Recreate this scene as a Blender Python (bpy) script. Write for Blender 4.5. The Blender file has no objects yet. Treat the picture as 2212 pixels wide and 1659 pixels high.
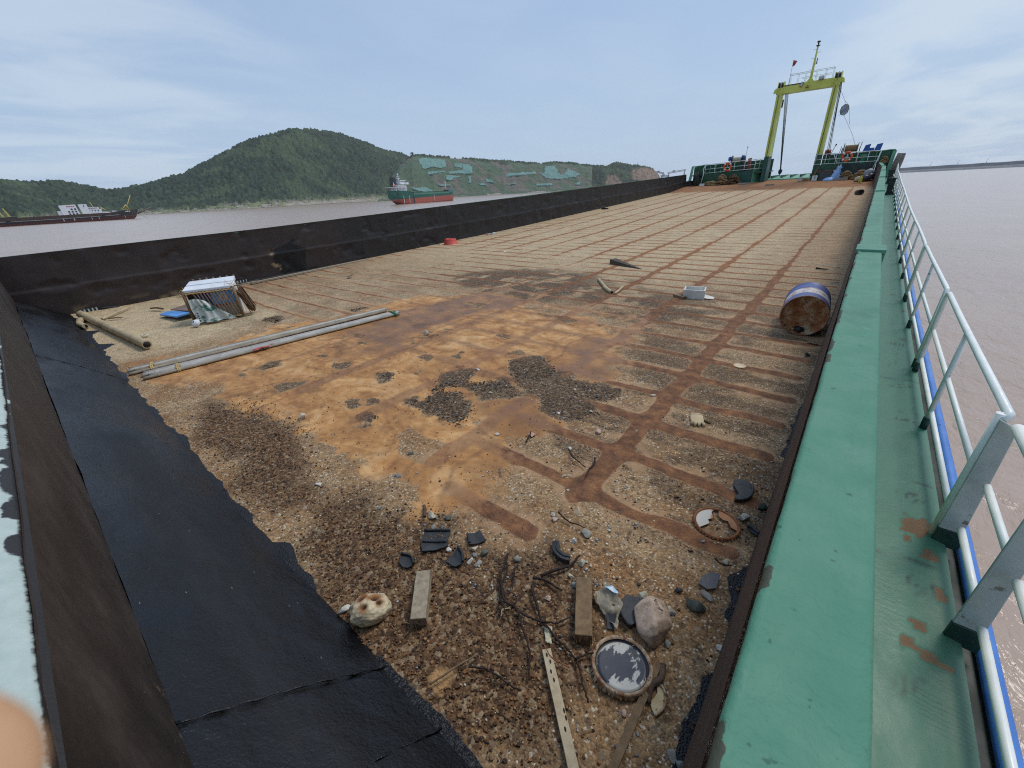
import bpy, bmesh, math, random
import numpy as np
from mathutils import Vector, Matrix, noise as mnoise
random.seed(7); RNG = np.random.default_rng(11)
SC = bpy.context.scene
COL = SC.collection
R = math.radians

# ------------------------------------------------------------------ helpers
def lin(c):
    return tuple((v/255/12.92 if v/255 <= .04045 else ((v/255+.055)/1.055)**2.4) for v in c)

def tag(o, label=None, cat=None, group=None, kind=None):
    if label: o['label'] = label
    if cat: o['category'] = cat
    if group: o['group'] = group
    if kind: o['kind'] = kind
    return o

WL = {}                                   # world location of every object, used to make vertices local
def empty(name, loc, label, cat, group=None):
    o = bpy.data.objects.new(name, None); COL.objects.link(o)
    o.location = loc; o.empty_display_size = .2
    WL[o.name] = Vector(loc)
    return tag(o, label, cat, group)

class MB:
    """collects shapes in world coordinates, then links them as ONE mesh object"""
    def __init__(s): s.v = []; s.f = []; s.sm = []; s.c = []; s.col = None
    def add(s, vs, fs, smooth=False, col=None):
        b = len(s.v); s.v += [tuple(map(float, p)) for p in vs]
        s.f += [tuple(b+i for i in f) for f in fs]; s.sm += [smooth]*len(fs)
        s.c += [col or (1, 1, 1)]*len(vs)
        return s
    def box(s, a, b, M=None, col=None):
        x0, y0, z0 = a; x1, y1, z1 = b
        v = [Vector(p) for p in ((x0,y0,z0),(x1,y0,z0),(x1,y1,z0),(x0,y1,z0),(x0,y0,z1),(x1,y0,z1),(x1,y1,z1),(x0,y1,z1))]
        if M is not None: v = [M @ p for p in v]
        return s.add(v, [(0,3,2,1),(4,5,6,7),(0,1,5,4),(1,2,6,5),(2,3,7,6),(3,0,4,7)], col=col)
    def hexa(s, v8, col=None):
        return s.add(v8, [(0,3,2,1),(4,5,6,7),(0,1,5,4),(1,2,6,5),(2,3,7,6),(3,0,4,7)], col=col)
    def prism(s, poly, dvec, col=None):
        n = len(poly); d = Vector(dvec); p = [Vector(q) for q in poly]
        s.add(p + [q+d for q in p], [tuple(range(n))[::-1], tuple(range(n, 2*n))] +
              [(i, (i+1) % n, n+(i+1) % n, n+i) for i in range(n)], col=col)
        return s
    def tube(s, pts, r, n=8, cap=True, smooth=True, col=None, squash=1.0):
        pts = [Vector(p) for p in pts]; m = len(pts)
        rs = r if isinstance(r, (list, tuple)) else [r]*m
        vs = []; up = None
        for i, p in enumerate(pts):
            t = (pts[min(i+1, m-1)] - pts[max(i-1, 0)])
            t = t.normalized() if t.length > 1e-9 else Vector((0, 0, 1))
            if up is None: up = Vector((0, 0, 1)) if abs(t.z) < .9 else Vector((1, 0, 0))
            a = t.cross(up); a = a.normalized() if a.length > 1e-6 else t.orthogonal().normalized()
            b = a.cross(t).normalized(); up = b
            for k in range(n):
                w = 2*math.pi*k/n
                vs.append(p + a*math.cos(w)*rs[i] + b*math.sin(w)*rs[i]*squash)
        fs = [(i*n+k, i*n+(k+1) % n, (i+1)*n+(k+1) % n, (i+1)*n+k) for i in range(m-1) for k in range(n)]
        s.add(vs, fs, smooth, col)
        if cap:
            b = len(s.v)-len(vs)
            s.f += [tuple(b+k for k in range(n))[::-1], tuple(b+(m-1)*n+k for k in range(n))]; s.sm += [False, False]
        return s
    def lathe(s, prof, c, ax=(0, 0, 1), n=24, smooth=True, col=None, closed=False):
        ax = Vector(ax).normalized(); a = ax.orthogonal().normalized(); b = ax.cross(a); c = Vector(c)
        vs = [c + ax*h + (a*math.cos(2*math.pi*k/n) + b*math.sin(2*math.pi*k/n))*max(r, 1e-5) for r, h in prof for k in range(n)]
        m = len(prof)
        fs = [(i*n+k, i*n+(k+1) % n, ((i+1) % m)*n+(k+1) % n, ((i+1) % m)*n+k) for i in range(m if closed else m-1) for k in range(n)]
        return s.add(vs, fs, smooth, col)
    def grid(s, P, smooth=True):
        ny, nx, _ = P.shape
        fs = [(j*nx+i, j*nx+i+1, (j+1)*nx+i+1, (j+1)*nx+i) for j in range(ny-1) for i in range(nx-1)]
        return s.add(P.reshape(-1, 3).tolist(), fs, smooth)
    def build(s, name, mat, parent=None, loc=None, label=None, cat=None, group=None, kind=None, bevel=0, recalc=True):
        o = mesh_obj(name, s.v, s.f, mat, parent, loc, smooth=s.sm, recalc=recalc)
        if any(c != (1, 1, 1) for c in s.c):
            at = o.data.color_attributes.new('Col', 'FLOAT_COLOR', 'POINT')
            at.data.foreach_set('color', np.array([(*c, 1) for c in s.c], dtype=np.float32).ravel())
        if bevel:
            m = o.modifiers.new('bevel', 'BEVEL'); m.width = bevel; m.segments = 2; m.limit_method = 'ANGLE'; m.angle_limit = R(40)
        return tag(o, label, cat, group, kind)

def mesh_obj(name, v, f, mat, parent=None, loc=None, smooth=False, recalc=False):
    me = bpy.data.meshes.new(name)
    base = WL[parent.name] if parent else (Vector(loc) if loc is not None else Vector((0, 0, 0)))
    if loc is None and parent is None and len(v) and not isinstance(v, np.ndarray):
        xs = np.array(v); base = Vector(((xs[:,0].min()+xs[:,0].max())/2, (xs[:,1].min()+xs[:,1].max())/2, xs[:,2].min()))
    vv = (np.asarray(v, dtype=np.float64) - np.array(base)) if len(v) else v
    me.from_pydata(vv.tolist(), [], f if isinstance(f, list) else f.tolist())
    if isinstance(smooth, list): me.polygons.foreach_set('use_smooth', smooth)
    elif smooth: me.polygons.foreach_set('use_smooth', [True]*len(me.polygons))
    if recalc:
        bm = bmesh.new(); bm.from_mesh(me); bmesh.ops.recalc_face_normals(bm, faces=bm.faces); bm.to_mesh(me); bm.free()
    me.update()
    o = bpy.data.objects.new(name, me); COL.objects.link(o)
    if mat: me.materials.append(mat)
    if parent: o.parent = parent; WL[o.name] = base
    else: o.location = base; WL[o.name] = base
    return o

def fgrid(name, P, mat, attrs=None, col=None, **kw):
    """big numpy grid -> mesh fast"""
    ny, nx, _ = P.shape
    idx = np.arange(ny*nx).reshape(ny, nx)
    q = np.stack([idx[:-1,:-1], idx[:-1,1:], idx[1:,1:], idx[1:,:-1]], -1).reshape(-1, 4)
    me = bpy.data.meshes.new(name)
    parent = kw.get('parent'); base = np.array(WL[parent.name]) if parent else np.array(kw.get('loc', (0, 0, 0)), float)
    me.vertices.add(ny*nx); me.vertices.foreach_set('co', (P.reshape(-1, 3)-base).astype(np.float32).ravel())
    me.loops.add(q.size); me.loops.foreach_set('vertex_index', q.astype(np.int32).ravel())
    me.polygons.add(len(q)); me.polygons.foreach_set('loop_start', np.arange(0, q.size, 4, dtype=np.int32))
    me.polygons.foreach_set('loop_total', np.full(len(q), 4, dtype=np.int32))
    me.update(calc_edges=True); me.validate()
    me.polygons.foreach_set('use_smooth', [kw.get('smooth', True)]*len(q))
    for k, a in (attrs or {}).items():
        at = me.attributes.new(k, 'FLOAT', 'POINT'); at.data.foreach_set('value', a.astype(np.float32).ravel())
    if col is not None:
        at = me.color_attributes.new('Col', 'FLOAT_COLOR', 'POINT')
        c4 = np.concatenate([col.reshape(-1, 3), np.ones((ny*nx, 1))], 1).astype(np.float32); at.data.foreach_set('color', c4.ravel())
    me.materials.append(mat)
    o = bpy.data.objects.new(name, me); COL.objects.link(o)
    if parent: o.parent = parent
    else: o.location = base
    WL[o.name] = Vector(base)
    return o

# numpy noise
def _h(ix, iy, seed):
    n = (ix.astype(np.int64)*374761393 + iy.astype(np.int64)*668265263 + seed*974634777) & 0x7fffffff
    n = ((n ^ (n >> 13))*1274126177) & 0x7fffffff
    return ((n ^ (n >> 16)) & 0xffff)/65535.
def vnoise(x, y, seed=0):
    ix = np.floor(x); iy = np.floor(y); fx = x-ix; fy = y-iy
    fx = fx*fx*(3-2*fx); fy = fy*fy*(3-2*fy)
    a = _h(ix, iy, seed); b = _h(ix+1, iy, seed); c = _h(ix, iy+1, seed); d = _h(ix+1, iy+1, seed)
    return (a*(1-fx)+b*fx)*(1-fy) + (c*(1-fx)+d*fx)*fy
def fbm(x, y, seed=0, oct=4):
    s = 0; a = .5; t = 0
    for o in range(oct):
        s = s + a*vnoise(x*2**o+o*17.3, y*2**o-o*9.1, seed+o); t += a; a *= .5
    return s/t
def cell(x, y, seed=0):
    ix = np.floor(x); iy = np.floor(y); best = np.full(np.shape(x), 9.); rid = np.zeros(np.shape(x))
    for dx in (-1, 0, 1):
        for dy in (-1, 0, 1):
            jx = ix+dx; jy = iy+dy
            px = jx+_h(jx, jy, seed); py = jy+_h(jx, jy, seed+5)
            d = (px-x)**2+(py-y)**2; m = d < best
            best = np.where(m, d, best); rid = np.where(m, _h(jx, jy, seed+9), rid)
    return np.sqrt(best), rid
def sst(a, b, x):
    t = np.clip((x-a)/(b-a), 0, 1); return t*t*(3-2*t)
def polysd(x, y, poly):
    """signed distance to polygon, positive inside"""
    p = np.array(poly); n = len(p); d = np.full(x.shape, 1e9); ins = np.zeros(x.shape, bool)
    for i in range(n):
        x0, y0 = p[i]; x1, y1 = p[(i+1) % n]
        ex, ey = x1-x0, y1-y0; wx, wy = x-x0, y-y0
        t = np.clip((wx*ex+wy*ey)/(ex*ex+ey*ey+1e-12), 0, 1)
        d = np.minimum(d, np.hypot(wx-ex*t, wy-ey*t))
        c = ((y0 <= y) & (y1 > y)) | ((y1 <= y) & (y0 > y))
        with np.errstate(divide='ignore', invalid='ignore'):
            xi = x0 + (y-y0)/(y1-y0+1e-15)*ex
        ins ^= c & (x < xi)
    return np.where(ins, d, -d)

# ------------------------------------------------------------------ materials
class NT:
    def __init__(s, name):
        s.m = bpy.data.materials.new(name); s.m.use_nodes = True; s.t = s.m.node_tree; s.n = s.t.nodes
        s.b = s.n['Principled BSDF']; s.co = s.n.new('ShaderNodeTexCoord').outputs['Object']
    def l(s, a, b): s.t.links.new(a, b)
    def noise(s, scale, detail=5, rough=.6, vec=None, dist=0):
        k = s.n.new('ShaderNodeTexNoise'); k.inputs['Scale'].default_value = scale; k.inputs['Detail'].default_value = detail
        k.inputs['Roughness'].default_value = rough; k.inputs['Distortion'].default_value = dist
        s.l(vec or s.co, k.inputs['Vector']); return k.outputs['Fac']
    def voro(s, scale, out='Distance', vec=None, feat='F1'):
        k = s.n.new('ShaderNodeTexVoronoi'); k.feature = feat; k.inputs['Scale'].default_value = scale
        s.l(vec or s.co, k.inputs['Vector']); return k.outputs[out]
    def mapv(s, scale=(1, 1, 1), rot=(0, 0, 0)):
        k = s.n.new('ShaderNodeMapping'); k.inputs['Scale'].default_value = scale; k.inputs['Rotation'].default_value = rot
        s.l(s.co, k.inputs['Vector']); return k.outputs[0]
    def ramp(s, fac, stops, interp='LINEAR'):
        k = s.n.new('ShaderNodeValToRGB'); k.color_ramp.interpolation = interp; e = k.color_ramp.elements
        while len(e) < len(stops): e.new(.5)
        for el, (p, c) in zip(e, stops): el.position = p; el.color = (*c, 1) if not isinstance(c, (int, float)) else (c, c, c, 1)
        s.l(fac, k.inputs[0]); return k.outputs[0]
    def mix(s, fac, a, b, mode='MIX'):
        k = s.n.new('ShaderNodeMix'); k.data_type = 'RGBA'; k.blend_type = mode
        for i, v in ((0, fac), (6, a), (7, b)):
            sock = k.inputs[i]
            if isinstance(v, (int, float)): sock.default_value = v if i == 0 else (v, v, v, 1)
            elif isinstance(v, tuple): sock.default_value = (*v, 1)
            else: s.l(v, sock)
        return k.outputs[2]
    def math(s, op, a, b=None, c=None, clamp=False):
        k = s.n.new('ShaderNodeMath'); k.operation = op; k.use_clamp = clamp
        for i, v in enumerate((a, b, c)):
            if v is None: continue
            if isinstance(v, (int, float)): k.inputs[i].default_value = v
            else: s.l(v, k.inputs[i])
        return k.outputs[0]
    def mr(s, v, a, b, c=0, d=1, smooth=True):
        k = s.n.new('ShaderNodeMapRange'); k.interpolation_type = 'SMOOTHSTEP' if smooth else 'LINEAR'
        s.l(v, k.inputs[0])
        for i, q in enumerate((a, b, c, d)): k.inputs[1+i].default_value = q
        return k.outputs[0]
    def attr(s, name, out='Fac'):
        k = s.n.new('ShaderNodeAttribute'); k.attribute_name = name; return k.outputs[out]
    def sep(s, v=None):
        k = s.n.new('ShaderNodeSeparateXYZ'); s.l(v or s.co, k.inputs[0]); return k.outputs
    def bump(s, h, strength=.4, dist=.01, prev=None):
        k = s.n.new('ShaderNodeBump'); k.inputs['Strength'].default_value = strength; k.inputs['Distance'].default_value = dist
        s.l(h, k.inputs['Height'])
        if prev: s.l(prev, k.inputs['Normal'])
        return k.outputs[0]
    def out(s, col, rough=.6, normal=None, metal=0, spec=None):
        for sock, v in (('Base Color', col), ('Roughness', rough), ('Metallic', metal), ('Normal', normal), ('Specular IOR Level', spec)):
            if v is None: continue
            if isinstance(v, (int, float)): s.b.inputs[sock].default_value = v
            elif isinstance(v, tuple): s.b.inputs[sock].default_value = (*v, 1)
            else: s.l(v, s.b.inputs[sock])
        return s.m

def pm(name, c1, c2, scale=6, rough=.6, bump=.25, bscale=40, bdist=.005, spots=(), metal=0, vec=None, spec=None, lohi=(.35, .65)):
    """painted / weathered surface: two-tone noise, optional spots [(scale, threshold, colour)], fine bump"""
    t = NT(name); v = t.mapv(vec) if vec else None
    col = t.ramp(t.noise(scale, vec=v), [(lohi[0], c1), (lohi[1], c2)])
    for sc, th, c in spots:
        col = t.mix(t.mr(t.noise(sc, 6, .65, vec=v), th, th+.06), col, c)
    rr = t.mr(t.noise(scale*1.7, vec=v), .3, .7, max(rough-.12, .05), min(rough+.12, 1))
    return t.out(col, rr, t.bump(t.noise(bscale, 4, vec=v), bump, bdist) if bump else None, metal, spec)

def vcol_mat(name, rough=.8, bscale=60, bump=.3, bdist=.004, var=.35, vscale=30):
    t = NT(name); c = t.attr('Col', 'Color')
    k = t.mr(t.noise(vscale, 6), .3, .7, 1-var, 1+var)
    return t.out(t.mix(1.0, c, k, 'MULTIPLY'), rough, t.bump(t.noise(bscale, 5), bump, bdist))

# ------------------------------------------------------------------ frames: barge frame = world; the sea lies 1 degree off it (the barge trims by the stern)
ZK = np.array([(-5,0),(9,0),(16.8,.11),(26.9,.37),(40,.72),(46,1.22),(60,1.22)])
def zd(y): return np.interp(y, ZK[:,0], ZK[:,1])
def zsheer(y): return np.interp(y, [-5,5,17,26.8,45,60], [0,0.02,.19,.37,.73,.9])   # coaming and bulwark tops above 1.40
EYE = Vector((0, 0, 2.2))
SN = Vector((-0.00249912, 0.01749642, 0.9998438)).normalized()
HW = 5.0
SO = EYE - SN*HW
SY = (Vector((0, 1, 0)) - SN*SN.y).normalized(); SX = SY.cross(SN)
SEA = Matrix(((SX.x, SY.x, SN.x, SO.x), (SX.y, SY.y, SN.y, SO.y), (SX.z, SY.z, SN.z, SO.z), (0, 0, 0, 1)))
SEAn = np.array(SEA)
def seaP(P): return P @ SEAn[:3,:3].T + SEAn[:3,3]
def at(az, el, r):          # point at azimuth (deg), elevation tangent from the eye, horizontal distance r
    a = R(az); return SEA @ Vector((r*math.sin(a), r*math.cos(a), HW+el*r))

CAMM = Matrix(((0.77434753, -0.24310506, 0.58419674, 0), (0.63028444, 0.37793519, -0.67816408, 0), (-0.05592338, 0.89334479, 0.44587852, 2.2), (0, 0, 0, 1)))
# ------------------------------------------------------------------ camera, light, sky
cam = bpy.data.cameras.new('camera'); camo = bpy.data.objects.new('camera', cam); COL.objects.link(camo)
camo.matrix_world = CAMM; cam.sensor_width = 36; cam.lens = 864/2212*36
cam.clip_start = .004; cam.clip_end = 90000
cam.dof.use_dof = True; cam.dof.focus_distance = 3.2; cam.dof.aperture_fstop = 8.0
SC.camera = camo
SC.view_settings.view_transform = 'Standard'; SC.view_settings.look = 'None'; SC.view_settings.exposure = .12
SC.cycles.use_denoising = False; SC.cycles.filter_width = 1.1
SC.cycles.max_bounces = 6; SC.cycles.diffuse_bounces = 3; SC.cycles.glossy_bounces = 3; SC.cycles.volume_bounces = 1
try: SC.cycles.denoising_input_passes = 'RGB_ALBEDO_NORMAL'; SC.cycles.denoising_prefilter = 'ACCURATE'
except Exception: pass

SUN_EL, SUN_AZ = R(57), R(20)           # azimuth clockwise from the bow (+y) towards +x
sun = bpy.data.lights.new('sun', 'SUN'); sun.energy = 1.5; sun.angle = R(18); sun.color = (1, .955, .88)
suno = bpy.data.objects.new('sun', sun); COL.objects.link(suno)
sd = Vector((math.sin(SUN_AZ)*math.cos(SUN_EL), math.cos(SUN_AZ)*math.cos(SUN_EL), math.sin(SUN_EL)))
suno.rotation_euler = sd.to_track_quat('Z', 'Y').to_euler(); suno.location = (20, 20, 60)

w = bpy.data.worlds.new('World'); SC.world = w; w.use_nodes = True; t = w.node_tree; n = t.nodes
for x in list(n): n.remove(x)
class WT(NT):
    def __init__(s): s.t = t; s.n = n; s.co = n.new('ShaderNodeTexCoord').outputs['Generated']
W_ = WT()
sky = n.new('ShaderNodeTexSky'); sky.sky_type = 'NISHITA'; sky.sun_disc = False
sky.sun_elevation = SUN_EL; sky.sun_rotation = SUN_AZ; sky.air_density = 1.0; sky.dust_density = 1.6; sky.ozone_density = 1.2
xyz = W_.sep()
# clouds: high thin stratus, stretched along the horizon (project the direction on a cloud plane)
zc = W_.math('MAXIMUM', W_.math('ADD', xyz[2], .10), .03)
cmb = n.new('ShaderNodeCombineXYZ')
t.links.new(W_.math('DIVIDE', xyz[0], zc), cmb.inputs[0]); t.links.new(W_.math('DIVIDE', xyz[1], zc), cmb.inputs[1])
mp = n.new('ShaderNodeMapping'); mp.inputs['Scale'].default_value = (1.0, .62, 1); mp.inputs['Rotation'].default_value = (0, 0, R(35)); mp.inputs['Location'].default_value = (3.4, 1.3, 0)
t.links.new(cmb.outputs[0], mp.inputs[0])
na = W_.noise(.55, 7, .55, mp.outputs[0], .6)
nb = W_.noise(1.5, 5, .5, mp.outputs[0], .5)
cov = W_.math('ADD', W_.math('MULTIPLY', na, .72), W_.math('MULTIPLY', nb, .28))
thin = W_.mr(cov, .34, .70, .74, .92)
# brighter bank of cloud low on the right and streaks low on the left
def lobe(d, c0, c1):
    v = Vector(d).normalized(); k = n.new('ShaderNodeVectorMath'); k.operation = 'DOT_PRODUCT'
    t.links.new(W_.co, k.inputs[0]); k.inputs[1].default_value = v
    return W_.mr(k.outputs['Value'], c0, c1)
def dirv(az, el):
    a, e = R(az), R(el); return (math.sin(a)*math.cos(e), math.cos(a)*math.cos(e), math.sin(e))
bright = W_.math('MULTIPLY', W_.math('MAXIMUM', lobe(dirv(12, 13), .90, .995), W_.math('MULTIPLY', lobe(dirv(-82, 12), .93, .995), .62)), W_.mr(nb, .36, .62))
low = W_.mr(xyz[2], 0, .40, .60, 0)
c_thin = W_.mix(W_.mr(nb, .3, .7), (3.85, 5.25, 7.6), (4.4, 5.7, 7.75))
c = W_.mix(thin, W_.mix(1, sky.outputs[0], (1.15, 1.25, 1.35), 'MULTIPLY'), c_thin)
c = W_.mix(low, c, (4.9, 6.3, 7.9))
c = W_.mix(W_.math('MULTIPLY', bright, .55), c, (7.2, 8.1, 8.8))
bg = n.new('ShaderNodeBackground'); bg.inputs['Strength'].default_value = .09
t.links.new(c, bg.inputs[0]); ow = n.new('ShaderNodeOutputWorld'); t.links.new(bg.outputs[0], ow.inputs[0])

# ------------------------------------------------------------------ sea
def sea():
    T = NT('muddy_water')
    v1 = T.mapv((1, .45, 1), (0, 0, R(25))); v2 = T.mapv((1, .55, 1), (0, 0, R(-10)))
    h1 = T.noise(.33, 3, .5, v1); h2 = T.noise(1.25, 4, .55, v2, .5); h3 = T.noise(5.5, 4, .6, v1, .4)
    h = T.math('ADD', T.math('MULTIPLY', h1, .55), T.math('ADD', T.math('MULTIPLY', h2, .42), T.math('MULTIPLY', h3, .13)))
    col = T.ramp(T.noise(.12, 4), [(.3, (.45, .33, .255)), (.7, (.52, .39, .305))])
    foam = T.mr(T.math('MULTIPLY', T.noise(.9, 5, .6, v2), T.noise(.21, 3)), .415, .45)
    col = T.mix(T.math('MULTIPLY', foam, .6), col, (.5, .46, .42))
    T.out(col, .2, T.bump(h, .9, .36), spec=.3)
    rr = np.concatenate([[0.01], np.geomspace(2, 9000, 44)]); th = np.radians(np.arange(0, 361, 4))
    P = np.zeros((len(rr), len(th), 3)); P[..., 0] = rr[:, None]*np.sin(th); P[..., 1] = rr[:, None]*np.cos(th)
    o = fgrid('sea', P[:, ::-1], T.m); o.matrix_world = SEA
    tag(o, kind='structure')
sea()

# ------------------------------------------------------------------ hills
SHORE = ([-100,-89,-79,-70,-55,-45,-30,-15], [600,640,790,800,1000,1120,1240,1300])
def r_shore(az): return np.interp(az, *SHORE)
RAMP_T = np.array([0, .05, .09, .16, .2])
def prof(tt):
    u = np.clip((tt-.2)/.8, 0, None)
    base = np.interp(tt, [0, .045, .10, .15, .2], [0, .006, .03, .055, .07])
    up = .07 + .93*np.where(u < 1, np.sin(np.pi/2*np.clip(u, 0, 1))**1.3, 1-(u-1)*2.2)
    return np.where(tt < .2, base, up)
FOR_A, FOR_B, FOR_C = np.array(lin((28, 42, 33))), np.array(lin((50, 68, 50))), np.array(lin((80, 96, 66)))
GRASS, ROCK, MUDC = np.array(lin((118, 122, 84))), np.array(lin((150, 140, 126))), np.array(lin((122, 108, 98)))
SOIL, GREENQ = np.array(lin((106, 100, 88))), np.array(lin((80, 98, 74)))

def terrain(name, ridge, daz, depth, tmax, nt, off, seed, kind='forest', label=None, minh=0):
    az = np.arange(ridge[0][0], ridge[-1][0]+1e-6, daz); tt = np.linspace(0, tmax, nt)
    A, T_ = np.meshgrid(az, tt)
    rs = r_shore(A)+off + 14*fbm(A*.9, A*0, seed, 4)
    Rr = rs + T_*depth
    elr = np.interp(A, [p[0] for p in ridge], [p[1] for p in ridge])
    Hr = np.maximum(HW + elr*(rs+depth), .3) - (8 if kind == 'forest' else 0)
    X = Rr*np.sin(np.radians(A)); Y = Rr*np.cos(np.radians(A))
    g = fbm(X/130, Y/130, seed+3, 4)-.5
    Z = Hr*prof(T_)
    mid = sst(.18, .5, T_)*sst(1.15, .75, T_)
    Z = Z + mid*g*(34 if kind == 'forest' else 12)
    d, rid = cell(X/6.8, Y/6.8, seed); d2, rid2 = cell(X/3.4, Y/3.4, seed+40)
    n1 = fbm(X/45, Y/45, seed+7, 4); n2 = fbm(X/9, Y/9, seed+8, 3)
    col = np.zeros(A.shape+(3,))
    veg = sst(.13, .18, T_ + (n1-.5)*.14) if kind == 'forest' else sst(.55, .62, n1 + (T_-.86)*1.6)
    bumps = (6.5*(.4+.9*rid)*(1-np.minimum(d*1.15, 1)**2) + 2.6*(1-np.minimum(d2, 1)))*veg
    if kind == 'quarry': bumps = bumps*.75
    Z = Z + bumps*sst(0, .1, T_) + (1-veg)*sst(.03, .1, T_)*(n2-.5)*5
    f = (FOR_A[None, None]*(1-rid[..., None]) + FOR_B*rid[..., None])
    pale = sst(.78, .95, rid2)[..., None]*.5 + sst(.52, .72, n1)[..., None]*.5
    f = f*(1-pale) + FOR_C*pale
    low = np.where((n2 > .52)[..., None], GRASS, np.where((n2 > .43)[..., None], FOR_B, ROCK))
    if kind == 'quarry':
        b = sst(.36, .54, fbm(X/60, Y/22, seed+2, 4)+.10*sst(-47,-51,A))[..., None]
        low = SOIL*(1-b) + GREENQ*b
        low = low*(.78+.44*n2[..., None])
        lo2 = sst(.24, .15, T_)[..., None]; low = low*(1-lo2) + (GREENQ*.8)*lo2
        # benches
        Z = Z + 2.5*np.abs(((T_*11+.25*n1) % 1)-.5)*mid
    col = f*veg[..., None] + low*(1-veg[..., None])
    m = sst(.055, .035, T_ + (n2-.5)*.03)[..., None]
    col = col*(1-m) + MUDC*(.8+.4*n2[..., None])*m
    rk = (sst(.045, .06, T_)*sst(.13, .09, T_)*sst(.42, .52, n1))[..., None]
    col = col*(1-rk) + ROCK*(.6+.8*n2[..., None])*rk
    if label == 'cliff':
        for poly in ([(-24.3,.012),(-24.2,.033),(-22.4,.033),(-21.2,.026),(-20.9,.0)], [(-27.6,.006),(-27.3,.021),(-26.2,.024),(-25.4,.010),(-25.3,.0)]):
            E_ = (Z-HW)/Rr
            s_ = sst(-.15, .3, polysd(A, E_*100, [(a, e*100) for a, e in poly]) + (n2-.5)*.8)[..., None]
            strat = .55+.6*fbm(A*14, E_*40, 5, 3)[..., None]
            col = col*(1-s_) + np.array(lin((150, 126, 106)))*strat*s_
    P = seaP(np.stack([X, Y, Z], -1))
    o = fgrid(name, P, HILLM, col=col); tag(o, kind='structure')
    return A, T_, Rr, Z
HILLM = vcol_mat('hillside_vegetation', .95, .6, .35, .6, .28, .35)
main_r = [(-96,.030),(-92,.043),(-88,.0485),(-86.9,.0494),(-85.8,.0478),(-84.6,.0481),(-83.3,.0424),(-82.1,.0371),(-81.4,.0325),(-80.2,.0353),(-79.5,.037),(-77.5,.0469),(-75.2,.0557),(-73.1,.0737),(-71.2,.0884),(-69.3,.1033),(-67.4,.1147),(-65.4,.1256),(-63.5,.1311),(-61.6,.1282),(-59.3,.1219),(-56.9,.1087),(-54.4,.0921),(-52.3,.0836),(-50.8,.0716),(-48,.055),(-44,.03),(-40,.01)]
terrain('forested_hill', main_r, .085, 380, 1.22, 150, 0, 3)
quar_r = [(-56.2,.002),(-54.9,.016),(-54.3,.036),(-52.8,.062),(-51.3,.0775),(-50.4,.0783),(-47.4,.0721),(-44,.0654),(-40,.0579),(-37.1,.051),(-33.6,.052),(-31,.047),(-29,.040)]
QG = terrain('quarry_hillside', quar_r, .07, 210, 1.18, 130, -40, 21, 'quarry')
head_r = [(-36,.004),(-33.5,.032),(-31.6,.043),(-29.6,.0442),(-27.3,.0394),(-26.2,.0453),(-23.5,.0391),(-21.9,.0306),(-21.3,.022),(-20.9,.010),(-20.4,.001)]
terrain('headland', head_r, .07, 230, 1.18, 100, 10, 33, 'forest', 'cliff')
bgr = [(-79.5,.030),(-77.9,.0414),(-77.1,.0468),(-76,.0544),(-75.2,.0549),(-74.3,.0494),(-72.5,.03)]
terrain('distant_hill', bgr, .12, 500, 1.15, 40, 1900, 50)

# far low coast to starboard with lamp posts
def coast():
    az = np.arange(-17, 32, .25); P = []
    for k, (r, hh) in enumerate(((2560, 0), (2570, 5), (2600, 9.5), (2605, 20), (2700, 21.5), (3600, 22))):
        el = np.interp(az, [-17, 1.4, 5.5, 9, 32], [.0045, .0062, .0064, .0066, .006])
        z = (HW+el*2600)*hh/22. * (1 + .03*np.sin(az*3))
        P.append(np.stack([r*np.sin(np.radians(az)), r*np.cos(np.radians(az)), z], -1))
    P = seaP(np.array(P))
    m = pm('dark_shore_bank', lin((92, 98, 104)), lin((112, 112, 112)), .02, .9, 0)
    tag(fgrid('far_coast', P, m, smooth=False), kind='structure')
    pm_ = pm('grey_pole_paint', (.25, .26, .27), (.3, .3, .3), 3, .6, 0)
    lab = ['thin lamp post on the far coast nearest the big dusty tyre', 'thin lamp post on the far coast, middle one of three', 'thin lamp post on the far coast, rightmost of three']
    for k, a in enumerate((3.44, 5.2, 6.95)):
        e0, e1 = (.0061, .0113)
        b = at(a, e0, 2650); t_ = at(a, e1, 2650)
        o = empty('lamp_post', b, lab[k], 'lamp post', 'lamp posts on the far coast')
        MB().tube([b, t_], [.7, .4], 6).build('pole', pm_, o)
        MB().box(t_-Vector((.2, .4, .3)), t_+Vector((4.5, .4, .4))).build('lamp_arm', pm_, o)
coast()

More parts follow.
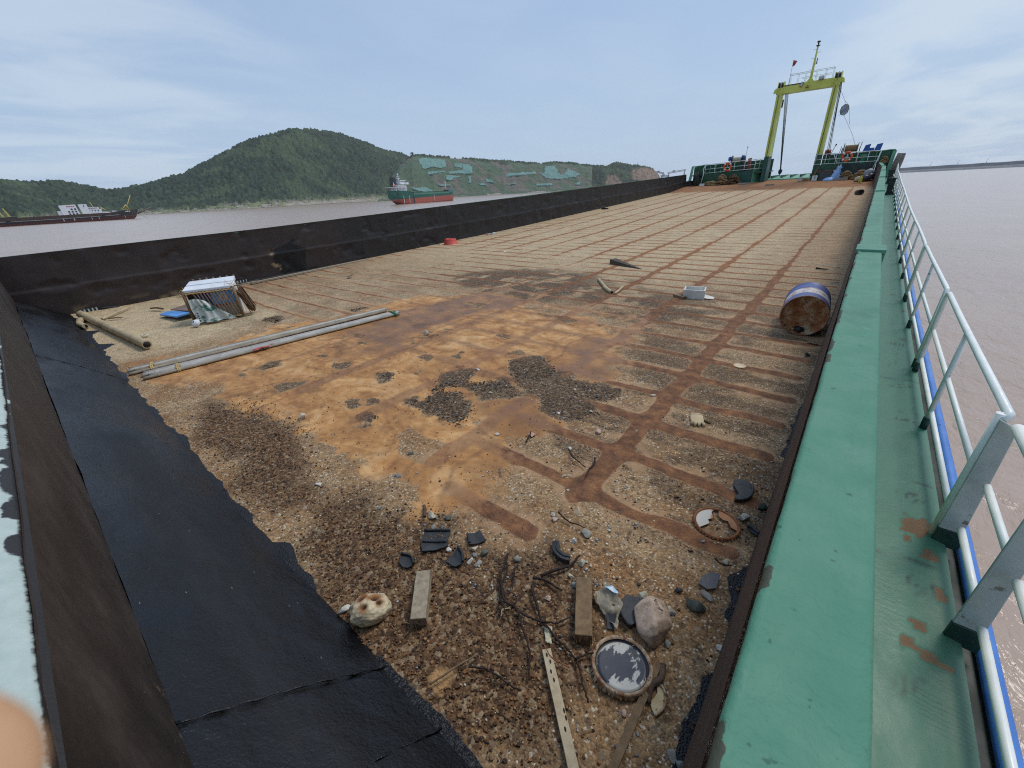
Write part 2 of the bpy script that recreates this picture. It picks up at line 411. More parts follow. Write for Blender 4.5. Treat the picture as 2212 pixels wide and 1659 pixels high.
# safety nets draped over the quarry face
NETS = [[(-50.63, 0.0728), (-50.04, 0.0758), (-48.52, 0.0727), (-47.27, 0.0696), (-47.22, 0.0552), (-48.09, 0.0536), (-48.93, 0.0564), (-50.09, 0.0527), (-50.44, 0.0618)], [(-46.31, 0.0635), (-44.32, 0.0587), (-43.99, 0.0529), (-44.05, 0.0395), (-44.71, 0.04), (-47.02, 0.0417), (-47.06, 0.0473), (-45.24, 0.0494), (-45.23, 0.0516), (-46.36, 0.0546)], [(-49.7, 0.0491), (-47.4, 0.0498), (-47.3, 0.0441), (-48.74, 0.044), (-49.33, 0.0411), (-49.74, 0.0436)], [(-47.46, 0.0409), (-45.6, 0.0372), (-45.62, 0.0338), (-46.5, 0.0334), (-46.61, 0.0278), (-47.54, 0.0296)], [(-44.73, 0.0366), (-44.28, 0.0374), (-44.29, 0.0214), (-44.67, 0.0205)], [(-48.6, 0.0236), (-46.87, 0.0211), (-47.04, 0.0178), (-48.34, 0.0188)], [(-51.87, 0.0192), (-49.94, 0.0189), (-49.0, 0.0078), (-50.59, 0.009), (-51.84, 0.0146)], [(-42.57, 0.0281), (-41.61, 0.0273), (-41.42, 0.0202), (-42.45, 0.0211)], [(-43.49, 0.0207), (-42.6, 0.0212), (-42.33, 0.0152), (-43.43, 0.0161)], [(-39.85, 0.0384), (-35.96, 0.0386), (-35.97, 0.0329), (-38.99, 0.0309), (-39.88, 0.0293)], [(-35.01, 0.0467), (-33.71, 0.0478), (-32.98, 0.0303), (-32.55, 0.03), (-32.12, 0.0408), (-31.69, 0.0382), (-30.39, 0.028), (-31.1, 0.0219), (-32.83, 0.02), (-34.59, 0.0226), (-35.75, 0.0327), (-35.09, 0.0344)], [(-36.14, 0.0148), (-34.0, 0.0141), (-34.0, 0.0083), (-36.0, 0.0088)], [(-31.08, 0.0105), (-30.51, 0.0157), (-30.35, 0.0064), (-31.51, 0.0063)], [(-39.91, 0.0167), (-38.72, 0.018), (-38.66, 0.0145), (-39.92, 0.0151)]]
NLAB = ['largest turquoise net high on the bare quarry face, nearest the wooded hill', 'broad hooked turquoise net on the upper quarry face, right of the largest one', 'narrow turquoise net strip just below the largest net', 'turquoise net patch above the green ship, with a notched lower right corner', 'thin upright strip of turquoise net beside the bare brown earth', 'small flat turquoise net behind the green ship\'s fore mast', 'low turquoise net just right of the white ship superstructure', 'small square turquoise net on the lower quarry terrace', 'pale turquoise net patch low on the terrace beyond the green ship\'s bow', 'long level turquoise net strip in the middle of the quarry hill', 'big ragged turquoise net split by brown soil, next to the wooded headland', 'flat turquoise net on the grass terrace below the big ragged net', 'last turquoise net at the foot of the wooded headland', 'tiny turquoise net scrap low between the two netted slopes']
def nets():
    m = NT('turquoise_netting'); v = m.mapv((1, 1, .25))
    c = m.ramp(m.noise(.25, 6, .7, v), [(.3, lin((86, 122, 112))), (.55, lin((106, 145, 135))), (.8, lin((130, 166, 156)))])
    m.out(c, .8, m.bump(m.noise(.5, 5, .6, v), .8, .8))
    A, T_, Rr, Z = QG; EL = (Z-HW)/Rr; az = A[0]
    for k, poly in enumerate(NETS):
        p = np.array(poly); a0, a1 = p[:,0].min(), p[:,0].max(); e0, e1 = p[:,1].min(), p[:,1].max()
        ga = np.arange(a0, a1+.05, .07); ge = np.linspace(e0, e1, max(6, int((e1-e0)/.0011)))
        GA_, GE_ = np.meshgrid(ga, ge)
        wob = (fbm(GA_*3, GE_*900, 70+k, 3)-.5)
        ins = polysd(GA_+wob*.25, GE_*60+wob*.12, [(a, e*60) for a, e in poly]) > 0
        vs, idm = [], -np.ones(GA_.shape, int)
        for i in range(GA_.shape[1]):
            col = int(np.clip(np.searchsorted(az, ga[i]), 0, len(az)-1))
            e_run = np.maximum.accumulate(EL[:, col])
            for j in range(GA_.shape[0]):
                r = np.interp(GE_[j, i], e_run[:110], Rr[:110, col])-2.0-1.2*fbm(np.array([GA_[j,i]*6]), np.array([GE_[j,i]*500]), 9, 2)[0]
                idm[j, i] = len(vs); vs.append(at(ga[i], GE_[j, i], r))
        fs = [(idm[j,i], idm[j,i+1], idm[j+1,i+1], idm[j+1,i]) for j in range(GA_.shape[0]-1) for i in range(GA_.shape[1]-1) if ins[j,i] and ins[j,i+1] and ins[j+1,i] and ins[j+1,i+1]]
        if not fs: continue
        used = sorted({q for f in fs for q in f}); rm = {q: i for i, q in enumerate(used)}
        o = mesh_obj('safety_net', [tuple(vs[q]) for q in used], [tuple(rm[q] for q in f) for f in fs], m.m, smooth=True)
        s = o.modifiers.new('thickness', 'SOLIDIFY'); s.thickness = .4
        tag(o, NLAB[k], 'safety net', 'turquoise nets on the quarry slope')
nets()

# single trees standing on the quarry skyline
LEAF = vcol_mat('tree_leaves', .9, 2, .3, .2, .3, 1.2); BARK = pm('tree_bark', (.06, .045, .03), (.1, .08, .06), 2, .9, 0)
def tree(p, h, label, seed):
    rg = random.Random(seed)
    o = empty('tree', p, label, 'tree', 'lone trees on the quarry skyline')
    up = SN
    MB().tube([p-up*2, p+up*h*.4, p+up*h*.8], [h*.05, h*.035, h*.015], 6).build('trunk', BARK, o)
    b = MB()
    for k in range(150):
        th = rg.uniform(0, 6.28); rr = h*.42*rg.random()**.5; zz = h*(.35+.62*rg.random()); rr *= (1-abs(zz/h-.62)*1.4)
        c = p + SX*(rr*math.cos(th)) + SY*(rr*math.sin(th)) + up*zz; s = h*rg.uniform(.05, .11)
        q = [c + Vector((rg.uniform(-s, s), rg.uniform(-s, s), rg.uniform(-s, s))) for _ in range(4)]
        cc = FOR_A*(.7+.8*rg.random())
        b.add(q, [(0,1,2), (0,2,3), (0,1,3), (1,2,3)], col=tuple(cc))
    b.build('crown', LEAF, o)
for k, (a, e, h, l) in enumerate([(-51.25,.0775,13,'lone tree where the wooded hill meets the quarry edge'), (-47.9,.0715,11,'lone rounded tree above the largest turquoise net'), (-46.1,.068,9,'left one of the small trees on the quarry skyline above the hooked net'), (-45.2,.067,8,'small tree on the quarry skyline above the middle of the hooked net'), (-44.1,.0648,9,'small tree on the quarry skyline above the right end of the hooked net'), (-42.6,.0618,9,'small dark tree on the quarry skyline right of the hooked net')]):
    r = float(r_shore(a))-40+215
    tree(at(a, e-.002, r), h, l, k)

# house on the saddle, radio mast
WHITE = pm('white_wall_paint', (.62, .62, .6), (.75, .75, .73), .6, .7, 0, spots=[(1.2, .62, (.5, .48, .45))])
REDROOF = pm('red_roof', (.25, .09, .06), (.33, .13, .09), 1, .8, 0)
DARKW = pm('dark_window_glass', (.03, .035, .04), (.05, .055, .06), 2, .25, 0)
def house():
    r = 1085; p = at(-80.3, .0275, r); o = empty('hill_house', p, 'small white house among the trees on the saddle of the hill', 'house')
    ax = Vector((math.sin(R(-80.3)), math.cos(R(-80.3)), 0)); sx = Vector((ax.y, -ax.x, 0))
    M = Matrix.Translation(p) @ Matrix(((sx.x, ax.x, 0), (sx.y, ax.y, 0), (0, 0, 1))).to_4x4()
    MB().box((-8, 0, -4), (8, 9, 3.4), M).build('wall', WHITE, o)
    b = MB(); b.prism([M @ Vector(q) for q in ((-8.6, -.8, 3.45), (-8.6, 9.8, 3.45), (-8.6, 4.5, 4.8))], (M.to_3x3() @ Vector((17.2, 0, 0)))); b.build('roof', REDROOF, o)
    for k in range(4):
        MB().box((-6.6+k*3.7, -.15, .9), (-4.9+k*3.7, .2, 2.5), M).build('window', DARKW, o)
house()
def radio_mast(a, e0, e1, r, label):
    b0, b1 = at(a, e0, r), at(a, e1, r)
    o = empty('radio_mast', b0, label, 'mast', 'radio masts on the hills')
    h = (b1-b0).length
    b = MB()
    for dx, dy in ((-1, -1), (1, -1), (0, 1.2)): b.tube([b0+Vector((dx*h*.05, dy*h*.05, -3)), b1], [.5, .25], 5)
    b.build('lattice', pm_grey, o)
    MB().tube([b1, b1+SN*h*.2], .2, 5).build('antenna', pm_grey, o)
pm_grey = pm('grey_steel', (.28, .29, .3), (.36, .37, .38), 1, .6, 0)
radio_mast(-77.06, .045, .0515, 1900, 'thin radio mast on the distant hill behind the wooded slope')
radio_mast(-23.65, .038, .0446, 1480, 'taller radio mast on the headland, left of the other')
radio_mast(-22.75, .0335, .0385, 1480, 'shorter radio mast at the cliff end of the headland')

def haze():
    m = bpy.data.materials.new('thin_sea_haze'); m.use_nodes = True; nt = m.node_tree
    for x in list(nt.nodes): nt.nodes.remove(x)
    o_ = nt.nodes.new('ShaderNodeOutputMaterial'); v = nt.nodes.new('ShaderNodeVolumePrincipled'); v.inputs['Color'].default_value = (.93, .96, 1, 1); v.inputs['Density'].default_value = .55e-4; v.inputs['Anisotropy'].default_value = .2
    nt.links.new(v.outputs[0], o_.inputs['Volume'])
    b = MB().box((-10000, -10000, -6), (10000, 10000, 215), SEA); tag(b.build('haze', m, loc=(0, 0, 0)), kind='stuff')
haze()
# ------------------------------------------------------------------ shipyard cranes beyond the headland
CRANE = pm('grey_crane_paint', (.22, .24, .26), (.3, .32, .34), .3, .6, 0)
def crane(az0, az1, e_top, e_bot, label, girder=.0022):
    r = 1900; p = at((az0+az1)/2, e_bot, r)
    o = empty('gantry_crane', p, label, 'crane', 'shipyard cranes beyond the headland')
    def q(a, e): return at(a, e, r)
    n = 10; b = MB()
    for s_ in (0, girder):
        b.tube([q(az0, e_top[0]-s_), q(az1, e_top[1]-s_)], .9, 5)
    for k in range(n):
        f0, f1 = k/n, (k+1)/n
        A0, A1 = az0+(az1-az0)*f0, az0+(az1-az0)*f1; E0 = e_top[0]+(e_top[1]-e_top[0])*f0; E1 = e_top[0]+(e_top[1]-e_top[0])*f1
        b.tube([q(A0, E0), q(A1, E1-girder)], .5, 4); b.tube([q(A1, E1), q(A1, E1-girder)], .5, 4)
    b.build('girder', CRANE, o)
    for a, e in ((az0+.12, e_top[0]-girder), (az1-.12, e_top[1]-girder)):
        b = MB()
        for d in (-.13, .13): b.tube([q(a, e), q(a+d, e_bot)], 1.3, 5)
        b.build('leg', CRANE, o)
    m = az0+(az1-az0)*.35; ee = e_top[0]+(e_top[1]-e_top[0])*.35
    c = q(m, ee); MB().box(c+Vector((-4, -3, 0)), c+Vector((4, 3, 4))).build('trolley', CRANE, o)
crane(-20.12, -18.12, (.0212, .0252), .004, 'long grey shipyard crane right of the headland, just above the black wall')
crane(-21.5, -20.53, (.0246, .0214), .004, 'small grey shipyard crane half hidden by the headland cliff')
crane(-20.9, -19.9, (.0165, .0160), .004, 'low grey crane girder between the two shipyard cranes')

# ------------------------------------------------------------------ ships
def pz(name, stops, rough=.5, var=.12, scale=.3):
    """hull paint in bands by height above the water: stops [(z, colour)]"""
    T = NT(name); z = T.sep()[2]; zz = T.math('ADD', z, T.math('MULTIPLY', T.math('SUBTRACT', T.noise(.25, 4), .5), .5))
    top = stops[-1][0]+2
    c = T.ramp(T.math('DIVIDE', zz, top), [(a/top, c_) for a, c_ in stops], 'CONSTANT')
    k = T.mr(T.noise(scale, 6, .65, T.mapv((1, 1, .3))), .3, .7, 1-var, 1+var)
    return T.out(T.mix(1.0, c, k, 'MULTIPLY'), rough)
def frame(p0, p1):
    """local frame on the water: s along p0->p1, w to the far side, z up"""
    x = (p1-p0); L = x.length; x.normalize(); y = SN.cross(x)
    if y.dot(p0-EYE) < 0: y = -y
    return L, lambda s, w_, z: p0 + x*s + y*w_ + SN*z, x, y
def loft(b, F, st):
    """stations [(s, [(halfbreadth, z)...])] around centreline w=wc"""
    rows = []
    for s, wc, pr in st: rows.append([F(s, wc-hb, z) for hb, z in pr] + [F(s, wc+hb, z) for hb, z in pr[::-1]])
    n = len(rows[0]); vs = [p for r_ in rows for p in r_]
    fs = [(i*n+k, i*n+k+1, (i+1)*n+k+1, (i+1)*n+k) for i in range(len(rows)-1) for k in range(n-1)]
    fs += [tuple(range(n))[::-1], tuple((len(rows)-1)*n+k for k in range(n))]
    fs += [(i*n, (i+1)*n, (i+1)*n+n-1, i*n+n-1) for i in range(len(rows)-1)]
    b.add(vs, fs)

YEL = pm('yellow_mast_paint', (.55, .42, .10), (.65, .5, .15), 1, .5, 0)
TYREM = pm('tyre_rubber', (.02, .02, .021), (.045, .042, .04), 8, .8, .4, 30, .01)
SHIPW = pm('ship_white_paint', (.80, .81, .81), (.88, .89, .89), .5, .45, 0, spots=[(.8, .66, (.55, .5, .45))])
FUNN = pm('funnel_black', (.02, .022, .03), (.035, .038, .045), 1, .5, 0)
def moored_barge():
    p0 = SEA @ Vector((440*math.sin(R(-80.2)), 440*math.cos(R(-80.2)), 0)); p1 = SEA @ Vector((432*math.sin(R(-91.5)), 432*math.cos(R(-91.5)), 0))
    L, F, x, y = frame(p0, p1)
    o = empty('moored_barge', F(40, 6, 0), 'long black and red barge moored off the left shore', 'barge')
    S = lambda az: 440*math.tan(R(-80.2-az)); Z = lambda el: HW+el*441
    T = pz('barge_hull_paint', [(0, lin((92, 50, 46))), (1.75, lin((40, 39, 44))), (3.0, lin((52, 44, 40)))], .7)
    b = MB(); st = []
    for s, zt, hb, zb_w in ((-3.5, 6.3, .4, 5.0), (-1.2, 6.4, 3.0, 1.5), (1.2, 6.5, 4.6, -.4), (6, 6.2, 6, -1), (12, 5.2, 7, -1), (13, 4.9, 7, -1), (60, 4.55, 7, -1), (L, 4.7, 7, -1)):
        st.append((s, 7, [(hb*.82, zb_w), (hb, max(zb_w+.3, 2.0)), (hb, zt)]))
    loft(b, F, st); b.build('hull', T, o)
    RUST = pm('rusty_bulwark', lin((58, 46, 40)), lin((80, 60, 50)), .4, .8, 0)
    b = MB(); b.hexa([F(13, -.15, 3.0), F(L, -.15, 2.7), F(L, .3, 2.7), F(13, .3, 3.0), F(13, -.15, 5.2), F(L, -.15, 4.75), F(L, .3, 4.75), F(13, .3, 5.2)]); b.build('bulwark', RUST, o)
    b = MB(); b.tube([F(8, -.25, 3.55), F(13, -.3, 3.15), F(50, -.3, 2.65), F(L, -.3, 2.7)], .14, 6); b.build('rubbing_strake', pm_grey, o)
    b = MB(); b.tube([F(S(-79.81), 7, Z(-.0036)), F(S(-78.52), 7, Z(.0056))], .55, 6); b.build('bow_boom', pm('boom_wood', (.10, .085, .07), (.16, .14, .12), 1, .8, 0), o)
    MB().tube([F(S(-79.81), 7, Z(-.0036)), F(S(-79.14), 7, .05)], .12, 5).build('anchor_chain', pm_grey, o)
    m0 = F(3.0, 7, 6.4)
    b = MB(); b.tube([m0, F(S(-79.79), 7, Z(.0262))], [.35, .18], 6); b.build('mast', YEL, o)
    for dx in (-2.2, 2.6): MB().tube([F(3+dx, 7, 6.3), F(1.8, 7, 10)], .3, 6).build('mast_stay', YEL, o)
    MB().tube([F(.8, 7, 6.8), F(5.6, 7, 6.8)], .25, 6).build('mast_beam', YEL, o)
    for a, e in ((-80.0, .0018), (-80.9, -.0015), (-81.2, -.0018), (-82.6, -.0036), (-88.6, -.0047)):
        MB().lathe([(.55, -.3), (.95, -.3), (1.0, 0), (.95, .3), (.55, .3)], F(S(a), -.45, Z(e)), y, 14, closed=True).build('tyre_fender', TYREM, o)
    for a in (-85.3, -84.6, -83.4, -82.9, -81.0):
        MB().box((0, 0, 0), (1, 1, 1), Matrix.Translation(F(S(a), -.12, 1.2)) @ Matrix(((.35*x.x, .1*y.x, 0), (.35*x.y, .1*y.y, 0), (0, 0, 1.6))).to_4x4()).build('side_mark', pm('mark_yellow', (.5, .42, .3), (.6, .52, .4), 1, .6, 0) if a > -84 else SHIPW, o)
    for z_, s0, s1 in ((5.1, 2.0, 2.5), (5.1, 2.9, 3.7), (5.0, 4.0, 4.6)):
        MB().box((0, 0, 0), (1, 1, 1), Matrix.Translation(F(s0, 1.3, z_)) @ Matrix(((x.x*(s1-s0), y.x*.5, 0), (x.y*(s1-s0), y.y*.5, 0), (0, 0, .7))).to_4x4()).build('bow_number', SHIPW, o)
    # yellow gantry legs and winch at the left end, the cargo pipes on deck
    for a0, a1, e0, e1 in ((-88.82, -88.72, .0101, .002), (-88.5, -88.39, .0132, .0036)):
        b = MB(); s0, s1 = S(a0), S(a1); b.hexa([F(s1-1, 4, Z(e1)-1), F(s1+.3, 4, Z(e1)-1), F(s1+.3, 5, Z(e1)-1), F(s1-1, 5, Z(e1)-1), F(s0-.25, 4, Z(e0)), F(s0+.25, 4, Z(e0)), F(s0+.25, 5, Z(e0)), F(s0-.25, 5, Z(e0))]); b.build('yellow_gantry_leg', YEL, o)
    MB().box((0, 0, 0), (1, 1, 1), Matrix.Translation(F(60, 2, 4.3)) @ Matrix(((x.x*9, y.x*3, 0), (x.y*9, y.y*3, 0), (0, 0, 1.3))).to_4x4()).build('winch_house', FUNN, o)
    GR = pm('green_deck_edge', (.1, .2, .15), (.14, .26, .2), 1, .6, 0)
    MB().box((0, 0, 0), (1, 1, 1), Matrix.Translation(F(43, 3, 4.2)) @ Matrix(((x.x*16, y.x*2, 0), (x.y*16, y.y*2, 0), (0, 0, .9))).to_4x4()).build('hatch_coaming', GR, o)
moored_barge()

def boxat(F, x, y, s, w_, z, ds, dw, dz): 
    return MB().hexa([F(s, w_, z), F(s+ds, w_, z), F(s+ds, w_+dw, z), F(s, w_+dw, z), F(s, w_, z+dz), F(s+ds, w_, z+dz), F(s+ds, w_+dw, z+dz), F(s, w_+dw, z+dz)])
def shore_group():
    r = 560
    p0 = SEA @ Vector((r*math.sin(R(-82.0)), r*math.cos(R(-82.0)), 0)); p1 = SEA @ Vector((r*math.sin(R(-86.5)), r*math.cos(R(-86.5)), 0))
    L, F, x, y = frame(p0, p1); S = lambda az: r*math.tan(R(-82.0-az)); Z = lambda el: HW+el*r
    # white accommodation block
    s1, s0 = S(-85.2), S(-84.1)
    o = empty('white_block', F((s0+s1)/2, 4, 0), 'white shipboard block with dark windows and red writing behind the black barge', 'superstructure')
    b = MB(); b.hexa([F(s0-.8, 0, 0), F(s1-.8, 0, 0), F(s1-.8, 8, 0), F(s0-.8, 8, 0), F(s0+.2, 0, Z(.0148)), F(s1+.4, 0, Z(.0140)), F(s1+.4, 8, Z(.0140)), F(s0+.2, 8, Z(.0148))]); b.build('wall', SHIPW, o)
    for i in range(3):
        for j in range(3):
            if (i, j) in ((2, 2),): continue
            boxat(F, x, y, s0+.8+i*2.3, -.15, 4.8+j*2.0, 1.2, .3, 1.3).build('window', DARKW, o)
    RED = pm('red_letter_paint', (.5, .05, .04), (.55, .08, .06), 1, .5, 0)
    for k in range(4): boxat(F, x, y, s0+1.2+k*1.35, -.15, Z(.0116), .9, .25, .75).build('red_character', RED, o)
    boxat(F, x, y, s1-.6, 1, 0, 3.2, 5, Z(.0062)).build('annex', SHIPW, o)
    s1, s0 = S(-83.93), S(-83.36)
    o = empty('storage_tank', F((s0+s1)/2, 4, 0), 'plain white tower with slanted sides between the white block and the white ferry', 'tower')
    b = MB(); b.hexa([F(s0-.5, 0, 0), F(s1-.8, 0, 0), F(s1-.8, 7, 0), F(s0-.5, 7, 0), F(s0, 0, Z(.0146)), F(s1+.1, 0, Z(.0146)), F(s1+.1, 7, Z(.0146)), F(s0, 7, Z(.0146))]); b.build('shell', SHIPW, o)
    boxat(F, x, y, s0+2, -.2, Z(.0105), .5, .3, 1.5).build('ladder_hatch', DARKW, o)
    o = empty('white_ferry', F(S(-82.9), 4, 0), 'white ferry with a row of wheelhouse windows behind the black barge', 'ferry')
    s1, s0 = S(-83.55), S(-82.0)
    b = MB(); loft(b, F, [(s0-1, 5, [(.5, 1), (1.0, Z(.0015))]), (s0+3, 5, [(3, 0), (4, Z(.0022))]), (s1+1, 5, [(4, 0), (4.5, Z(.003))])]); b.build('hull', SHIPW, o)
    boxat(F, x, y, S(-82.5), 1.5, Z(.002), S(-83.5)-S(-82.5), 6, Z(.0068)-Z(.002)).build('deck_house', SHIPW, o)
    boxat(F, x, y, S(-82.62), 1.2, Z(.0068), S(-83.5)-S(-82.62), 6, Z(.0098)-Z(.0068)).build('wheelhouse', SHIPW, o)
    for k in range(6): boxat(F, x, y, S(-82.7)+.4+k*1.15, 1.0, Z(.0078), .85, .3, .6).build('window', DARKW, o)
    for k in range(4): boxat(F, x, y, S(-82.6)+.6+k*2.1, 1.3, Z(.0036), 1.0, .3, .8).build('window', DARKW, o)
    MB().tube([F(S(-82.98), 3, Z(.0098)), F(S(-83.05), 3, Z(.0176))], [.35, .2], 6).build('mast', YEL, o)
    b = MB(); b.tube([F(S(-82.55), 2, Z(.0098)), F(S(-82.2), 2, Z(.0055))], .3, 5); b.tube([F(S(-82.4), 2, Z(.0085)), F(S(-82.5), 2, Z(.005))], .4, 5); b.build('crane_arm', YEL, o)
    o = empty('small_white_hut', F(S(-81.6), 4, 0), 'small white hut on the shore near the bow of the black barge', 'hut')
    boxat(F, x, y, S(-81.45), 1, 0, 3.2, 3, Z(.0028)).build('wall', SHIPW, o)
    boxat(F, x, y, S(-81.45)-.2, .8, Z(.0028), 3.6, 3.4, .35).build('roof', pm_grey, o)
shore_group()

def cargo_ship():
    def W0(a, r): return SEA @ Vector((r*math.sin(R(a)), r*math.cos(R(a)), 0))
    q, bw = W0(-53.46, 367), W0(-46.2, 431)
    L, F, x, y = frame(q, bw)
    o = empty('cargo_ship', F(L/2, 6, 0), 'green and red cargo ship with white bridge aft, lying before the quarry', 'cargo ship')
    T = pz('cargo_hull_paint', [(0, lin((120, 58, 48))), (.6, lin((170, 88, 72))), (4.55, lin((32, 92, 76)))], .55, .1)
    B = 6.4
    def sec(s, hb, zt, zb_w, hbw):
        return (s, B, [(hbw, zb_w), (hbw+(hb-hbw)*.55, 1.2+max(zb_w, 0)), (hb, 4.4+max(0, zb_w*.3)), (hb, zt)])
    b = MB()
    loft(b, F, [sec(0, 6.0, 10.2, 2.6, 2.0), sec(3, 6.3, 10.1, 1.2, 3.4), sec(7, 6.4, 10, -.6, 4.2), sec(13.6, 6.4, 9.9, -1, 5.4), sec(16.5, 6.4, 6.9, -1, 6.2), sec(24, 6.4, 6.8, -1, 6.4), sec(L-14, 6.4, 6.9, -1, 6.2), sec(L-8, 5.9, 8.2, -1, 4.6), sec(L-3.5, 4.2, 9.4, -1, 2.0), sec(L, .5, 10.3, -1, .15)])
    b.build('hull', T, o)
    GRL = pm('pale_green_paint', lin((92, 138, 116)), lin((108, 150, 126)), .5, .55, 0)
    boxat(F, x, y, 19, 1.2, 6.8, L-30, 10.4, 1.6).build('hatch_coaming', GRL, o)
    boxat(F, x, y, 18.5, 1.0, 8.4, L-29, 10.8, .35).build('hatch_cover', pm('dark_green_hatch', lin((34, 58, 50)), lin((44, 70, 60)), .5, .6, 0), o)
    boxat(F, x, y, 16.4, -.05, 0, 1.6, .5, 5.9).build('overboard_chute', FUNN, o)
    for s in (4.6, 11.5, L*.55): boxat(F, x, y, s, -.08, .8, .25, .3, 5.5).build('draught_mark', SHIPW, o)
    # superstructure
    def blk(name, s, w_, z, ds, dw, dz, m=SHIPW): boxat(F, x, y, s, w_, z, ds, dw, dz).build(name, m, o)
    blk('poop_deck_house', 3.5, 1.8, 10, 8.5, 9.2, 2.6); blk('poop_awning', -2.5, .6, 12.5, 12.5, 11.6, .3)
    for s in (-2.0, 1.2): blk('awning_post', s, .8, 10, .3, .3, 2.5)
    blk('accommodation', 6.2, 2.2, 12.7, 6.0, 8.4, 2.6); blk('bridge_deck', 5.0, 1.0, 14.9, 8.0, 10.8, .35)
    blk('wheelhouse', 5.6, 2.2, 15.2, 5.8, 8.4, 2.3); blk('wheelhouse_roof', 5.0, 1.8, 17.5, 7.0, 9.2, .3); blk('bridge_wing', 10.8, .3, 14.6, 2.4, 2.0, 1.5)
    for k in range(4): blk('window', 6.2+k*1.3, 2.1, 16.2, .8, .2, .7, DARKW)
    for k in range(4): blk('window', 6.6+k*1.35, 2.1, 13.7, .55, .2, .7, DARKW)
    for k in range(5): blk('window', 4.2+k*1.6, 1.7, 10.9, .55, .2, .7, DARKW)
    blk('funnel', -.2, 4, 12.7, 3.2, 4, 6.0, FUNN); blk('funnel_top', .1, 4.4, 18.7, 2.4, 3, 1.0, FUNN)
    blk('lifeboat_davit', -3.6, 1.2, 12.7, .3, .3, 3.4); 
    b = MB(); b.tube([F(-4.2, 1.8, 14.0), F(-2.2, 1.8, 14.2), F(-.9, 1.8, 14.0)], [.2, .75, .2], 8); b.build('lifeboat', pm('orange_lifeboat', (.5, .16, .06), (.55, .2, .08), 1, .5, 0), o)
    b = MB(); b.tube([F(8, 6, 17.7), F(8, 6, 23.0)], [.35, .15], 6)
    for z_, l_ in ((19.2, 2.2), (20.8, 1.7), (22.2, 1.1)): b.tube([F(8-l_, 6, z_), F(8+l_, 6, z_)], .16, 5); b.tube([F(8, 6-l_, z_), F(8, 6+l_, z_)], .16, 5)
    b.build('radar_mast', SHIPW, o)
    b = MB()
    for z_ in (13.3, 13.9):
        b.tube([F(-2.5, .7, z_), F(9.8, .7, z_)], .09, 4)
    for k in range(8): b.tube([F(-2.5+k*1.7, .7, 12.6), F(-2.5+k*1.7, .7, 13.9)], .09, 4)
    b.build('deck_railing', SHIPW, o)
    b = MB(); b.tube([F(L-10, 6, 8), F(L-10.2, 6, 17.6)], [.3, .18], 6); b.build('fore_mast', SHIPW, o)
    blk('windlass', L-11, 4.5, 8, 3, 3.6, 1.8, FUNN)
    # faded name and port on the transom side
    for k in range(4): boxat(F, x, y, -.12, 3.0+k*1.5, 8.0, .2, .9, .8).build('stern_character', GRL, o)
    for k in range(2): boxat(F, x, y, -.12, 4.0+k*2.4, 6.6, .2, .9, .8).build('stern_character', GRL, o)
cargo_ship()
# ------------------------------------------------------------------ the rusty cargo deck we look along
XW = -14.26
P_ = dict(
MUD1=[(-8.29,.63),(-8.0,1.35),(-8.3,2.81),(-7.66,4.02),(-7.64,5.68),(-6.05,6.48),(-4.01,6.01),(-3.29,6.09),(-2.5,5.3),(-2.3,4.5),(-2.25,4.16),(-2.39,3.11),(-2.13,2.92),(-2.24,2.24),(-2.19,1.93),(-2.11,1.61),(-2.27,1.39),(-2.57,1.51),(-3.1,1.29),(-3.47,1.16),(-4.13,1.35),(-5.17,1.27),(-6.09,1.11),(-7.1,.89)],
G=[[(-3.42,2.34),(-3.5,2.73),(-3.28,2.8),(-2.84,2.55),(-2.73,2.31),(-2.94,2.33),(-3.22,2.32)],[(-3.55,2.63),(-3.83,3.03),(-3.6,3.34),(-3.4,2.95),(-3.52,2.79)],[(-3.42,2.97),(-3.0,3.35),(-2.71,3.11),(-2.92,2.94)],[(-3.78,1.77),(-3.83,1.91),(-3.62,1.91),(-3.61,1.8)],[(-3.59,2.3),(-3.58,2.4),(-3.5,2.32)],[(-4.59,2.63),(-4.41,2.7),(-4.34,2.57)],[(-9.11,2.81),(-9.22,3.11),(-8.72,3.2),(-8.62,2.91)],[(-8.12,4.19),(-7.9,4.5),(-7.8,4.16)],[(-6.34,1.71),(-6.33,1.92),(-6.2,1.9),(-6.2,1.75)],[(-3.33,3.9),(-3.1,4.24),(-2.48,3.87),(-2.25,3.78),(-1.75,3.86),(-1.71,3.65),(-1.92,3.48),(-1.72,3.37),(-1.69,3.22),(-1.86,3.04),(-2.2,3.08),(-2.27,3.28),(-2.87,3.46)]],
S=[[(-3.14,1.77),(-3.16,1.99),(-2.82,1.9),(-2.46,2.01),(-2.4,1.89),(-2.56,1.64),(-2.77,1.65)],[(-2.84,2.37),(-2.55,2.62),(-2.46,2.36)]],
BR=[[(-5.84,.83),(-5.04,1.23),(-4.04,1.3),(-3.36,1.11),(-3.29,.7),(-3.77,.58),(-4.64,.58)],[(-3.15,.8),(-2.67,.95),(-2.63,1.17),(-2.03,1.17),(-1.79,1.24),(-1.25,1.21),(-.81,1.38),(-.6,1.08),(-.48,.62),(-.76,.3),(-1.53,.3),(-1.89,.4)]],
BAND=[(-8.11,7.65),(-7.07,9.42),(-4.0,8.92),(-1.9,7.16),(-3.15,6.17),(-5.24,6.46)],
CORN=[(-14.3,.3),(-14.3,3.0),(-12.12,3.2),(-9.59,3.4),(-8.56,1.5),(-8.76,.77),(-8.95,.3)],
TAN=[(-1.15,.55),(-1.15,.6),(-1.05,.65),(-1.04,.61),(-1.04,.53),(-1.1,.52)],
TAR=[(-.12,2.04),(-.06,2.16),(-.01,2.22),(.01,1.97),(-.03,1.86),(-.08,1.93)])
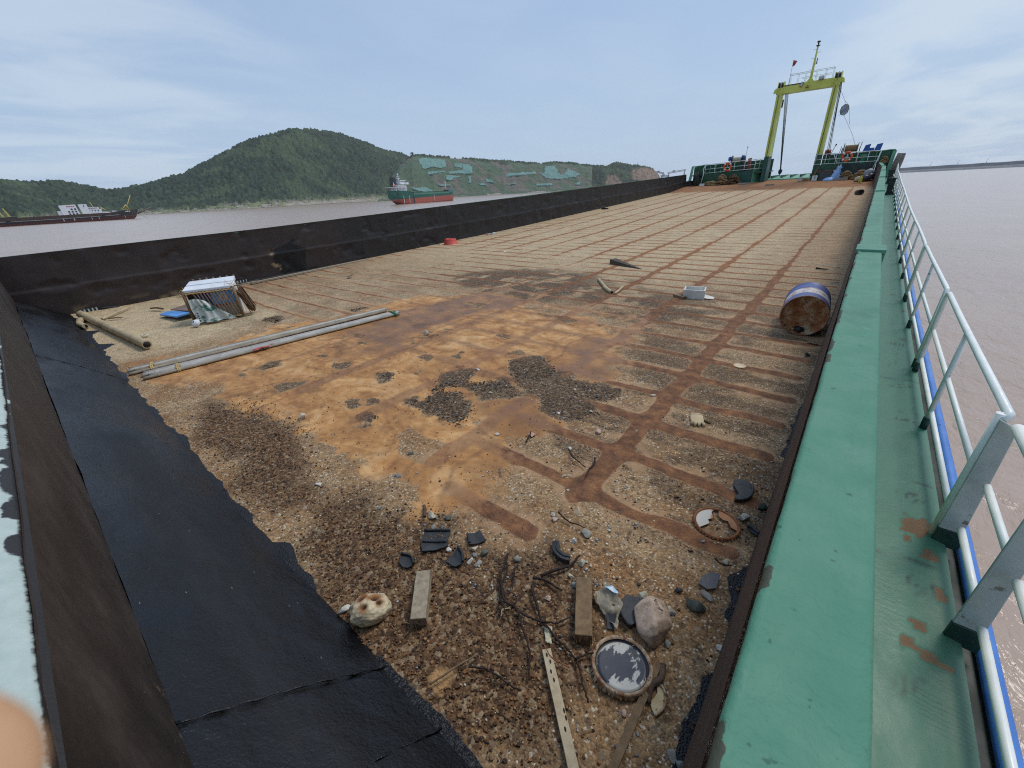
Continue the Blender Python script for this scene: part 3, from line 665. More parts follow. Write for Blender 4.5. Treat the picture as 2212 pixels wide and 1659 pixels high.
def deck():
    xs = np.concatenate([np.arange(XW-.05, -7, .045), np.arange(-7, -3.4, .026), np.arange(-3.4, .031, .0165)])
    ys = [.05]
    while ys[-1] < 46.6: ys.append(ys[-1] + max(.0165, min(.012*ys[-1]*.62, .052)))
    ys = np.array(ys); X, Y = np.meshgrid(xs, ys)
    wx = X + .05*(fbm(X*2.2, Y*2.2, 1, 3)-.5)*2; wy = Y + .05*(fbm(X*2.2+50, Y*2.2, 2, 3)-.5)*2
    n_l = fbm(X*.5, Y*.5, 4, 4); n_m = fbm(X*2.5, Y*2.5, 5, 4); n_s = fbm(X*11, Y*11, 6, 4)
    far = sst(3, 11, Y)
    # welded ribs under the deck plate show as rust lines
    kx = np.clip(np.round((-1.2-wx)/1.285), 0, 9); lx = np.abs(wx+1.2+kx*1.285)
    ky = np.clip(np.round((wy-1.58)/.6135), 0, 200); ty = np.abs(wy-1.58-ky*.6135)
    wL = (.098-.022*far)*(1+.9*(n_m-.5)); wT = (.080-.020*far)*(1+1.1*(n_m-.5))
    amp_t = .55+.6*vnoise(kx*3.1+.5, ky*1.7+.3, 8)
    amp_t = .62+.5*vnoise(kx*3.1+.5, ky*1.7+.3, 8); lf = sst(-4.5, -8, X); amp_t = np.clip(amp_t*(1-lf*.55*sst(.56, .40, n_l+.25*(n_m-.5))), 0, 1.05)
    presL = sst(1.45, 1.75, Y - .38*(kx == 0)) * (1-.62*sst(-5.6, -7.5, X)*sst(14, 7, Y))
    pT = sst(1.25, 1.5, wy)*sst(.0, -.10, X+.06*n_m)
    pT = pT*np.where((ky == 0), sst(-2.4, -2.1, X)*sst(-1.12, -1.28, X), 1)*sst(44, 41, Y)
    pT = pT*np.where((ky <= 2), sst(-2.6, -2.3, X), 1)
    presL = presL*sst(44, 41, Y)
    dL = lx - wL + (1-presL)*.25; dT = ty - wT*amp_t + (1-pT)*.25
    kk = 26.
    sd_ = -np.log(np.exp(-kk*dL)+np.exp(-kk*dT)+1e-30)/kk + .030*(n_m-.5)*2 + .016*(n_s-.5)*2
    sd_ = sd_ + .035*far*sst(.50, .34, fbm(X*.45, Y*.3, 19, 3)); rust = sst(.022, -.030, sd_); silt = sst(.13, .0, sd_)*(1-far*.35)
    rL = rT = sst(.05, -.05, sd_)
    end = sst(38.5, 42, Y + 2*n_m)*.85; rust = np.maximum(rust, end*(.55+.6*(n_m)))
    wrp = (n_m-.5)*.35+(n_s-.5)*.12
    mud = sst(-.48, .26, polysd(X, Y, P_['MUD1']) + (n_m-.5)*.75+(n_s-.5)*.2+(n_l-.5)*.5)
    gr = np.zeros(X.shape)
    for g in P_['G']: gr = np.maximum(gr, sst(-.13, .10, polysd(X, Y, g)+(n_m-.5)*.34+(n_s-.5)*.14))
    sand_is = np.zeros(X.shape)
    for g in P_['S']: sand_is = np.maximum(sand_is, sst(-.06, .06, polysd(X, Y, g)+(n_m-.5)*.2))
    extra = .75*sst(.665, .74, fbm(X*1.7+9, Y*2.4, 12, 4))*mud*(1-sst(-3.6,-2.8,X)*.6)
    mud = mud*(1-gr)*(1-sand_is)
    # the mud creeps along the ribs around its rim
    rim = sst(-1.7, .0, polysd(X, Y, P_['MUD1']))*(1-mud); 
    mud2 = np.clip(rust*rim*1.1, 0, 1)*sst(-1.5, -2.6, X); mud = np.maximum(mud, mud2*(1-gr))
    mud = mud*(1-extra*.9); gr = np.maximum(gr, extra*.8)
    br = np.zeros(X.shape)
    for g in P_['BR']: br = np.maximum(br, sst(-.34, .22, polysd(X, Y, g)+(n_m-.5)*.75+(n_l-.5)*.4))
    br = br*(1-mud*.8)
    band = sst(-1.0, .7, polysd(X, Y, P_['BAND'])+(n_l-.5)*2.4)*sst(.25, .6, n_m)
    cellg = np.clip(sst(.40, .60, fbm(X*2.1, Y*4.2, 15, 4)+.22*(((wy-1.58)/.6135) % 1-.5))*1.25, 0, 1)*(1-rust)*(1-mud)*sst(1.7, 2.6, Y+.5*n_m)*sst(14, 6, Y)
    grav = np.clip(np.maximum.reduce([gr, br*.95, band*.85*(1-mud*.6), cellg*.55*sst(-4.6, -2.2, X) , cellg*.3]), 0, 1)
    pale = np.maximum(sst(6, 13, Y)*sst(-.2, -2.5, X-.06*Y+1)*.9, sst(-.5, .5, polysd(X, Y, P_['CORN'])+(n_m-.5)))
    # tar: skirt along the aft plate, edge of the coaming, spill
    skirt = .435 + .17*(fbm(X*2.0, X*0, 31, 2)-.5)*sst(-9.5,-7,X) + .07*(fbm(X*5, X*0, 32, 2)-.5) + .012*(n_m-.5) + np.where(X < -8.4, .11*sst(-8.4, -10, X)*(.3+1.6*np.maximum(np.sin(X*4.2), 0)**3), 0)
    tar = sst(.022, -.022, Y-skirt-.012)
    tar = np.maximum(tar, sst(.17, .02, Y-skirt)*sst(.45, .7, fbm(X*26, Y*26, 33, 2))*.5)
    rust = rust*(1-.92*gr); mud = mud*(1-gr)
    edge = sst(-.075, -.02, X + .10*(n_m-.5) + .06*(n_s-.5))*sst(.3, 1, Y)*sst(.46, .58, fbm(X*3, Y*1.6, 41, 3))*sst(9, 4, Y)
    tar = np.maximum(tar, edge); tar = np.maximum(tar, sst(-.02, .015, polysd(X, Y, P_['TAR'])+(n_s-.5)*.05))
    tan = sst(-.012, .01, polysd(X, Y, P_['TAN'])+(n_s-.5)*.03)
    wet = sst(.55, .68, n_l+.15*(n_m-.5))*mud
    dark_r = np.clip(sst(-2.6, -.1, X+1.2*(n_l-.5))*sst(2.0, 4.5, Y)*.8*(.5+n_m)*(1-.55*far), 0, 1)
    wash = np.clip(sst(.38, .62, fbm(X*.9, Y*1.3, 63, 4))*.8*sst(16, 3, Y) + .75*sst(2.4, .2, -polysd(X, Y, P_['MUD1'])*1.0)*(1-mud)*sst(-7.5,-5,X) + .16*sst(3.5, 1.0, Y), 0, 1)*(1-.85*sst(-.5, .5, polysd(X, Y, P_['CORN'])))
    rim = np.exp(-((n_l+.10*(n_m-.5)-.56)/.010)**2)*mud + .7*np.exp(-((n_l+.16*(n_m-.5)-.47)/.008)**2)*mud
    Z = zd(Y) + .010*np.maximum(rL, rT)*(1-mud*.6)*(1-.6*far) + .010*(n_m-.5)*(1-far*.5) + .006*(n_s-.5)*np.maximum(grav, .35)*(1-mud*.8) + .004*gr
    Z = Z - .035*sst(9, 5, Y)*sst(.2, 1.6, Y)*sst(-7, -11, X)
    Z = Z + .010*sst(.03, -.04, Y-skirt) - .004*tan
    o = fgrid('deck', np.stack([X, Y, Z], -1), DECKM(), dict(rust=rust, mud=mud, grav=grav, tar=tar, pale=pale, wet=wet, tan=tan, dk=dark_r, brn=br, silt=silt, rim=rim, wash=wash))
    tag(o, kind='structure')
def DECKM():
    T = NT('rusty_sandy_deck'); A = T.attr
    nf = T.noise(55, 5, .65); nm = T.noise(9, 5, .62); nb = T.noise(2.2, 4)
    v1c = T.voro(95, 'Color'); v1d = T.voro(95); v2c = T.voro(42, 'Color'); v2d = T.voro(42)
    g1 = T.sep(v1c)[0]; g2 = T.sep(v2c)[0]; g2b = T.sep(v2c)[1]
    sand = T.mix(nm, lin((152, 127, 94)), lin((182, 156, 120)))
    sand = T.mix(T.math('MULTIPLY', A('wash'), T.mr(nb, .22, .62)), sand, T.mix(nm, lin((124, 90, 58)), lin((160, 122, 82))))
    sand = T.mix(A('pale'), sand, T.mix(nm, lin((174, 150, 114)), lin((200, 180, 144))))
    sand = T.mix(A('dk'), sand, T.mix(nm, lin((122, 96, 68)), lin((152, 124, 92))))
    sand = T.mix(1, sand, T.ramp(g1, [(.0, .50), (.3, .88), (.7, 1.08), (.9, 1.3), (1, 1.6)]), 'MULTIPLY')
    sand = T.mix(T.math('MULTIPLY', T.mr(T.sep(v1c)[1], .93, .96), .8), sand, lin((214, 204, 182)))
    chips = T.ramp(g2, [(0, lin((46, 38, 32))), (.3, lin((78, 58, 42))), (.55, lin((118, 84, 54))), (.75, lin((140, 112, 78))), (.9, lin((98, 92, 86))), (1, lin((190, 180, 160)))])
    sprinkle = T.mr(T.math('ADD', g2b, T.math('MULTIPLY', T.math('SUBTRACT', nm, .5), .9)), .72, .82)
    sand = T.mix(T.math('MULTIPLY', sprinkle, T.math('SUBTRACT', .85, T.math('MULTIPLY', A('pale'), .35))), sand, T.mix(.35, chips, sand))
    dg = T.ramp(g1, [(0, lin((44, 37, 31))), (.4, lin((68, 53, 40))), (.7, lin((96, 74, 53))), (.9, lin((134, 110, 80))), (1, lin((184, 164, 130)))])
    dgb = T.ramp(g2, [(0, lin((58, 40, 26))), (.35, lin((96, 66, 42))), (.65, lin((124, 88, 56))), (.85, lin((146, 114, 78))), (1, lin((168, 146, 114)))])
    gravc = T.mix(T.math('MULTIPLY', A('brn'), .85), T.mix(.4, dg, chips), T.mix(.35, dgb, dg))
    sand = T.mix(T.math('MULTIPLY', T.math('MULTIPLY', A('silt'), T.mr(nm, .35, .6)), .75), sand, T.mix(nf, lin((160, 124, 90)), lin((186, 152, 116))))
    sand = T.mix(T.math('MULTIPLY', T.math('MULTIPLY', A('silt'), T.mr(nm, .35, .6)), .75), sand, T.mix(nf, lin((160, 124, 90)), lin((186, 152, 116))))
    gm = T.mr(T.math('ADD', A('grav'), T.math('ADD', T.math('MULTIPLY', T.math('SUBTRACT', nf, .5), .75), T.math('MULTIPLY', T.math('SUBTRACT', g1, .5), .5))), .34, .6)
    col = T.mix(gm, sand, gravc)
    rc = T.ramp(T.math('ADD', T.math('MULTIPLY', nm, .65), T.math('MULTIPLY', nf, .35)), [(.3, lin((70, 46, 36))), (.45, lin((104, 68, 47))), (.57, lin((134, 90, 58))), (.70, lin((168, 120, 76)))])
    rc = T.mix(T.math('MULTIPLY', A('pale'), .7), rc, T.ramp(nm, [(.35, lin((128, 80, 45))), (.65, lin((166, 110, 62)))]))
    rm = T.mr(T.math('ADD', A('rust'), T.math('ADD', T.math('MULTIPLY', T.math('SUBTRACT', nm, .5), .75), T.math('MULTIPLY', T.math('SUBTRACT', nf, .5), .6))), .18, .66)
    col = T.mix(T.math('MULTIPLY', rm, .92), col, rc)
    nfl = T.noise(1.5, 9, .68, T.mapv((.75, 1.35, 1), (0, 0, R(-24))), 1.1)
    mc = T.ramp(T.math('ADD', T.math('MULTIPLY', nfl, .75), T.math('MULTIPLY', nm, .25)), [(.32, lin((112, 76, 44))), (.42, lin((152, 104, 58))), (.51, lin((180, 130, 76))), (.59, lin((198, 154, 102))), (.70, lin((212, 176, 128)))])
    mc = T.mix(A('wet'), mc, T.ramp(nb, [(.35, lin((112, 74, 38))), (.65, lin((160, 110, 56)))]))
    mc = T.mix(T.math('MULTIPLY', A('rust'), .55), mc, T.mix(nm, lin((106, 72, 52)), lin((144, 102, 72))))
    mc = T.mix(T.math('MULTIPLY', A('rim'), .28), mc, lin((96, 64, 42)))
    mc = T.mix(T.math('MULTIPLY', A('rim'), .28), mc, lin((100, 70, 44)))
    speck = T.mr(T.math('ADD', g2, T.math('MULTIPLY', nm, .3)), .17, .13); mc = T.mix(T.math('MULTIPLY', speck, .7), mc, lin((64, 46, 32)))
    mm = T.mr(T.math('ADD', A('mud'), T.math('ADD', T.math('MULTIPLY', T.math('SUBTRACT', nm, .5), .55), T.math('MULTIPLY', T.math('SUBTRACT', nf, .5), .5))), .3, .66)
    col = T.mix(mm, col, mc)
    dirt = T.mr(T.noise(3.1, 10, .72, None, .5), .32, .66, .88, 1.24, False)
    col = T.mix(1, col, dirt, 'MULTIPLY')
    col = T.mix(A('tan'), col, lin((178, 138, 92)))
    tm = T.mr(T.math('ADD', A('tar'), T.math('MULTIPLY', T.math('SUBTRACT', nf, .5), .2)), .42, .58)
    col = T.mix(tm, col, T.mix(nm, lin((12, 12, 14)), lin((24, 24, 28))))
    rough = T.mix(mm, .88, T.mix(A('wet'), .62, .36)); rough = T.mix(tm, rough, .36)
    h = T.math('ADD', T.math('MULTIPLY', nf, .6), T.math('ADD', T.math('MULTIPLY', v1d, -.5), T.math('MULTIPLY', T.math('MULTIPLY', v2d, gm), -.9)))
    k = T.math('SUBTRACT', 1, T.math('MULTIPLY', mm, .72))
    b = T.bump(T.math('MULTIPLY', h, k), .75, .012)
    b = T.bump(nm, .35, .02, b)
    return T.out(col, rough, b, spec=.35)
deck()

# ------------------------------------------------------------------ loose gravel flakes lying on the deck close by (uncountable)
def gravel():
    b_v, b_f, b_c = [], [], []
    rg = np.random.default_rng(5)
    N = 24000
    x = -rg.random(N)**1.25*5.6-.02; y = .42+rg.random(N)**1.35*3.6
    gx = []
    for g, k_ in zip(P_['G'], (260, 160, 120, 40, 15, 30, 25, 20, 12, 1000)):
        q = np.array(g); gx.append(np.stack([q[:,0].min()+rg.random(k_*2)*np.ptp(q[:,0]), q[:,1].min()+rg.random(k_*2)*np.ptp(q[:,1])], 1))
    gx = np.concatenate(gx); x = np.concatenate([x, gx[:,0]]); y = np.concatenate([y, gx[:,1]]); N = len(x)
    d = np.maximum.reduce([sst(-.3, .2, polysd(x, y, g)+(fbm(x*2.5, y*2.5, 5, 4)-.5)*.5) for g in P_['BR']])
    dg = np.maximum.reduce([sst(-.14, .08, polysd(x, y, g)+(fbm(x*2.5, y*2.5, 5, 4)-.5)*.16) for g in P_['G']])
    mud = sst(-.1, .12, polysd(x, y, P_['MUD1']))
    pr = np.maximum.reduce([d, dg, .16*(1-mud)*(fbm(x*3, y*3, 77, 3) > .47), .04+0*x])*(1-.97*sst(-.015,.01,polysd(x,y,P_['TAN'])))
    keep = rg.random(N) < pr
    keep &= y > .465+.17*(fbm(x*2.0, x*0, 31, 2)-.5)
    pal_b = [lin(c) for c in ((92,62,38),(112,76,46),(128,88,54),(78,54,36),(60,44,34),(142,104,66),(104,82,60),(152,122,84))]
    pal_d = [lin(c) for c in ((58,48,40),(76,58,44),(96,70,48),(118,90,60),(52,47,44),(108,94,76))]
    pal_w = [lin(c) for c in ((206,198,178),(168,168,164),(140,148,150),(190,176,148),(112,118,122))]
    ng = len(x); px_ = -2.9+rg.random(1500)*2.3; py_ = 1.05+rg.random(1500)**1.3*1.3; kp = (fbm(px_*2.6, py_*2.6, 91, 3) > .52) & (polysd(px_, py_, P_['MUD1']) < -.05) & (rg.random(1500) < .42)
    x = np.concatenate([x, px_[kp]]); y = np.concatenate([y, py_[kp]]); keep = np.concatenate([keep, np.ones(kp.sum(), bool)]); d = np.concatenate([d, np.zeros(kp.sum())]); dg = np.concatenate([dg, np.zeros(kp.sum())])
    for i in np.nonzero(keep)[0]:
        isd = dg[i] > d[i] and dg[i] > .3
        s = (.004 + .0095*rg.random()**2.4)*(1.8 if isd else 1)
        pal = pal_d if isd else pal_b
        if rg.random() < (.05 if (d[i] > .4 or isd) else .5): pal = pal_w; s *= .8
        if i >= ng: pal = pal_w; s = .005+.011*rg.random()**2
        c = np.array(pal[rg.integers(len(pal))])*(.75+.5*rg.random())
        n = rg.integers(4, 7); a0 = rg.random()*6.28; th = a0+np.arange(n)*6.28/n+rg.random(n)*.5
        rr = s*(.65+.5*rg.random(n)); tl = (rg.random(2)-.5)*.7; hgt = s*((.10+.18*rg.random()) if isd else (.25+.4*rg.random()))
        z0 = .004; px = x[i]+rr*np.cos(th); py = y[i]+rr*np.sin(th)*(.6+.4*rg.random())
        zt = z0+hgt+(px-x[i])*tl[0]+(py-y[i])*tl[1]
        base = len(b_v)
        b_v += [(px[k], py[k], z0-.012) for k in range(n)] + [(x[i]+(px[k]-x[i])*.8, y[i]+(py[k]-y[i])*.8, zt[k]) for k in range(n)]
        b_f += [tuple(base+n+k for k in range(n))] + [(base+k, base+(k+1) % n, base+n+(k+1) % n, base+n+k) for k in range(n)]
        b_c += [(*c, 1)]*(2*n)
    o = mesh_obj('gravel', b_v, b_f, vcol_mat('gravel_chips', .85, 120, .4, .002, .25, 70), loc=(-2, 1, 0))
    at_ = o.data.color_attributes.new('Col', 'FLOAT_COLOR', 'POINT'); at_.data.foreach_set('color', np.array(b_c, np.float32).ravel())
    tag(o, kind='stuff')
gravel()

# ------------------------------------------------------------------ port bulwark (black dented wall)
def bulwark():
    ys = np.concatenate([np.arange(-.9, 14, .055), np.arange(14, 44.0, .11)])
    s = np.concatenate([np.linspace(0, .695, 17), np.linspace(.705, 1.40, 18)])
    Yg, Sg = np.meshgrid(ys, s)
    top = 1.40+zsheer(Yg); bot = zd(Yg)-.12
    Z = bot + (top-bot)*(Sg/1.4)
    fr = np.abs(((Yg/1.227) % 1)-.5)*2                     # frames behind the plate
    pill = np.sqrt(np.clip(np.sin(np.pi*np.clip((Sg-.0)/.7, 0, 1)), 0, 1))*np.where(Sg < .7, 1, 0) + np.sqrt(np.clip(np.sin(np.pi*np.clip((Sg-.7)/.7, 0, 1)), 0, 1))*np.where(Sg >= .7, 1, 0)
    dent = -.022*pill*(1-fr**3)*(.5+vnoise(np.floor(Yg/1.227+.5), np.floor(Sg/.7), 3))
    dent += .035*(fbm(Yg*.9, Sg*2.2, 5, 3)-.5) - .035*sst(.62, .82, fbm(Yg*2.6, Sg*4+3, 8, 3)) 
    lower = np.where(Sg < .7, .007*sst(.2, .7, Sg), 0)     # knuckle: lower strake stands proud
    X = XW + dent + lower
    X = X + .012*sst(.05, .0, np.abs(Yg-12.6))
    n1 = fbm(Yg*1.6, Z*2.6, 11, 4); n2 = fbm(Yg*6, Z*9, 12, 4)
    PA = [(5.33,.49),(5.47,.78),(5.94,.93),(6.11,1.03),(6.2,.93),(6.18,.75),(6.44,.72),(6.26,-.05),(5.47,.02)]
    patch = sst(-.02, .02, polysd(Yg, Z, PA)+(n2-.5)*.08)
    TN = [[(5.33,.84),(5.42,.79),(5.36,.59),(5.3,.63)], [(5.25,.46),(5.54,.23),(5.46,.1),(5.25,.36)]]
    tan = np.maximum.reduce([sst(-.02, .02, polysd(Yg, Z, q)) for q in TN])*sst(.45, .55, vnoise(Yg*18+Z*9, Z*30, 4))
    tan = np.maximum(tan, sst(.66, .74, fbm(Yg*3, Z*7, 44, 3))*sst(.25, .02, Z-zd(Yg)+.03)*.7*sst(5, 1, Yg))
    brown = sst(8.2, 7.2, Yg + 1.5*(n1-.5)); 
    green = sst(.012, .004, top-Z)*sst(12, 20, Yg)*sst(.4, .5, n1+.1)
    o = empty('port_bulwark', (XW, 22, 0), 'long black dented steel wall along the left side of the deck', 'bulwark')
    T = NT('black_dented_plate'); nm = T.noise(5, 6, .65); 
    c = T.mix(T.attr('brown'), T.mix(nm, lin((32, 31, 31)), lin((50, 47, 46))), T.mix(nm, lin((42, 35, 33)), lin((66, 54, 50))))
    c = T.mix(T.mr(T.noise(2.6, 6, .7, T.mapv((1, 1, .6))), .62, .74), c, lin((66, 42, 34)))
    c = T.mix(T.math('MULTIPLY', T.mr(T.noise(14, 4), .66, .74), .35), c, lin((84, 74, 68)))
    c = T.mix(T.attr('patch'), c, T.mix(nm, lin((14, 14, 15)), lin((26, 26, 28))))
    c = T.mix(T.attr('tan'), c, lin((150, 128, 92)))
    c = T.mix(T.attr('green'), c, lin((70, 120, 92)))
    T.out(c, T.mr(nm, .3, .7, .42, .62), T.bump(T.noise(30, 5), .3, .006), spec=.4)
    P1 = np.stack([X, Yg, Z], -1)
    fgrid('wall_plate', P1, T.m, dict(patch=patch, tan=tan, brown=brown, green=green), parent=o)
    EDGE = pm('bulwark_edge_paint', lin((60, 92, 76)), lin((84, 122, 100)), 2, .6, .2, spots=[(4, .5, lin((48, 42, 40)))])
    b = MB()
    for y0, y1 in zip(ys[:-1:10], list(ys[10::10])+[ys[-1]]):
        t0, t1 = 1.40+float(zsheer(y0)), 1.40+float(zsheer(y1))
        b.hexa([(XW-.16, y0, t0-.05), (XW-.045, y0, t0-.05), (XW-.045, y1, t1-.05), (XW-.16, y1, t1-.05), (XW-.16, y0, t0-.004), (XW-.045, y0, t0-.004), (XW-.045, y1, t1-.004), (XW-.16, y1, t1-.004)])
    b.build('top_rail', EDGE, o)
    b = MB()
    for y in np.arange(-.6, 43.5, 2.454): b.prism([(XW-.12, y, zd(y)-.1), (XW-.55, y, zd(y)-.1), (XW-.14, y, 1.3+zsheer(y))], (0, .02, 0))
    b.build('outer_bracket', EDGE, o)
    # slotted drain gratings at the foot of the wall
    SLOT = pm('painted_slot_daylight', lin((170, 184, 178)), lin((196, 206, 200)), 3, .5, 0)  # pale bars painted as the daylight showing through the drain slots
    BL = pm('black_bar', (.012, .012, .013), (.03, .03, .03), 9, .6, .2)
    for y0, y1 in ((.60, .99), (4.0, 4.42)):
        MB().box((XW+.03, y0, -.05), (XW+.05, y1, .075)).build('drain_opening', BL, o)
        g = MB(); n_ = 5
        for k in range(n_):
            yy = y0+.05+(y1-y0-.1)*k/(n_-1); g.box((XW+.045, yy-.014, -.035), (XW+.062, yy+.014, .06))
        g.build('slot_daylight', SLOT, o)
    # ragged tar fillet along the foot of the wall
    b = MB(); pts = []
    for i, y in enumerate(np.arange(1.0, 9, .12)):
        if fbm(np.array([y*.6]), np.array([3.]), 9, 2)[0] < .42: 
            if len(pts) > 2: b.tube(pts, .035, 6, squash=.7)
            pts = []; continue
        pts.append((XW+.05+.02*math.sin(y*9), y, zd(y)+.01-.03*(1.2 < y < 8)))
    if len(pts) > 2: b.tube(pts, .035, 6, squash=.7)
    b.build('tar_fillet', BL, o)
    # lower stepped end of the wall
    e = empty('bulwark_end', (XW+.2, 45, .8), 'short lower stub of black wall between the long wall and the tyre', 'bulwark')
    m = T.m
    b = MB(); b.hexa([(XW-.1, 44.0, .55), (XW+.0, 44.0, .55), (-13.62, 45.2, .75), (-13.72, 45.2, .75), (XW-.1, 44.0, 1.52), (XW+.0, 44.0, 1.52), (-13.62, 45.2, 1.56), (-13.72, 45.2, 1.56)])
    b.build('end_plate', pm('black_end_plate', lin((40, 37, 36)), lin((60, 54, 52)), 2, .55, .3), e)
    b = MB(); b.prism([(XW+.012, 43.9, .7), (XW+.012, 44.35, .7), (XW+.012, 43.9, 2.08)], (-.06, 0, 0)); b.build('sloped_end', pm('black_end_plate2', lin((40, 37, 36)), lin((60, 54, 52)), 2, .55, .3), e)
bulwark()

# ------------------------------------------------------------------ aft bulkhead: sloping tarred plate, brown upper wall, white cap
def bulkhead():
    o = empty('aft_bulkhead', (-7, -.1, 0), 'tarred black bulkhead at the near end of the deck, sloping at its foot', 'bulkhead')
    xs = np.concatenate([np.arange(XW, -4, .05), np.arange(-4, .6, .02)])
    s = np.linspace(0, 1, 60); Xg, S_ = np.meshgrid(xs, s)
    n1 = fbm(Xg*1.3, S_*2, 51, 4); n2 = fbm(Xg*6, S_*7, 52, 4)
    Yp = .455 + (-.252-.455)*S_ + .03*(n1-.5); Zp = -.02 + .52*S_ + .035*(n1-.5) + .006*(n2-.5) + .02*np.sin(np.pi*S_)
    T = NT('wet_black_tar'); nm = T.noise(3.5, 6, .65); nf = T.noise(70, 4, .6)
    c = T.mix(nm, lin((8, 8, 10)), lin((17, 18, 22)))
    v = T.mapv((1, 6, 6)); c = T.mix(T.math('MULTIPLY', T.mr(T.noise(1.2, 6, .7, T.mapv((.35, 2, 2))), .5, .68), .30), c, lin((44, 42, 40)))
    fl = T.mr(T.voro(26, 'Distance', T.mapv((.32, 1, 1), (0, 0, R(20)))), .075, .055)
    sel = T.mr(T.noise(5, 3), .58, .64)
    c = T.mix(T.math('MULTIPLY', T.math('MULTIPLY', fl, sel), .55), c, lin((150, 146, 136)))
    T.out(c, T.mr(T.noise(1.6, 6, .6, T.mapv((.5, 1.5, 1.5))), .34, .64, .20, .54), T.bump(nf, .6, .006, T.bump(T.noise(14, 5), .6, .014)), spec=.42)
    fgrid('sloping_plate', np.stack([Xg, Yp, Zp], -1)[:, ::-1], T.m, parent=o)
    BD = pm('tar_seam', lin((20, 20, 23)), lin((32, 33, 37)), 9, .45, .5, 60, .004)
    for x0, x1 in ((-8.2, -7.6), (-1.50, -1.36), (-1.02, -.93)):
        pts = []
        for k in range(24):
            f = k/23; x = x0+(x1-x0)*(1-f); pts.append((x, .455-.707*f, -.012+.52*f+.02*math.sin(math.pi*f)+.004+.004*math.sin(k*2.3)))
        MB().tube(pts, [.006+.003*math.sin(k*1.7)+.002*math.sin(k*4.1) for k in range(24)], 6, squash=.6).build('weld_seam', T.m, o)
    # upper wall
    T = NT('brown_black_wall'); nm = T.noise(2.4, 6, .66)
    c = T.ramp(nm, [(.3, lin((22, 19, 17))), (.52, lin((44, 36, 31))), (.7, lin((70, 58, 50)))])
    z = T.sep()[2]; lump = T.math('ADD', z, T.math('MULTIPLY', T.math('SUBTRACT', T.noise(4, 3), .5), .10))
    c = T.mix(T.math('MULTIPLY', T.mr(T.noise(9, 5, .7), .60, .66), T.mr(z, .52, .70, .8, 0)), c, lin((112, 92, 64)))
    fl = T.mr(T.voro(22, 'Distance', T.mapv((1, 1, .35), (R(15), 0, 0))), .07, .05); c = T.mix(T.math('MULTIPLY', T.math('MULTIPLY', fl, T.mr(T.noise(4, 3), .6, .64)), .5), c, lin((150, 140, 128)))
    T.out(c, T.mr(nm, .3, .7, .5, .72), T.bump(T.noise(35, 5), .35, .006, T.bump(T.noise(5, 4), .3, .02)))
    s2 = np.linspace(0, 1, 40); Xg, S2 = np.meshgrid(xs, s2)
    n3 = fbm(Xg*1.1, S2*1.5, 61, 4)
    Pw = np.stack([Xg, -.255 - .012*S2 + .03*(n3-.5), .49 + .90*S2], -1)
    fgrid('upper_wall', Pw[:, ::-1], T.m, parent=o)
    # white cap with a ragged paint edge running over brown primer
    yy = np.linspace(0, 1, 26); Xg, Q = np.meshgrid(xs, yy)
    lob = .000 + .05*np.clip(fbm(Xg*2.3, Xg*0, 71, 4)-.52, 0, 1)*3.2
    Yc = -.266 - .62*Q; Zc = 1.39 + .016*np.sin(np.clip(Q*14, 0, np.pi/2)) + .005*(fbm(Xg*6, Yc*8, 72, 3)-.5)
    Yc[0] = -.258; Zc[0] = 1.37
    white = sst(-.008, .010, (-.262-Yc)-lob+.02*(fbm(Xg*16, Yc*16, 73, 3)-.5))
    T = NT('white_over_primer'); k = T.mix(T.noise(20, 5, .6), lin((160, 176, 166)), lin((200, 210, 202)))
    c = T.mix(T.mr(T.math('ADD', T.attr('white'), T.math('MULTIPLY', T.math('SUBTRACT', T.noise(60, 3), .5), .4)), .4, .6), T.mix(T.noise(5), lin((28, 23, 20)), lin((46, 39, 34))), k)
    T.out(c, .55, T.bump(T.noise(45, 5, .65), .6, .006))
    fgrid('white_cap', np.stack([Xg, Yc, Zc], -1), T.m, dict(white=white), parent=o)
    MB().box((XW, -.9, .2), (.95, -.884, 1.39)).build('aft_plate', pm('grey_aft_plate', (.3, .33, .31), (.36, .4, .38), 2, .6, .1), o)
bulkhead()
def aft_deck():
    tag(MB().box((-16, -6, .25), (1.0, -.905, .45)).build('aft_deck', pm('aft_deck_paint', lin((92, 138, 112)), lin((108, 154, 128)), 1, .6, .2)), kind='structure')
aft_deck()

# ------------------------------------------------------------------ starboard coaming, side deck and hull
GREEN_TOP = None
def green_paint(name, a, b, rough, extra=True):
    T = NT(name); nm = T.noise(3, 6, .65); c = T.mix(nm, a, b)
    c = T.mix(T.math('MULTIPLY', T.mr(T.noise(1.1, 7, .72, T.mapv((1, .5, 1))), .52, .68), .55), c, tuple(q*.72 for q in a))
    c = T.mix(T.math('MULTIPLY', T.mr(T.noise(26, 4, .6), .66, .72), .8), c, tuple(q*.55 for q in a))
    c = T.mix(T.math('MULTIPLY', T.mr(T.math('ADD', T.attr('worn'), T.math('SUBTRACT', T.noise(55, 5, .7), .5)), .52, .62), .85), c, lin((66, 50, 40)))
    c = T.mix(T.math('MULTIPLY', T.mr(T.noise(4.4, 8, .75), .63, .68), .5), c, tuple(min(q*1.35, .9) for q in b))
    fl = T.mr(T.voro(17, 'Distance', T.mapv((1, .4, 1), (0, 0, R(60)))), .05, .035)
    c = T.mix(T.math('MULTIPLY', fl, T.mr(T.noise(3.1, 3), .6, .66)), c, tuple(min(q*1.9, .8) for q in b))
    T.out(c, T.mr(T.noise(7, 5), .3, .7, rough-.1, rough+.12), T.bump(T.noise(38, 5, .6), .7, .005, T.bump(T.noise(9, 5, .6), .6, .014)), spec=.3)
    return T.m
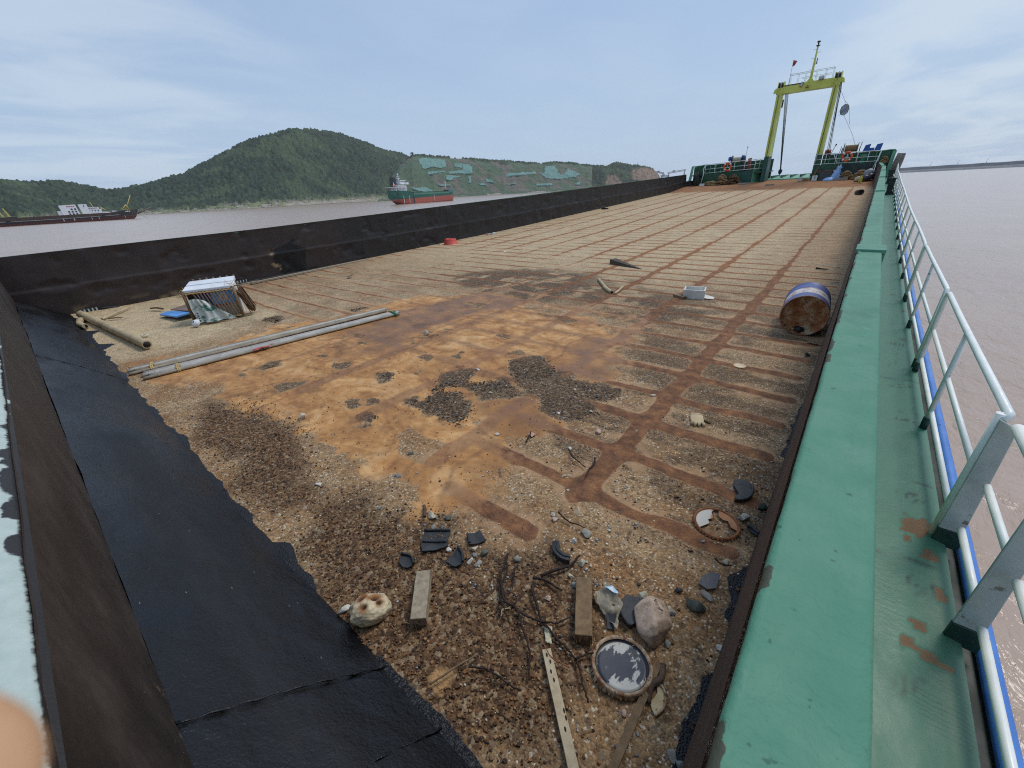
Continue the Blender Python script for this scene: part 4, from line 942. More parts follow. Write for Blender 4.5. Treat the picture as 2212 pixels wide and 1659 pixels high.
def coaming():
    o = empty('coaming', (.1, 20, 0), 'green topped steel coaming along the right edge of the rusty deck', 'coaming')
    ys = np.concatenate([np.arange(-.25, 6, .04), np.arange(6, 44.9, .12)])
    # cross section of the cap: rounded inner lip, flat top, outer turn-down
    sec = np.array([(.004, -.030), (.0045, -.012), (.008, -.002), (.017, .003), (.027, .0005), (.04, -.003), (.12, -.003), (.17, -.003), (.196, -.002), (.205, -.010), (.206, -.06), (.207, -.4), (.208, -.8), (.209, -1.40)])
    wid = np.interp(ys, [0, 30, 45], [1, 1, .93]); cx = np.interp(ys, [-5, 35, 45], [0, -.02, -.30])
    P = np.zeros((len(ys), len(sec), 3)); P[..., 0] = cx[:, None]+(.014+sec[None, :, 0]*.935)*wid[:, None]; P[..., 1] = ys[:, None]
    P[..., 2] = 1.40 + zsheer(ys)[:, None] + sec[None, :, 1]
    n_ = fbm(P[..., 1]*7, P[..., 0]*20, 81, 4)-.5; n0 = fbm(P[..., 1]*22, P[..., 0]*30, 82, 3)-.5
    lipw = np.array([1, 1, 1, .9, .5, .3, .2, .2, .3, .4, .1, 0, 0, 0])
    P[..., 2] += .007*n0*lipw + .010*n_*lipw + .012*(fbm(P[...,1]*.5, P[...,1]*0, 83, 2)-.5)
    P[..., 0] += .008*n_*lipw*(np.arange(14) < 4)
    worn = sst(.052, .02, P[..., 0]-cx[:, None]+.03*n_)*sst(.56, .66, fbm(P[..., 1]*5, P[..., 0]*9, 84, 4)); fgrid('green_cap', P, green_paint('green_cap_paint', lin((74, 128, 103)), lin((95, 146, 121)), .62), dict(worn=worn), parent=o)
    # inner face, dark rusty brown
    zs = np.linspace(0, 1, 30); Yg, Q = np.meshgrid(ys, zs)
    bot = zd(Yg)-.03; top = 1.376+zsheer(Yg)
    n1 = fbm(Yg*1.4, Q*3, 91, 4)
    cxx = np.interp(Yg, [-5, 35, 45], [0, -.02, -.30])
    Xf = cxx - .036 + .048*Q + .012*(n1-.5)*(1-Q*.8) - .018*sst(30, 44, Yg)*np.sin(Yg*5)*Q
    m = NT('brown_rusty_coaming'); c = m.ramp(m.noise(5, 6, .65, m.mapv((1, .4, 1))), [(.3, lin((38, 29, 25))), (.55, lin((62, 46, 38))), (.75, lin((86, 60, 46)))])
    c = m.mix(m.mr(m.noise(16, 4), .62, .7), c, lin((30, 27, 26)))
    m.out(c, .7, m.bump(m.noise(50, 5), .5, .006))
    fgrid('inner_plate', np.stack([Xf, Yg, bot+(top-bot)*Q], -1), m.m, parent=o)
    gp = green_paint('doubler_paint', lin((80, 132, 108)), lin((98, 148, 124)), .62)
    for k, (y0, y1, wd, th) in enumerate(((5.3, 5.62, .235, .022), (14.0, 14.25, .205, .028), (21.5, 21.8, .2, .03), (28.5, 28.8, .2, .03), (35.5, 35.9, .19, .03))):
        z0, z1 = 1.398+float(zsheer(y0)), 1.398+float(zsheer(y1)); c0 = float(np.interp(y0, [-5, 35, 45], [0, -.02, -.30]))
        b = MB(); b.hexa([(c0+.004, y0, z0-.02), (c0+wd, y0, z0-.02), (c0+wd, y1, z1-.02), (c0+.004, y1, z1-.02), (c0+.004, y0, z0+th), (c0+wd, y0, z0+th), (c0+wd, y1, z1+th), (c0+.004, y1, z1+th)])
        if k == 0: b.box((c0+.209, y0+.005, z0-.16), (c0+wd-.002, y1-.005, z0-.022))
        b.build('joint_plate', gp, o, bevel=.006)
coaming()
def side_deck():
    ys = np.concatenate([np.arange(-.9, 6, .035), np.arange(6, 46, .12)]); xs = np.concatenate([np.linspace(.19, .30, 5), np.linspace(.32, .90, 34)])
    Xg, Yg = np.meshgrid(xs, ys)
    n1 = fbm(Xg*5, Yg*2, 101, 4); n2 = fbm(Xg*14, Yg*14, 102, 4)
    Z = zd(Yg) + .010*(n1-.5) + .006*(n2-.5)*sst(.5, .8, Xg) - .012*sst(.84, .90, Xg)
    Z = Z + .010*sst(.045, .0, np.abs(Xg-.262-.012*(n1-.5)))*sst(4.5, 2.5, Yg) - .012*sst(.012, .004, np.abs(Xg-.235-.006*np.sin(Yg*9)))*sst(.42, .5, vnoise(Yg*3, Yg*0, 5))
    sand = np.zeros(Xg.shape)
    for cx, cy, rx, ry in ((.76, 3.16, .10, .13), (.83, 2.92, .05, .05), (.74, 2.30, .035, .03), (.69, 2.16, .03, .06), (.79, 2.12, .06, .035), (.84, 2.60, .03, .08), (.84, 8.9, .03, .05)):
        sand = np.maximum(sand, sst(.95, .80, np.hypot((Xg-cx)/rx, (Yg-cy)/ry)+(n2-.5)*2.2))
    scuff = np.zeros(Xg.shape)
    for yk in (1.9, 2.6, 3.5, 4.75, 5.6, 6.3, 7.1, 8.1, 9.75, 11.5, 13.3, 15.1, 17, 19, 21, 23):
        e_ = np.hypot((Xg-.74)/.11, (Yg-yk-.25*(Xg-.74))/.075)
        scuff = np.maximum(scuff, sst(1.25, .6, e_)*sst(.085, .03, np.abs(((e_+.35*n1) % .34)-.17))*sst(.36, .5, fbm(Xg*9, Yg*7, 105, 3)))
        scuff = np.maximum(scuff, .8*sst(.016, .005, np.abs(Yg-yk-.16-.18*(Xg-.4)+.03*n1))*sst(.36, .5, Xg)*sst(.40, .55, fbm(Xg*6, Yg*4, 106, 3)))
    dirt = sst(.74, .90, Xg+.12*(n1-.5))*sst(5, 2, Yg)
    T = NT('side_deck_green'); nm = T.noise(4, 6, .65, T.mapv((1, .35, 1)))
    c = T.mix(nm, lin((58, 110, 85)), lin((80, 132, 105)))
    c = T.mix(T.math('MULTIPLY', T.mr(T.noise(1.3, 6, .7), .5, .7), .6), c, lin((84, 124, 106)))
    wv = T.n.new('ShaderNodeTexWave'); wv.wave_type = 'RINGS'; wv.inputs['Scale'].default_value = 9; wv.inputs['Distortion'].default_value = 4; T.l(T.mapv((.7, 1.4, 1)), wv.inputs['Vector'])
    sc = T.math('MULTIPLY', T.mr(wv.outputs['Fac'], .1, .02), T.mr(T.noise(1.7, 3), .56, .64)); c = T.mix(T.math('MULTIPLY', sc, .7), c, lin((40, 72, 58)))
    fl = T.mr(T.voro(34, 'Distance', T.mapv((1, .6, 1))), .07, .045); c = T.mix(T.math('MULTIPLY', fl, T.mr(T.noise(2.4, 4), .56, .62)), c, lin((196, 200, 186)))
    c = T.mix(T.math('MULTIPLY', T.attr('dirt'), .35), c, lin((84, 92, 72)))
    c = T.mix(T.math('MULTIPLY', T.attr('scuff'), .9), c, lin((26, 50, 42)))
    sm_ = T.mr(T.math('ADD', T.attr('sand'), T.math('MULTIPLY', T.math('SUBTRACT', T.noise(70, 6, .75), .5), 1.3)), .42, .62)
    c = T.mix(sm_, c, T.mix(T.noise(60), lin((112, 86, 62)), lin((146, 116, 86))))
    T.out(c, T.mix(T.attr('sand'), T.mr(nm, .3, .7, .38, .56), .9), T.bump(T.noise(28, 5, .6), .45, .005, T.bump(T.noise(120, 3), .3, .002)), spec=.45)
    tag(fgrid('side_deck', np.stack([Xg, Yg, Z], -1), T.m, dict(sand=sand, dirt=dirt, scuff=scuff)), kind='structure')
side_deck()
def hull():
    o = empty('barge_hull', (-7, 20, -3.6), 'hull of the deck barge with a blue rubbing strip along its right edge', 'hull')
    HG = pm('hull_dark_green', lin((26, 38, 33)), lin((38, 50, 43)), 1.5, .6, .2, spots=[(3, .6, lin((70, 60, 44)))])
    yk = [-6, 9, 16.8, 26.9, 40, 46, 50]
    for x0, x1, nm in ((.912, .985, 'starboard_side'), (-15.6, -15.5, 'port_side')):
        b = MB()
        for y0, y1 in zip(yk[:-1], yk[1:]):
            z0, z1 = float(zd(y0))-.10, float(zd(y1))-.10
            b.hexa([(x0, y0, -4), (x1, y0, -4), (x1, y1, -4), (x0, y1, -4), (x0, y0, z0), (x1, y0, z0), (x1, y1, z1), (x0, y1, z1)])
        b.build(nm, HG, o)
    BL = pm('blue_strip_paint', lin((64, 118, 196)), lin((86, 140, 214)), 3, .38, .25, spots=[(5, .64, lin((48, 72, 130)))])
    pts = [(1.015, y, float(zd(y))-.07) for y in np.concatenate([np.arange(-3, 9, .5), np.arange(9, 48, 1.5)])]
    MB().tube(pts, .042, 14).build('rubbing_strip', BL, o)
    b = MB()
    for y0, y1 in zip(yk[:-1], yk[1:]):
        z0, z1 = float(zd(y0))-.03, float(zd(y1))-.03
        b.hexa([(-15.5, y0, z0-.1), (XW-.1, y0, z0-.1), (XW-.1, y1, z1-.1), (-15.5, y1, z1-.1), (-15.5, y0, z0), (XW-.1, y0, z0), (XW-.1, y1, z1), (-15.5, y1, z1)])
    b.build('port_side_deck', pm('port_deck_paint', lin((76, 120, 98)), lin((96, 140, 118)), 2, .6, .2), o)
    MB().box((-15.6, -6.1, -4), (.985, -6, .24)).build('stern_plate', HG, o)
    MB().box((-15.6, 50, -4), (.985, 50.1, 1.1)).build('bow_plate', HG, o)
hull()

# ------------------------------------------------------------------ guard rail along the side deck
def railing():
    WP = pm('pale_mint_rail_paint', lin((240, 240, 232)), lin((250, 250, 244)), 6, .42, .25, 50, .002, spots=[(11, .655, lin((96, 78, 66))), (7, .70, lin((60, 88, 74)))])
    WPS = pm('grey_white_rail_paint', lin((212, 216, 210)), lin((230, 232, 226)), 6, .45, .25, 50, .002, spots=[(10, .64, lin((104, 92, 84)))])
    GB = pm('dark_green_post_foot', lin((24, 52, 42)), lin((36, 68, 54)), 8, .5, .3)
    PL = pm('flat_bar_grey_paint', lin((170, 176, 172)), lin((196, 202, 198)), 5, .5, .3, 40, .002, spots=[(9, .63, lin((120, 116, 108))), (4, .68, lin((92, 88, 82)))])
    o = empty('guard_rail', (.87, 15, 0), 'pale mint pipe railing along the green side deck above the water', 'railing')
    xr = .872; zt, zm, zb = .915, .50, .165
    def top(y): return float(zd(y))
    # two flat-bar stanchions near the camera
    for y in (2.325, 3.10):
        z = top(y)
        b = MB(); b.hexa([(.835, y-.007, z+.10), (.945, y-.007, z+.10), (.945, y+.007, z+.10), (.835, y+.007, z+.10), (.838, y-.007, z+.90), (.918, y-.007, z+.86), (.918, y+.007, z+.86), (.838, y+.007, z+.90)]); b.build('flat_stanchion', PL, o, bevel=.004)
        b = MB(); b.hexa([(.832, y-.014, z-.03), (.962, y-.014, z-.03), (.962, y+.014, z-.03), (.832, y+.014, z-.03), (.834, y-.014, z+.102), (.956, y-.014, z+.102), (.956, y+.014, z+.102), (.834, y+.014, z+.102)]); b.build('stanchion_foot', GB, o, bevel=.004)
    MB().tube([(.838, 3.145, top(3)), (.842, 3.14, .92)], .022, 8).build('post', WP, o)
    # posts
    spans = [(1.05, 2.29), (2.36, 3.06), (3.17, 6.17), (6.31, 9.56), (9.70, 13.1), (13.24, 16.86), (17.0, 20.7), (20.84, 24.5), (24.64, 28.3), (28.44, 32.1), (32.24, 36.0), (36.14, 40.0), (40.14, 44.0)]
    feet = MB()
    for i, (a, c) in enumerate(spans):
        r = .0225; wob = .006*math.sin(i*2.1)
        pa, pc = a, c
        zA, zC = top(a)+zt, top(c)+zt
        if i >= 2:
            # the top rail turns down into its end posts (one pipe)
            pts = [(xr, pc, top(pc)+.07), (xr, pc, zC-.05), (xr+.002, pc-.02, zC-.012), (xr+.003, pc-.06, zC)] if i > 2 else [(xr+.003, pc, top(pc)+.07), (xr, pc, zC-.05), (xr+.002, pc-.02, zC-.012), (xr+.003, pc-.06, zC)]
            start = [(xr+.003, pa+.06, zA), (xr+.002, pa+.02, zA-.012), (xr, pa, zA-.05), (xr, pa, top(pa)+.07)]
            if i == 2: start = [(xr+.003, pa-.02, zA+.0), (xr-.018, pa-.045, zA-.03)]
            mids = [(xr+.003+wob, a+(c-a)*f, top(a+(c-a)*f)+zt) for f in (.66, .33)]
            MB().tube(pts+mids+start, r, 12).build('top_rail', WP, o)
            ends = [pc] + ([pa] if i > 2 else [])
            mid = (a+c)/2 + .04
            MB().tube([(xr, mid, top(mid)+.07), (xr, mid, top(mid)+zt-.015)], 0.0195, 10).build('post', WPS, o)
            for y in ends+[mid]: 
                MB().tube([(xr, y, top(y)-.03), (xr, y, top(y)+.105)], .0275, 10).build('post_foot', GB, o)
        else:
            MB().tube([(xr+.03, a, top(a)+.885 if i else zA-.03), (xr+.03, c, top(c)+.885)], .027, 12).build('top_rail', WP, o)
        for z_, nm, rr in ((zm, 'middle_rail', .019), (zb, 'bottom_rail', .019)):
            dx = .006 if i >= 2 else .04
            MB().tube([(xr+dx, a+.01, top(a)+z_), (xr+dx, (a+c)/2, top((a+c)/2)+z_), (xr+dx, c-.01, top(c)+z_)], rr, 10).build(nm, WP, o)
railing()
# ------------------------------------------------------------------ bow: winch platforms, gantry, ramp
YG = pm('gantry_yellow_paint', lin((186, 196, 86)), lin((206, 214, 108)), 1.2, .45, .1, spots=[(4, .70, lin((140, 110, 60)))])
DG = pm('dark_green_paint', lin((20, 66, 44)), lin((30, 84, 56)), 1, .5, .1, spots=[(2.2, .6, lin((26, 58, 50)))])
DGB = pm('blue_green_paint', lin((18, 66, 58)), lin((26, 80, 70)), 1, .5, .1)
LG = pm('light_green_paint', lin((86, 150, 116)), lin((110, 170, 136)), 1.5, .5, .1)
DKG = pm('blackish_green_paint', lin((24, 44, 42)), lin((34, 56, 52)), 1.2, .6, .1)
WPIPE = pm('white_pipe_paint', lin((206, 216, 212)), lin((224, 232, 228)), 3, .45, 0)
BLKM = pm('black_greasy_steel', (.014, .014, .015), (.03, .03, .03), 4, .5, .2)
WIRE = pm('steel_wire', (.08, .085, .09), (.13, .135, .14), 3, .5, 0)
ROPE = pm('manila_rope', lin((122, 98, 66)), lin((158, 132, 92)), 14, .9, .5, 90, .01, spots=[(6, .62, lin((92, 74, 50)))])
ROPE2 = pm('dark_rope', lin((84, 64, 44)), lin((116, 90, 62)), 14, .9, .5, 90, .01)
ROPEW = pm('pale_rope', lin((176, 168, 146)), lin((206, 198, 178)), 14, .9, .4, 90, .01)
ORANGE = pm('lifebuoy_orange', lin((208, 74, 38)), lin((224, 96, 52)), 4, .55, 0)
YB = 45.0
def gantry():
    o = empty('bow_gantry', (-6.05, 45.5, 1.25), 'tall yellow portal gantry with green feet over the bow of the deck', 'gantry')
    legs = ((-8.14, -7.80, 1.22, 3.12, 8.0), (-4.42, -4.08, 1.2, 3.0, 8.05))
    for k, (x0, x1, zb, zg, zt) in enumerate(legs):
        def seg(z0, z1, d0, d1, mat, nm, par):
            return MB().hexa([(x0, YB, z0), (x1, YB, z0), (x1, YB+d0, z0), (x0, YB+d0, z0), (x0, YB, z1), (x1, YB, z1), (x1, YB+d1, z1), (x0, YB+d1, z1)]).build(nm, mat, par)
        leg = seg(zg, zt, 1.35, .95, YG, 'leg', o)
        seg(zb-.1, zg-.003, 1.6, 1.355, DGB if k == 0 else DG, 'leg_foot', leg)
        MB().tube([(x0+.15, YB-.03, zg), (x0+.17, YB-.03, zt+.3)], .022, 5).build('wire', WIRE, leg)
        xm = (x0+x1)/2
        # sheave head
        sh = MB()
        for dx in (-.2, 0, .2): sh.prism([(xm+dx-.02, YB-.1, zt-.45), (xm+dx-.02, YB+.9, zt-.45), (xm+dx-.02, YB+.7, zt+.42), (xm+dx-.02, YB+.1, zt+.42)], (.04, 0, 0))
        sh.build('sheave_cheek', YG, leg)
        MB().lathe([(.05, -.16), (.30, -.16), (.27, -.10), (.30, -.04), (.27, 0), (.30, .06), (.27, .1), (.30, .16), (.05, .16)], (xm, YB+.4, zt+.12), (1, 0, 0), 16).build('sheave', BLKM, leg)
        sgn = -1 if k == 0 else 1
        MB().prism([(xm, YB+.2, zt-.25), (xm+sgn*.48, YB+.2, zt-.30), (xm+sgn*.42, YB+.2, zt-.05), (xm, YB+.2, zt+.2)], (0, .3, 0)).build('bracket', YG, leg)
    MB().box((-7.797, YB+.02, 7.56), (-4.423, YB+.72, 8.12)).build('crossbeam', YG, o, bevel=.01)
    MB().box((-7.797, YB-.01, 8.06), (-6.4, YB+.03, 8.125)).build('cable', BLKM, o)
    m = MB(); m.prism([(-6.30, YB+.2, 8.123), (-5.76, YB+.2, 8.123), (-5.96, YB+.2, 8.38), (-6.10, YB+.2, 8.38)], (0, .2, 0)); m.build('mast_gusset', YG, o)
    ms = MB().tube([(-6.03, YB+.3, 8.2), (-6.03, YB+.3, 9.2), (-6.03, YB+.3, 10.35)], [.10, .075, .05], 10).build('mast', YG, o)
    MB().lathe([(.03, -.05), (.14, -.02), (.14, .02), (.03, .04), (.05, .10), (.05, .18), (.13, .22), (.10, .28), (.02, .30)], (-6.03, YB+.3, 10.38), n=12).build('mast_light', BLKM, ms)
    b = MB()
    for z, s in ((8.9, -1), (9.25, 1), (9.6, -1), (9.95, 1), (10.15, -1)): b.tube([(-6.03, YB+.3, z), (-6.03+s*.22, YB+.3, z), (-6.03+s*.24, YB+.3, z+.06)], .012, 5)
    b.build('step_rung', pm_grey, ms)
    MB().tube([(-5.92, YB+.26, 9.2), (-5.88, YB+.26, 9.25), (-5.87, YB+.26, 9.58)], .035, 6).build('horn', BLKM, ms)
    b = MB()
    for y in (YB+.1, YB+.68):
        b.tube([(-7.42, y, 8.80), (-4.6, y, 8.80)], .02, 6); b.tube([(-6.65, y, 8.46), (-4.7, y, 8.46)], .016, 6)
        for x in (-7.42, -6.9, -6.4, -5.7, -5.1, -4.62): b.tube([(x, y, 8.12), (x, y, 8.80)], .014, 5)
    b.tube([(-7.42, YB+.1, 8.8), (-7.42, YB+.68, 8.8)], .02, 6); b.tube([(-4.6, YB+.1, 8.8), (-4.6, YB+.68, 8.8)], .02, 6)
    b.build('top_railing', WPIPE, o)
    GL = pm('floodlight_grey', lin((120, 122, 120)), lin((146, 148, 146)), 4, .4, 0)
    for x, z, sx, sz, ry in ((-6.52, 7.98, .07, .17, R(12)), (-5.28, 8.2, .17, .11, R(-6))):
        M = Matrix.Translation((x, YB-.12, z)) @ Matrix.Rotation(ry, 4, 'Y') @ Matrix.Rotation(R(-25), 4, 'X')
        f = MB().box((-sx, -.06, -sz), (sx, .06, sz), M).build('floodlight', GL, o)
        MB().box((-sx*.85, -.066, -sz*.85), (sx*.85, -.058, sz*.85), M).build('lens', pm('floodlight_glass', (.35, .36, .36), (.42, .43, .43), 4, .15, 0), f)
    M_ = MB().lathe([(.02, 0), (.14, .0), (.14, .03), (.05, .09), (.03, .18)], (-6.08, YB-.12, 7.72), n=14).build('deck_lamp', pm('rusty_lamp', lin((130, 92, 40)), lin((160, 130, 60)), 6, .6, 0), o)
gantry()
def flag():
    o = empty('red_flag', (-7.45, YB+.1, 8.1), 'small red flag hanging from a thin pole on the gantry', 'flag')
    MB().tube([(-7.45, YB+.1, 8.1), (-7.45, YB+.1, 9.75)], [.018, .010], 6).build('flag_pole', pm_grey, o)
    n, m = 14, 10; P = np.zeros((m, n, 3))
    for j in range(m):
        for i in range(n):
            f, g = i/(n-1), j/(m-1)
            P[j, i] = (-7.44+.27*f*(1-.35*g*f), YB+.1+.05*math.sin(f*9+g*2)*f, 9.72-.42*g-.10*f*(1-g)+.10*f*g)
    fl = fgrid('flag_cloth', P, pm('red_flag_cloth', lin((150, 52, 52)), lin((176, 70, 66)), 8, .8, .2), parent=o)
    b = MB()
    for x, z, s in ((-7.375, 9.60, .032), (-7.31, 9.62, .014), (-7.295, 9.585, .014), (-7.30, 9.55, .014), (-7.325, 9.525, .014)):
        pts = [(x+s*(1 if k % 2 == 0 else .42)*math.sin(k*math.pi/5), YB+.075, z+s*(1 if k % 2 == 0 else .42)*math.cos(k*math.pi/5)) for k in range(10)]
        b.prism(pts, (0, -.012, 0))
    b.build('yellow_star', pm('flag_star_yellow', lin((214, 190, 120)), lin((224, 200, 130)), 4, .8, 0), fl)
flag()
def tackle():
    o = empty('ramp_tackle', (-7.6, 45.4, 7.5), 'bundle of steel hoisting wires with a hook block hanging inside the left gantry leg', 'hoist tackle')
    a = Vector((-7.62, 45.45, 7.5)); e = Vector((-6.72, 45.5, 2.05))
    a = Vector((-7.5, 45.45, 7.55)); e = Vector((-7.46, 50.0, 1.95))
    b = MB()
    for k, dx in enumerate((-.10, -.05, 0, .06, .11)): b.tube([a+Vector((dx, 0, 0)), e+Vector((dx*.35, 0, 0))], .017, 5)
    b.build('wire', WIRE, o)
    MB().box(a+Vector((-.2, -.05, -.9)), a+Vector((-.11, .05, -.35))).build('wire_clamp', BLKM, o)
    MB().lathe([(.03, .25), (.15, .15), (.17, 0), (.12, -.15), (.04, -.25)], e+Vector((0, 0, -.1)), (0, .2, 1), 12).build('hook_block', BLKM, o)
    b = MB(); b.tube([e+Vector((0, 0, -.3)), e+Vector((0, 0, -.42)), e+Vector((.07, 0, -.5)), e+Vector((.06, 0, -.62)), e+Vector((-.02, 0, -.68)), e+Vector((-.09, 0, -.6))], .028, 7); b.tube([e+Vector((0,.02,-.62)), e+Vector((0,.05,-.95))], .022, 6); b.build('hook', BLKM, o)
    o = empty('hoist_wires', (-3.95, 46, 2), 'slanting steel wires running down behind the right gantry leg', 'hoist wires')
    b = MB()
    for k, (x0, x1) in enumerate(((-3.98, -3.62), (-4.02, -3.72), (-4.05, -3.82))): b.tube([(x0, 45.6, 7.8), (x1, 46.4, 2.7)], .018, 5)
    b.build('wire', WIRE, o)
    b = MB(); b.tube([(-4.0, 45.3, 8.0), (-3.88, 45.3, 7.3), (-3.82, 45.6, 5.2), (-3.72, 46.2, 2.9)], .03, 6); b.build('black_cable', BLKM, o)
    b = MB(); b.tube([(-3.74, 46.3, 2.3), (-3.36, 46.3, 3.55)], .02, 5); b.lathe([(.02, 0), (.05, .03), (.05, .12), (.02, .15)], (-3.36, 46.3, 3.53), (.3, 0, 1), 8); b.build('aerial', BLKM, o)
tackle()
def day_shape():
    o = empty('signal_shape', (-3.28, 45, 5.7), 'grey eight sided mesh signal shape hanging on a line right of the gantry', 'signal shape')
    c = Vector((-3.30, 45.0, 5.90)); pts = []
    for k in range(8):
        w_ = 2*math.pi*k/8+.2; pts.append(c+Vector((.27*math.cos(w_)*1.0, .05*math.sin(w_), .37*math.sin(w_))).copy())
    MB().tube(pts+[pts[0]], .022, 6).build('hoop', WIRE, o)
    b = MB(); b.prism([p*.94+c*.06 for p in pts], (0, .006, 0)); b.build('mesh_cloth', pm('grey_mesh', lin((128, 142, 150)), lin((160, 172, 178)), 3, .8, .5, 60, .01), o)
    b = MB()
    for f in (-.5, 0, .5): b.tube([c+Vector((-.22+f*.1, -.03, -.2+f*.3)), c+Vector((.2+f*.1, -.03, .12+f*.3))], .009, 4)
    b.build('mesh_rib', WIRE, o)
    b = MB(); b.tube([(-4.05, 45, 7.55), (-3.42, 45, 6.5), pts[2]], .011, 4); b.tube([(-3.42, 45, 6.5), pts[1]], .011, 4); b.tube([pts[6], (-2.4, 45.2, 4.2), (-1.96, 45.4, 3.25)], .011, 4); b.tube([pts[0], (-2.75, 45.1, 4.9)], .009, 4)
    b.build('halyard', pm_grey, o)
day_shape()

def rail_run(o, x0, x1, y, z0, z1, n, mat=WPIPE, mids=(.5, .07), slope=0.0):
    b = MB()
    for f in (1.0,)+tuple(mids): b.tube([(x0, y, z0+(z1-z0)*f), (x1, y, z0+(z1-z0)*f+slope)], .028 if f == 1 else .02, 6)
    b.build('rail', mat, o)
    for k in range(n): 
        x = x0+(x1-x0)*k/(n-1); MB().tube([(x, y, z0+slope*k/(n-1)), (x, y, z1+slope*k/(n-1))], .02, 6).build('rail_post', mat, o)
def platforms():
    # starboard
    o = empty('starboard_winch_platform', (-2.4, 46.5, 1.2), 'green winch platform with white railing right of the gantry', 'winch platform')
    b = MB(); b.hexa([(-4.42, YB-.02, 1.1), (-2.55, YB-.02, 1.1), (-2.55, YB+.06, 1.1), (-4.42, YB+.06, 1.1), (-4.42, YB-.02, 2.2), (-2.55, YB-.02, 2.2), (-2.55, YB+.06, 2.2), (-4.42, YB+.06, 2.2)]); b.build('front_plate', DG, o)
    MB().box((-2.547, YB-.02, 1.1), (-.42, YB+.06, 2.13)).build('front_plate', DKG, o)
    MB().box((-4.4, YB+.063, 2.02), (.45, 51, 2.1)).build('platform_deck', DG, o)
    MB().box((-4.4, 50.6, 2.1), (.5, 50.7, 3.0)).build('outer_bulwark', DG, o)
    b = MB()
    for k in range(7): b.box((-3.9+k*.65, 50.45, 2.1), (-3.84+k*.65, 50.6, 2.95))
    b.build('stiffener', LG, o)
    b = MB(); b.hexa([(.42, YB-.3, .9), (.5, YB-.3, .9), (.62, 51, 1.3), (.54, 51, 1.3), (.45, YB-.1, 2.9), (.53, YB-.1, 2.9), (.65, 51, 2.95), (.57, 51, 2.95)]); b.build('side_bulwark', DG, o)
    b = MB(); b.hexa([(.28, YB-.32, 1.15), (.49, YB-.32, 1.15), (.49, YB-.27, 1.15), (.28, YB-.27, 1.15), (.36, YB-.12, 2.86), (.58, YB-.12, 2.86), (.58, YB-.07, 2.86), (.36, YB-.07, 2.86)]); b.build('bulwark_end_plate', LG, o)
    MB().tube([(-.35, YB+.1, 2.9), (.2, YB+.4, 2.95), (.48, YB-.1, 2.92)], .04, 8).build('bulwark_rail', LG, o)
    MB().box((-.40, YB+.1, 1.0), (.40, YB+.16, 2.88)).build('end_plate', DG, o)
    rail_run(o, -4.36, -.34, YB-.05, 2.22, 2.97, 7, slope=-.03)
    b = MB(); b.tube([(-3.25, YB-.05, 2.95), (-2.85, YB-.05, 2.25)], .024, 6); b.tube([(-.32, YB-.05, 2.95), (-.42, YB-.06, 2.2), (-.55, YB-.1, 1.65)], .035, 7); b.build('rail_brace', WPIPE, o)
    b = MB(); b.lathe([(.16, 0), (.16, .55), (.24, .56), (.24, .64), (.05, .66)], (-1.35, 46.6, 2.1), n=14); b.build('bollard', LG, o)
    # port
    o = empty('port_winch_platform', (-11, 46.5, 1.2), 'green winch platform with white railing left of the gantry', 'winch platform')
    MB().box((-12.98, YB-.02, 1.05), (-9.7, YB+.06, 2.05)).build('front_plate', DG, o)
    b = MB(); b.hexa([(-9.697, YB-.02, 1.05), (-8.83, YB-.02, 1.05), (-8.83, YB+.06, 1.05), (-9.697, YB+.06, 1.05), (-9.697, YB-.02, 2.08), (-8.83, YB-.02, 2.2), (-8.83, YB+.06, 2.2), (-9.697, YB+.06, 2.08)]); b.build('front_plate', DGB, o)
    b = MB(); b.prism([(-8.828, YB-.02, 1.05), (-8.2, YB+1.3, 1.05), (-8.2, YB+1.3, 2.25), (-8.828, YB-.02, 2.2)], (.03, .03, 0)); b.build('return_plate', LG, o)
    MB().box((-14.2, YB+.063, 1.9), (-8.2, 51, 2.0)).build('platform_deck', DG, o)
    b = MB(); b.hexa([(-14.2, YB+.9, 1.2), (-12.4, 50.6, 1.2), (-8.3, 51, 1.2), (-14.1, 51, 1.2), (-14.2, YB+.9, 2.74), (-12.4, 50.6, 2.85), (-8.3, 51, 2.95), (-14.1, 51, 2.9)]); 
    b = MB(); b.hexa([(-14.15, 46.3, 1.2), (-8.3, 50.6, 1.2), (-8.3, 50.7, 1.2), (-14.15, 46.4, 1.2), (-14.15, 46.3, 2.78), (-8.3, 50.6, 3.0), (-8.3, 50.7, 3.0), (-14.15, 46.4, 2.78)]); b.build('outer_bulwark', DG, o)
    b = MB()
    for k in range(5): b.box((-13.9+k*.42, 46.35+k*.3, 1.5), (-13.85+k*.42, 46.42+k*.3, 2.75))
    b.build('stiffener', LG, o)
    b = MB(); b.hexa([(-14.45, YB+.0, .95), (-14.15, YB+.0, .95), (-14.15, YB+.05, .95), (-14.45, YB+.05, .95), (-14.22, YB+.1, 2.74), (-14.02, YB+.1, 2.74), (-14.02, YB+.15, 2.74), (-14.22, YB+.15, 2.74)]); b.build('bulwark_end_plate', LG, o)
    MB().tube([(-14.2, YB+.1, 2.74), (-13.4, YB+.3, 2.78), (-12.95, YB, 2.83)], .035, 8).build('bulwark_rail', LG, o)
    MB().box((-14.0, YB+.2, 1.0), (-12.99, YB+.26, 2.7)).build('end_plate', DG, o)
    rail_run(o, -12.9, -8.75, YB-.05, 2.06, 2.83, 6, slope=.13)
    b = MB(); b.tube([(-12.92, YB-.05, 2.83), (-13.05, YB-.1, 2.45), (-13.0, YB-.12, 2.0), (-13.12, YB-.15, 1.15)], .04, 7); b.build('rail_brace', WPIPE, o)
    b = MB()
